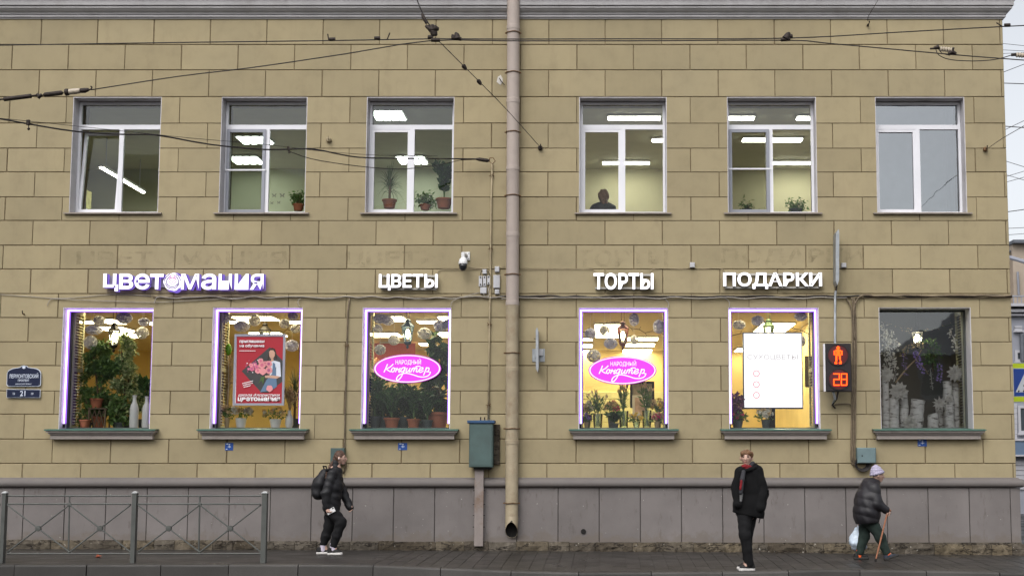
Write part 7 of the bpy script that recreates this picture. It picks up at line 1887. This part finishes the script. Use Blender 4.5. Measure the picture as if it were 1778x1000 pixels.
def shoe(T, heel, d, L, up=0.0, upper=None, sole=None, r=1.0):
    d = np.array([d[0], d[1], 0.0]); d /= np.linalg.norm(d); h0 = np.array(heel, float); tip = h0 + d*(L - 0.08) + np.array([0, 0, up])
    S = Sdf(); sq = (1, 1, 1)
    S.cap(h0 + d*0.035 + [0, 0, 0.055], tip + [0, 0, 0.042], 0.042, 0.036, 0.02); S.cap(h0 + d*0.03 + [0, 0, 0.05], h0 + d*0.05 + [0, 0, 0.125], 0.044, 0.05, 0.03); S.cap(h0 + d*0.10 + [0, 0, 0.06], tip*0.5 + (h0 + d*0.1)*0.5 + [0, 0, 0.062], 0.04, 0.036, 0.03)
    S.cut(h0 + [0, 0, 0.022], np.array([d[0]*up/max(L-0.08, .01), d[1]*up/max(L-0.08, .01), -1.0]))
    S.cut(h0 + [0, 0, 0.118 if not sole else 0.1], (0, 0, 1.0))
    grow('shoe', S, 0.008, upper or M_SHOE, T)
    S = Sdf(); S.cap(h0 + d*0.03 + [0, 0, 0.024], tip + [0, 0, 0.022], 0.050, 0.046, 0.01)
    S.cut(h0 + [0, 0, 0.046], np.array([-d[0]*up/max(L-0.08, .01), -d[1]*up/max(L-0.08, .01), 1.0])); S.cut(h0 + [0, 0, 0.0], np.array([d[0]*up/max(L-0.08, .01), d[1]*up/max(L-0.08, .01), -1.0]))
    grow('sole', S, 0.008, sole or M_SOLE, T)

# ---------------------------------------------------------------- woman walking with a backpack
Y0 = -1.4; s_ = (CAMD + Y0)/FPX/1.006
base = P(578, 964.5, Y0); zg = ground_z(base.x, Y0) + 0.004
def wq(u, v, y=0.0): return ((u - 578)*s_, y, (964.5 - v)*s_)
T = thing('person', 'woman in black jacket and trousers walking with a black backpack and a phone', 'person', (base.x, Y0, zg))
S = Sdf(); hc = wq(587.5, 798.5); head(S, hc, (1, 0, 0), 0.97)
S.cap(wq(583, 806), wq(579, 820), 0.05, 0.055, 0.02)
S.chain([wq(579, 822), wq(577, 845), wq(574, 872), wq(573, 886)], [0.11, 0.12, 0.115, 0.12], 0.05, (1, 0.72, 1))
for sy, pts in ((-1, [wq(577, 826, -.17), wq(568, 860, -.22), wq(569, 881, -.19)]), (1, [wq(578, 826, .17), wq(588, 858, .2), wq(599, 878, .17)])): S.chain(pts, [0.05, 0.042, 0.032], 0.03)
S.chain([wq(575, 885, -.08), wq(592, 910, -.085), wq(580, 948, -.09)], [0.085, 0.06, 0.042], 0.04); S.chain([wq(571, 885, .08), wq(568, 915, .085), wq(559, 946, .09)], [0.085, 0.06, 0.042], 0.04)
hand(S, wq(569.5, 882, -.19), (0.35, -0.1, -0.9), (0.9, 0.1, 0.4), 0.75); hand(S, wq(599, 879, .17), (0.5, 0, -0.85), (-0.3, -0.9, 0), 0.6)
S.chain([wq(580, 948, -.09), wq(586, 961, -.09)], [0.04, 0.03], 0.02); S.chain([wq(559, 946, .09), wq(566, 961, .09)], [0.04, 0.03], 0.02)
grow('body', S, 0.0085, M_SKIN, T); face_marks(T, hc, (1, 0, 0), 0.97)
S = Sdf(); S.ell(np.array(hc) + [-0.012, 0, 0.025], (0.094, 0.088, 0.104), 0.02); S.cut(np.array(hc) + [0.05, 0, 0.03], (1.0, 0, -0.75)); S.ell(np.array(hc) + [-0.09, 0, 0.0], (0.03, 0.035, 0.035), 0.03)
S.chain([np.array(hc) + [-0.09, -0.02, -0.02], wq(572, 812, -.06), wq(567, 824, -.10), wq(565, 833, -.11)], [0.026, 0.026, 0.02, 0.012], 0.02)
grow('hair', S, 0.008, M_HAIRB, T, lambda G: 0.004*np.sin(G[..., 2]*120 + G[..., 0]*60))
S = Sdf(); S.chain([wq(579, 824), wq(577.5, 845), wq(574.5, 866), wq(574, 882)], [0.125, 0.14, 0.138, 0.145], 0.06, (1, 0.74, 1)); S.chain([wq(579.5, 807.5), wq(579, 822)], [0.072, 0.09], 0.03)
S.chain([wq(577, 826, -.15), wq(567.5, 860, -.215), wq(569.5, 881, -.19)], [0.078, 0.075, 0.058], 0.03); S.chain([wq(578, 826, .15), wq(589, 857, .2), wq(602, 884, .17)], [0.078, 0.072, 0.062], 0.03)
S.cut(wq(575, 886), (0, 0, -1)) if False else None
grow('jacket', S, 0.009, M_BLK, T, folds(0.006, 22, 9, 26))
S = Sdf(); S.ell(wq(574, 884), (0.14, 0.17, 0.11), 0.05); S.chain([wq(576, 888, -.085), wq(592.5, 909, -.088), wq(586, 930, -.09), wq(580.5, 948, -.09)], [0.105, 0.088, 0.076, 0.058], 0.04); S.chain([wq(571, 888, .085), wq(569, 915, .088), wq(563, 934, .09), wq(559, 946, .09)], [0.105, 0.088, 0.076, 0.058], 0.04)
grow('trousers', S, 0.009, M_BLK2, T, folds(0.005, 20, 11, 30, 1.0))
for a, b, yy in ((wq(580, 946, -.09), wq(580, 957, -.09), 0), (wq(559, 944, .09), wq(559, 957, .09), 0)): Sx = Sdf(); Sx.cap(a, b, 0.052, 0.05); grow('sock', Sx, 0.009, M_SOCKW, T)
shoe(T, ((572 - 578)*s_, -.09, 0.0), (1, -0.05), 0.27); shoe(T, ((549 - 578)*s_, .09, 0.0), (1, 0.05), 0.27)
m = sm(); e = np.array(hc) + [-0.005, -0.088, -0.012]; m.ball(tuple(e), 0.012, 8, 6); m.build('earphone', M_WHITEPL, T, False)
B = thing('backpack', 'black backpack worn on the back of the walking woman', 'backpack', tuple(Vector((base.x, Y0, zg)) + Vector(wq(553, 866))))
off = Vector(B.location) - Vector((base.x, Y0, zg))
def lb(p): return tuple(np.array(p) - np.array(off))
S = Sdf(); S.chain([lb(wq(561, 826)), lb(wq(554, 842)), lb(wq(551, 860))], [0.085, 0.115, 0.105], 0.05, (1, 0.75, 1)); S.chain([lb(wq(547, 846)), lb(wq(546, 858))], [0.07, 0.065], 0.04, (1, 0.7, 1)); grow('bag', S, 0.009, M_BLK, B, folds(0.004, 25, 14, 22))
S = Sdf(); S.chain([lb(wq(566, 820, -.12)), lb(wq(575, 818, -.15)), lb(wq(583, 832, -.165)), lb(wq(573, 858, -.18)), lb(wq(560, 862, -.12))], [0.02]*5, 0.02); grow('strap', S, 0.009, M_BLK2, B)
S = Sdf(); S.chain([lb(wq(560, 819)), lb(wq(558, 813)), lb(wq(563, 813)), lb(wq(564, 818))], [0.010]*4, 0.01); grow('handle', S, 0.006, M_BLK2, B)
pp = Vector((base.x, Y0, zg)) + Vector(wq(577, 889, -.2))
B = thing('phone', 'white phone held in the hand of the walking woman', 'phone', tuple(pp))
m = MB(); m.box(-0.038, 0.038, -0.005, 0.005, -0.07, 0.07); rot = Matrix.Rotation(R(62), 3, 'Y'); m.v = [tuple(rot @ Vector(v)) for v in m.v]; m.build('case', M_WHITEPL, B, False)
m = MB(); m.box(-0.03, -0.012, -0.0075, -0.0052, 0.035, 0.062); m.v = [tuple(rot @ Vector(v)) for v in m.v]; m.build('lens_block', M_BLACK, B, False)

# ---------------------------------------------------------------- young man by the kerb
Y0 = -3.38; s2 = (CAMD + Y0)/FPX/1.008
base = P(1299, 992.5, Y0); zg = ground_z(base.x, Y0) + 0.008
def mq(u, v, y=0.0): return ((u - 1299)*s2, y, (992.5 - v)*s2)
T = thing('person', 'young man in a black coat and red scarf looking towards the street', 'person', (base.x, Y0, zg))
f = np.array([-0.22, -0.975, 0]); f /= np.linalg.norm(f); hc = mq(1298, 798.5)
S = Sdf(); head(S, hc, tuple(f), 1.0); S.cap(mq(1299, 807), mq(1301, 822), 0.052, 0.058, 0.02)
S.chain([mq(1302, 828), mq(1302, 850), mq(1300, 880), mq(1298, 897)], [0.10, 0.115, 0.105, 0.10], 0.05, (0.78, 1.15, 1))
S.chain([mq(1286, 824, -.03), mq(1278, 852, .0), mq(1284, 868, -.05)], [0.055, 0.045, 0.035], 0.03); S.chain([mq(1318, 824, .05), mq(1327, 852, .08), mq(1319, 868, -.02)], [0.055, 0.045, 0.035], 0.03)
hand(S, mq(1285, 868, -.05), (0.6, 0.1, -0.7), (1, 0, 0.2), 0.5); hand(S, mq(1318, 868, -.02), (-0.7, 0.1, -0.7), (-1, 0, 0.2), 0.5)
S.chain([mq(1294, 900, -.06), mq(1292, 932, -.09), mq(1300, 976, -.03), mq(1291, 988, -.06)], [0.09, 0.062, 0.042, 0.03], 0.04); S.chain([mq(1303, 898, .07), mq(1298, 932, .08), mq(1302, 974, .3), mq(1296, 986, .26)], [0.09, 0.062, 0.042, 0.03], 0.04)
grow('body', S, 0.0085, M_SKIN, T); face_marks(T, hc, tuple(f), 1.0)
S = Sdf(); S.ell(np.array(hc) + [0.008, 0.018, 0.038], (0.096, 0.098, 0.092), 0.02); S.cut(np.array(hc) + np.array([0, 0, 0.03]) + f*0.045, (f[0], f[1], -0.8)); S.ell(np.array(hc) + f*0.055 + [0.045, 0, 0.075], (0.045, 0.04, 0.032), 0.03); S.ell(np.array(hc) + f*0.05 + [-0.045, 0, 0.068], (0.04, 0.04, 0.038), 0.03); S.ell(np.array(hc) + [-0.07, -0.035, 0.045], (0.024, 0.035, 0.045), 0.02); S.ell(np.array(hc) + [0.083, -0.02, 0.045], (0.02, 0.035, 0.045), 0.02)
grow('hair', S, 0.008, M_HAIRL, T, lambda G: 0.004*np.sin(G[..., 0]*110 + G[..., 2]*40))
S = Sdf(); S.chain([mq(1302, 826), mq(1302, 850), mq(1301, 880), mq(1300, 893)], [0.14, 0.162, 0.195, 0.215], 0.06, (0.88, 1.15, 1)); S.chain([mq(1288, 823, -.04), mq(1279, 852, -.05), mq(1281, 878, -.15)], [0.088, 0.078, 0.066], 0.012); S.chain([mq(1317, 821, .02), mq(1325, 852, .0), mq(1319, 884, -.13)], [0.092, 0.084, 0.07], 0.012)
S.cut(mq(1300, 898, 0), (-0.2, 0, -1.0)); grow('coat', S, 0.010, M_WOOL, T, folds(0.007, 16, 8, 15))
S = Sdf(); S.chain([mq(1305, 816, .04), mq(1316, 816, .07), mq(1314, 812, .09)], [0.05, 0.05, 0.04], 0.03); S.chain([mq(1290, 822, -.15), mq(1304, 818, -.12), mq(1315, 814, -.03)], [0.025, 0.03, 0.035], 0.02); grow('collar', S, 0.009, M_WOOL, T)
S = Sdf(); N = 12
for k in range(N):
    t0, t1 = 2*math.pi*k/N, 2*math.pi*(k+1)/N; c0 = np.array(mq(1299.5, 815)); S.cap(c0 + [0.075*math.cos(t0), 0.085*math.sin(t0) - 0.005, 0.012*math.sin(2*t0)], c0 + [0.075*math.cos(t1), 0.085*math.sin(t1) - 0.005, 0.012*math.sin(2*t1)], 0.034, 0.034, 0.02)
grow('scarf', S, 0.008, M_SCARFR, T, folds(0.006, 50, 20, 70))
S = Sdf(); S.chain([mq(1304, 812, -.06), mq(1309, 808, .0)], [0.03, 0.035], 0.02); S.chain([mq(1291, 823, -.17), mq(1288, 836, -.215), mq(1285.5, 858, -.225)], [0.032, 0.034, 0.03], 0.02, (1, 1, 1)); grow('scarf_dark_fold', S, 0.009, M_SCARFG, T)
S = Sdf(); S.chain([mq(1286.5, 838, -.236), mq(1284.3, 852, -.246)], [0.022, 0.018], 0.02); grow('scarf_red_fold', S, 0.008, M_SCARFR, T)
S = Sdf(); S.chain([mq(1286.5, 860, -.205), mq(1285.5, 872, -.2)], [0.026, 0.02], 0.02); grow('shirt_front', S, 0.008, cloth('grey_shirt', (0.16, 0.16, 0.16)), T)
S = Sdf(); S.ell(mq(1297, 893), (0.165, 0.15, 0.10), 0.05); S.chain([mq(1293.5, 900, -.06), mq(1292.5, 930, -.10), mq(1297, 955, -.06), mq(1300.5, 980, -.03)], [0.112, 0.086, 0.074, 0.07], 0.03); S.chain([mq(1304.5, 898, .07), mq(1299, 932, .08), mq(1301, 974, .30)], [0.108, 0.082, 0.066], 0.03)
grow('trousers', S, 0.009, M_BLK2, T, folds(0.003, 22, 11, 26, 2.0))
shoe(T, ((1309 - 1299)*s2, -.0, 0.0), (-0.93, -0.30), 0.28); shoe(T, ((1310 - 1299)*s2, .32, 0.0), (-0.95, -0.2), 0.28)
B = thing('backpack', 'black backpack on the back of the young man in the coat', 'backpack', tuple(Vector((base.x, Y0, zg)) + Vector(mq(1326, 890, .22))))
off = Vector(B.location) - Vector((base.x, Y0, zg))
S = Sdf(); S.chain([lb(mq(1322, 836, .22)), lb(mq(1326, 860, .24)), lb(mq(1324, 884, .22))], [0.08, 0.11, 0.09], 0.05); grow('bag', S, 0.010, M_BLK2, B, folds(0.004, 25, 14, 22))
S = Sdf(); S.chain([lb(mq(1333, 858, .18)), lb(mq(1337.5, 855, .16)), lb(mq(1338, 862, .16))], [0.014, 0.012, 0.008], 0.01); S.chain([lb(mq(1325, 890, .16)), lb(mq(1322, 904, .14)), lb(mq(1320.5, 911, .14))], [0.008]*3, 0.01); grow('strap', S, 0.006, M_BLK2, B)

# ---------------------------------------------------------------- old person with a cane
Y0 = -1.65; s3 = (CAMD + Y0)/FPX/1.006
base = P(1512, 973.5, Y0); zg = ground_z(base.x, Y0) + 0.006
def oq(u, v, y=0.0): return ((u - 1512)*s3, y, (973.5 - v)*s3)
T = thing('person', 'stooped elderly person in lilac knit hat and black puffer jacket', 'person', (base.x, Y0, zg))
S = Sdf(); hc = oq(1526.5, 829); head(S, hc, (1, 0, 0), 0.95, 1.08); S.cap(oq(1523, 836), oq(1516, 848), 0.05, 0.06, 0.03)
S.chain([oq(1513, 850), oq(1507, 875), oq(1507, 905)], [0.11, 0.12, 0.12], 0.05, (1, 0.75, 1))
S.chain([oq(1517, 850, -.17), oq(1519, 876, -.2), oq(1535, 888, -.17)], [0.05, 0.042, 0.032], 0.03); S.chain([oq(1510, 850, .17), oq(1502, 880, .22), oq(1498, 906, .2)], [0.05, 0.042, 0.032], 0.03)
hand(S, oq(1534.5, 888, -.17), (0.8, 0.05, -0.5), (0.1, 0.2, -0.9), 0.9, 0.95); hand(S, oq(1498, 906, .2), (0, 0, -1), (0.9, 0, 0), 0.9, 0.95)
S.chain([oq(1504, 906, .08), oq(1502.5, 934, .085), oq(1494.5, 962, .09), oq(1502, 970, .09)], [0.085, 0.058, 0.04, 0.03], 0.04); S.chain([oq(1512, 906, -.08), oq(1528, 934, -.085), oq(1538, 962, -.09), oq(1547, 967, -.09)], [0.085, 0.058, 0.04, 0.03], 0.04)
grow('body', S, 0.0085, M_SKIN, T); face_marks(T, hc, (1, 0, 0), 0.95)
S = Sdf(); S.ell(np.array(hc) + [-0.012, 0, 0.042], (0.108, 0.1, 0.112), 0.02); S.ell(np.array(hc) + [-0.03, 0, 0.10], (0.055, 0.055, 0.07), 0.05); S.cut(np.array(hc) + [0, 0, 0.012], (0.28, 0, -1)); 
S.chain([np.array(hc) + [0.1, 0, 0.03 + 0.0]], [0.01]) if False else None
grow('knit_hat', S, 0.008, M_BEANIE, T, lambda G: 0.0035*np.sin(G[..., 2]*150))
S = Sdf(); N = 14
for k in range(N):
    t0, t1 = 2*math.pi*k/N, 2*math.pi*(k+1)/N; c0 = np.array(hc) + [-0.008, 0, 0.035]
    S.cap(c0 + [0.098*math.cos(t0), 0.092*math.sin(t0), 0.028*math.cos(t0)*0.9], c0 + [0.098*math.cos(t1), 0.092*math.sin(t1), 0.028*math.cos(t1)*0.9], 0.024, 0.024, 0.01)
grow('hat_brim', S, 0.007, M_BEANIE, T, lambda G: 0.002*np.sin(G[..., 0]*160))
S = Sdf(); S.chain([oq(1513, 850), oq(1508, 870), oq(1506.5, 890), oq(1507, 903)], [0.155, 0.19, 0.205, 0.2], 0.06, (1, 0.78, 1)); S.chain([oq(1521, 842), oq(1514, 846), oq(1507, 843)], [0.085, 0.1, 0.065], 0.04, (1, 0.8, 1)); S.chain([oq(1517, 851, -.15), oq(1519.5, 876, -.2), oq(1535, 887, -.175)], [0.1, 0.092, 0.066], 0.03); S.chain([oq(1511, 851, .15), oq(1503, 880, .21), oq(1498, 905, .2)], [0.09, 0.085, 0.062], 0.04)
S.cut(oq(1507, 910), (0.12, 0, -1)); grow('jacket', S, 0.009, M_PUFF, T, lambda G: -0.008*np.abs(np.sin((G[..., 2] + G[..., 0]*0.25)*23)) + 0.004*np.sin(G[..., 0]*35 + G[..., 2]*20)*np.sin(G[..., 1]*30))
S = Sdf(); S.ell(oq(1507, 906), (0.145, 0.165, 0.11), 0.05); S.chain([oq(1505, 908, .08), oq(1503, 934, .085), oq(1495, 961, .09)], [0.105, 0.085, 0.066], 0.04); S.chain([oq(1512, 908, -.08), oq(1527.5, 934, -.085), oq(1537.5, 960, -.09)], [0.105, 0.085, 0.066], 0.04)
grow('trousers', S, 0.009, M_GREENTR, T, folds(0.004, 20, 9, 22, 0.6))
for a, b in ((oq(1494.5, 959, .09), oq(1494, 968, .09)), (oq(1537.5, 958, -.09), oq(1540, 966, -.09))): Sx = Sdf(); Sx.cap(a, b, 0.057, 0.05); grow('sock', Sx, 0.008, M_SOCKO, T)
M_SOLED = paint('dark_sole', (0.03, 0.028, 0.026), 0.8)
shoe(T, ((1486 - 1512)*s3, .09, 0.0), (1, 0.02), 0.27, 0.0, None, M_SOLED); shoe(T, ((1534 - 1512)*s3, -.09, 0.0), (1, -0.05), 0.27, 0.055, cloth('navy_shoe', (0.03, 0.035, 0.05), 0.6), M_SOLED)
ca = Vector((base.x, Y0, zg)) + Vector(oq(1539.5, 888, -.185)); cb = P(1520, 976.5, -1.98); cb.z = ground_z(cb.x, cb.y) + 0.012
B = thing('walking_cane', 'brown wooden walking cane held by the elderly person', 'cane', tuple(cb))
M_CANE = paint('cane_wood', (0.30, 0.12, 0.06), 0.5, var=0.2, scale=12)
m = sm(); d = (ca - cb).normalized(); m.tube([cb + d*0.03, cb.lerp(ca, 0.5), ca], [0.013, 0.013, 0.014], 10); auto_smooth(m.build('shaft', M_CANE, B))
m = sm(); m.tube([ca - Vector((0.06, 0, -0.012)), ca + Vector((-0.02, 0, 0.016)), ca + Vector((0.02, 0, 0.008)), ca + Vector((0.05, 0, -0.014))], [0.012, 0.015, 0.015, 0.012], 10); m.build('handle', M_CANE, B)
m = MB(); m.tube([cb - Vector((0, 0, 0.0)), cb + d*0.04], 0.018, 10); m.build('rubber_tip', M_BLACK, B)
bc = Vector((base.x, Y0, zg)) + Vector(oq(1495.5, 955, .24))
B = thing('plastic_bag', 'white and pale blue plastic carrier bag hanging beside the dark green trousers', 'bag', tuple(bc))
def bz(u, v, y=.22): return tuple(Vector(oq(u, v, y)) - (bc - Vector((base.x, Y0, zg))))
S = Sdf(); S.chain([bz(1497, 917), bz(1496, 930), bz(1495, 943), bz(1497, 950)], [0.03, 0.09, 0.135, 0.11], 0.06, (1, 1.2, 1)); grow('bag_body', S, 0.009, paint('bag_plastic', (0.55, 0.64, 0.74), 0.35, var=0.25, scale=14, spec=0.5), B, folds(0.012, 34, 20, 30))
S = Sdf(); S.chain([bz(1498, 918), bz(1498, 906)], [0.012, 0.010], 0.01); grow('handle', S, 0.006, MATS['bag_plastic'], B)

# ---------------------------------------------------------------- person seated upstairs, seen from behind through the pane
c = P(1047, 368, 1.3); zb_ = c.z - 0.45
T = thing('person', 'person with dark blond hair and black top sitting with back to the upstairs window', 'person', (c.x, 1.3, zb_))
def uq(u, v, y=0.0): q = P(u, v, 1.3 + y); return (q.x - c.x, y, q.z - zb_)
S = Sdf(); S.cap(uq(1048, 350), uq(1047, 358), 0.055, 0.06, 0.02); S.ell(uq(1048, 340), (0.08, 0.09, 0.11), 0.02); S.chain([uq(1047, 362), uq(1047, 395)], [0.13, 0.14], 0.05, (0.8, 1, 1))
S.chain([uq(1031, 364), uq(1029, 395)], [0.06, 0.05], 0.05); S.chain([uq(1064, 364), uq(1066, 395)], [0.06, 0.05], 0.05); grow('body', S, 0.011, M_SKIN, T)
S = Sdf(); S.ell(uq(1048, 340), (0.105, 0.105, 0.13), 0.02); S.cap(uq(1048, 343, -.05), uq(1049, 354, -.05), 0.08, 0.07, 0.05); grow('hair', S, 0.010, M_HAIRL, T, lambda G: 0.006*np.sin(G[..., 0]*70 + G[..., 2]*30))
S = Sdf(); S.chain([uq(1047, 364), uq(1047, 398)], [0.15, 0.17], 0.05, (0.75, 1, 1)); S.chain([uq(1032, 363), uq(1029, 398)], [0.085, 0.08], 0.06); S.chain([uq(1063, 363), uq(1067, 398)], [0.085, 0.08], 0.06); grow('top', S, 0.011, M_BLK, T, folds(0.006, 22, 9, 26))
m = MB(); m.box(-0.3, 0.3, -0.05, 0.4, zb_*0 - 0.35, 0.0); 
ch = thing('office_chair', 'dark office chair under the person seated upstairs', 'chair', (c.x, 1.35, ZUF))
m = MB(); m.box(-0.25, 0.25, -0.25, 0.25, 0.44, 0.5); m.build('seat', M_BLACK, ch, False)
m = MB(); m.tube([(0, 0, 0.05), (0, 0, 0.44)], 0.03, 8); m.build('column', M_GALV, ch, False)
for k in range(5): m = MB(); m.tube([(0, 0, 0.08), (0.28*math.cos(k*1.2566), 0.28*math.sin(k*1.2566), 0.03)], 0.02, 6); m.build('leg', M_BLACK, ch, False)
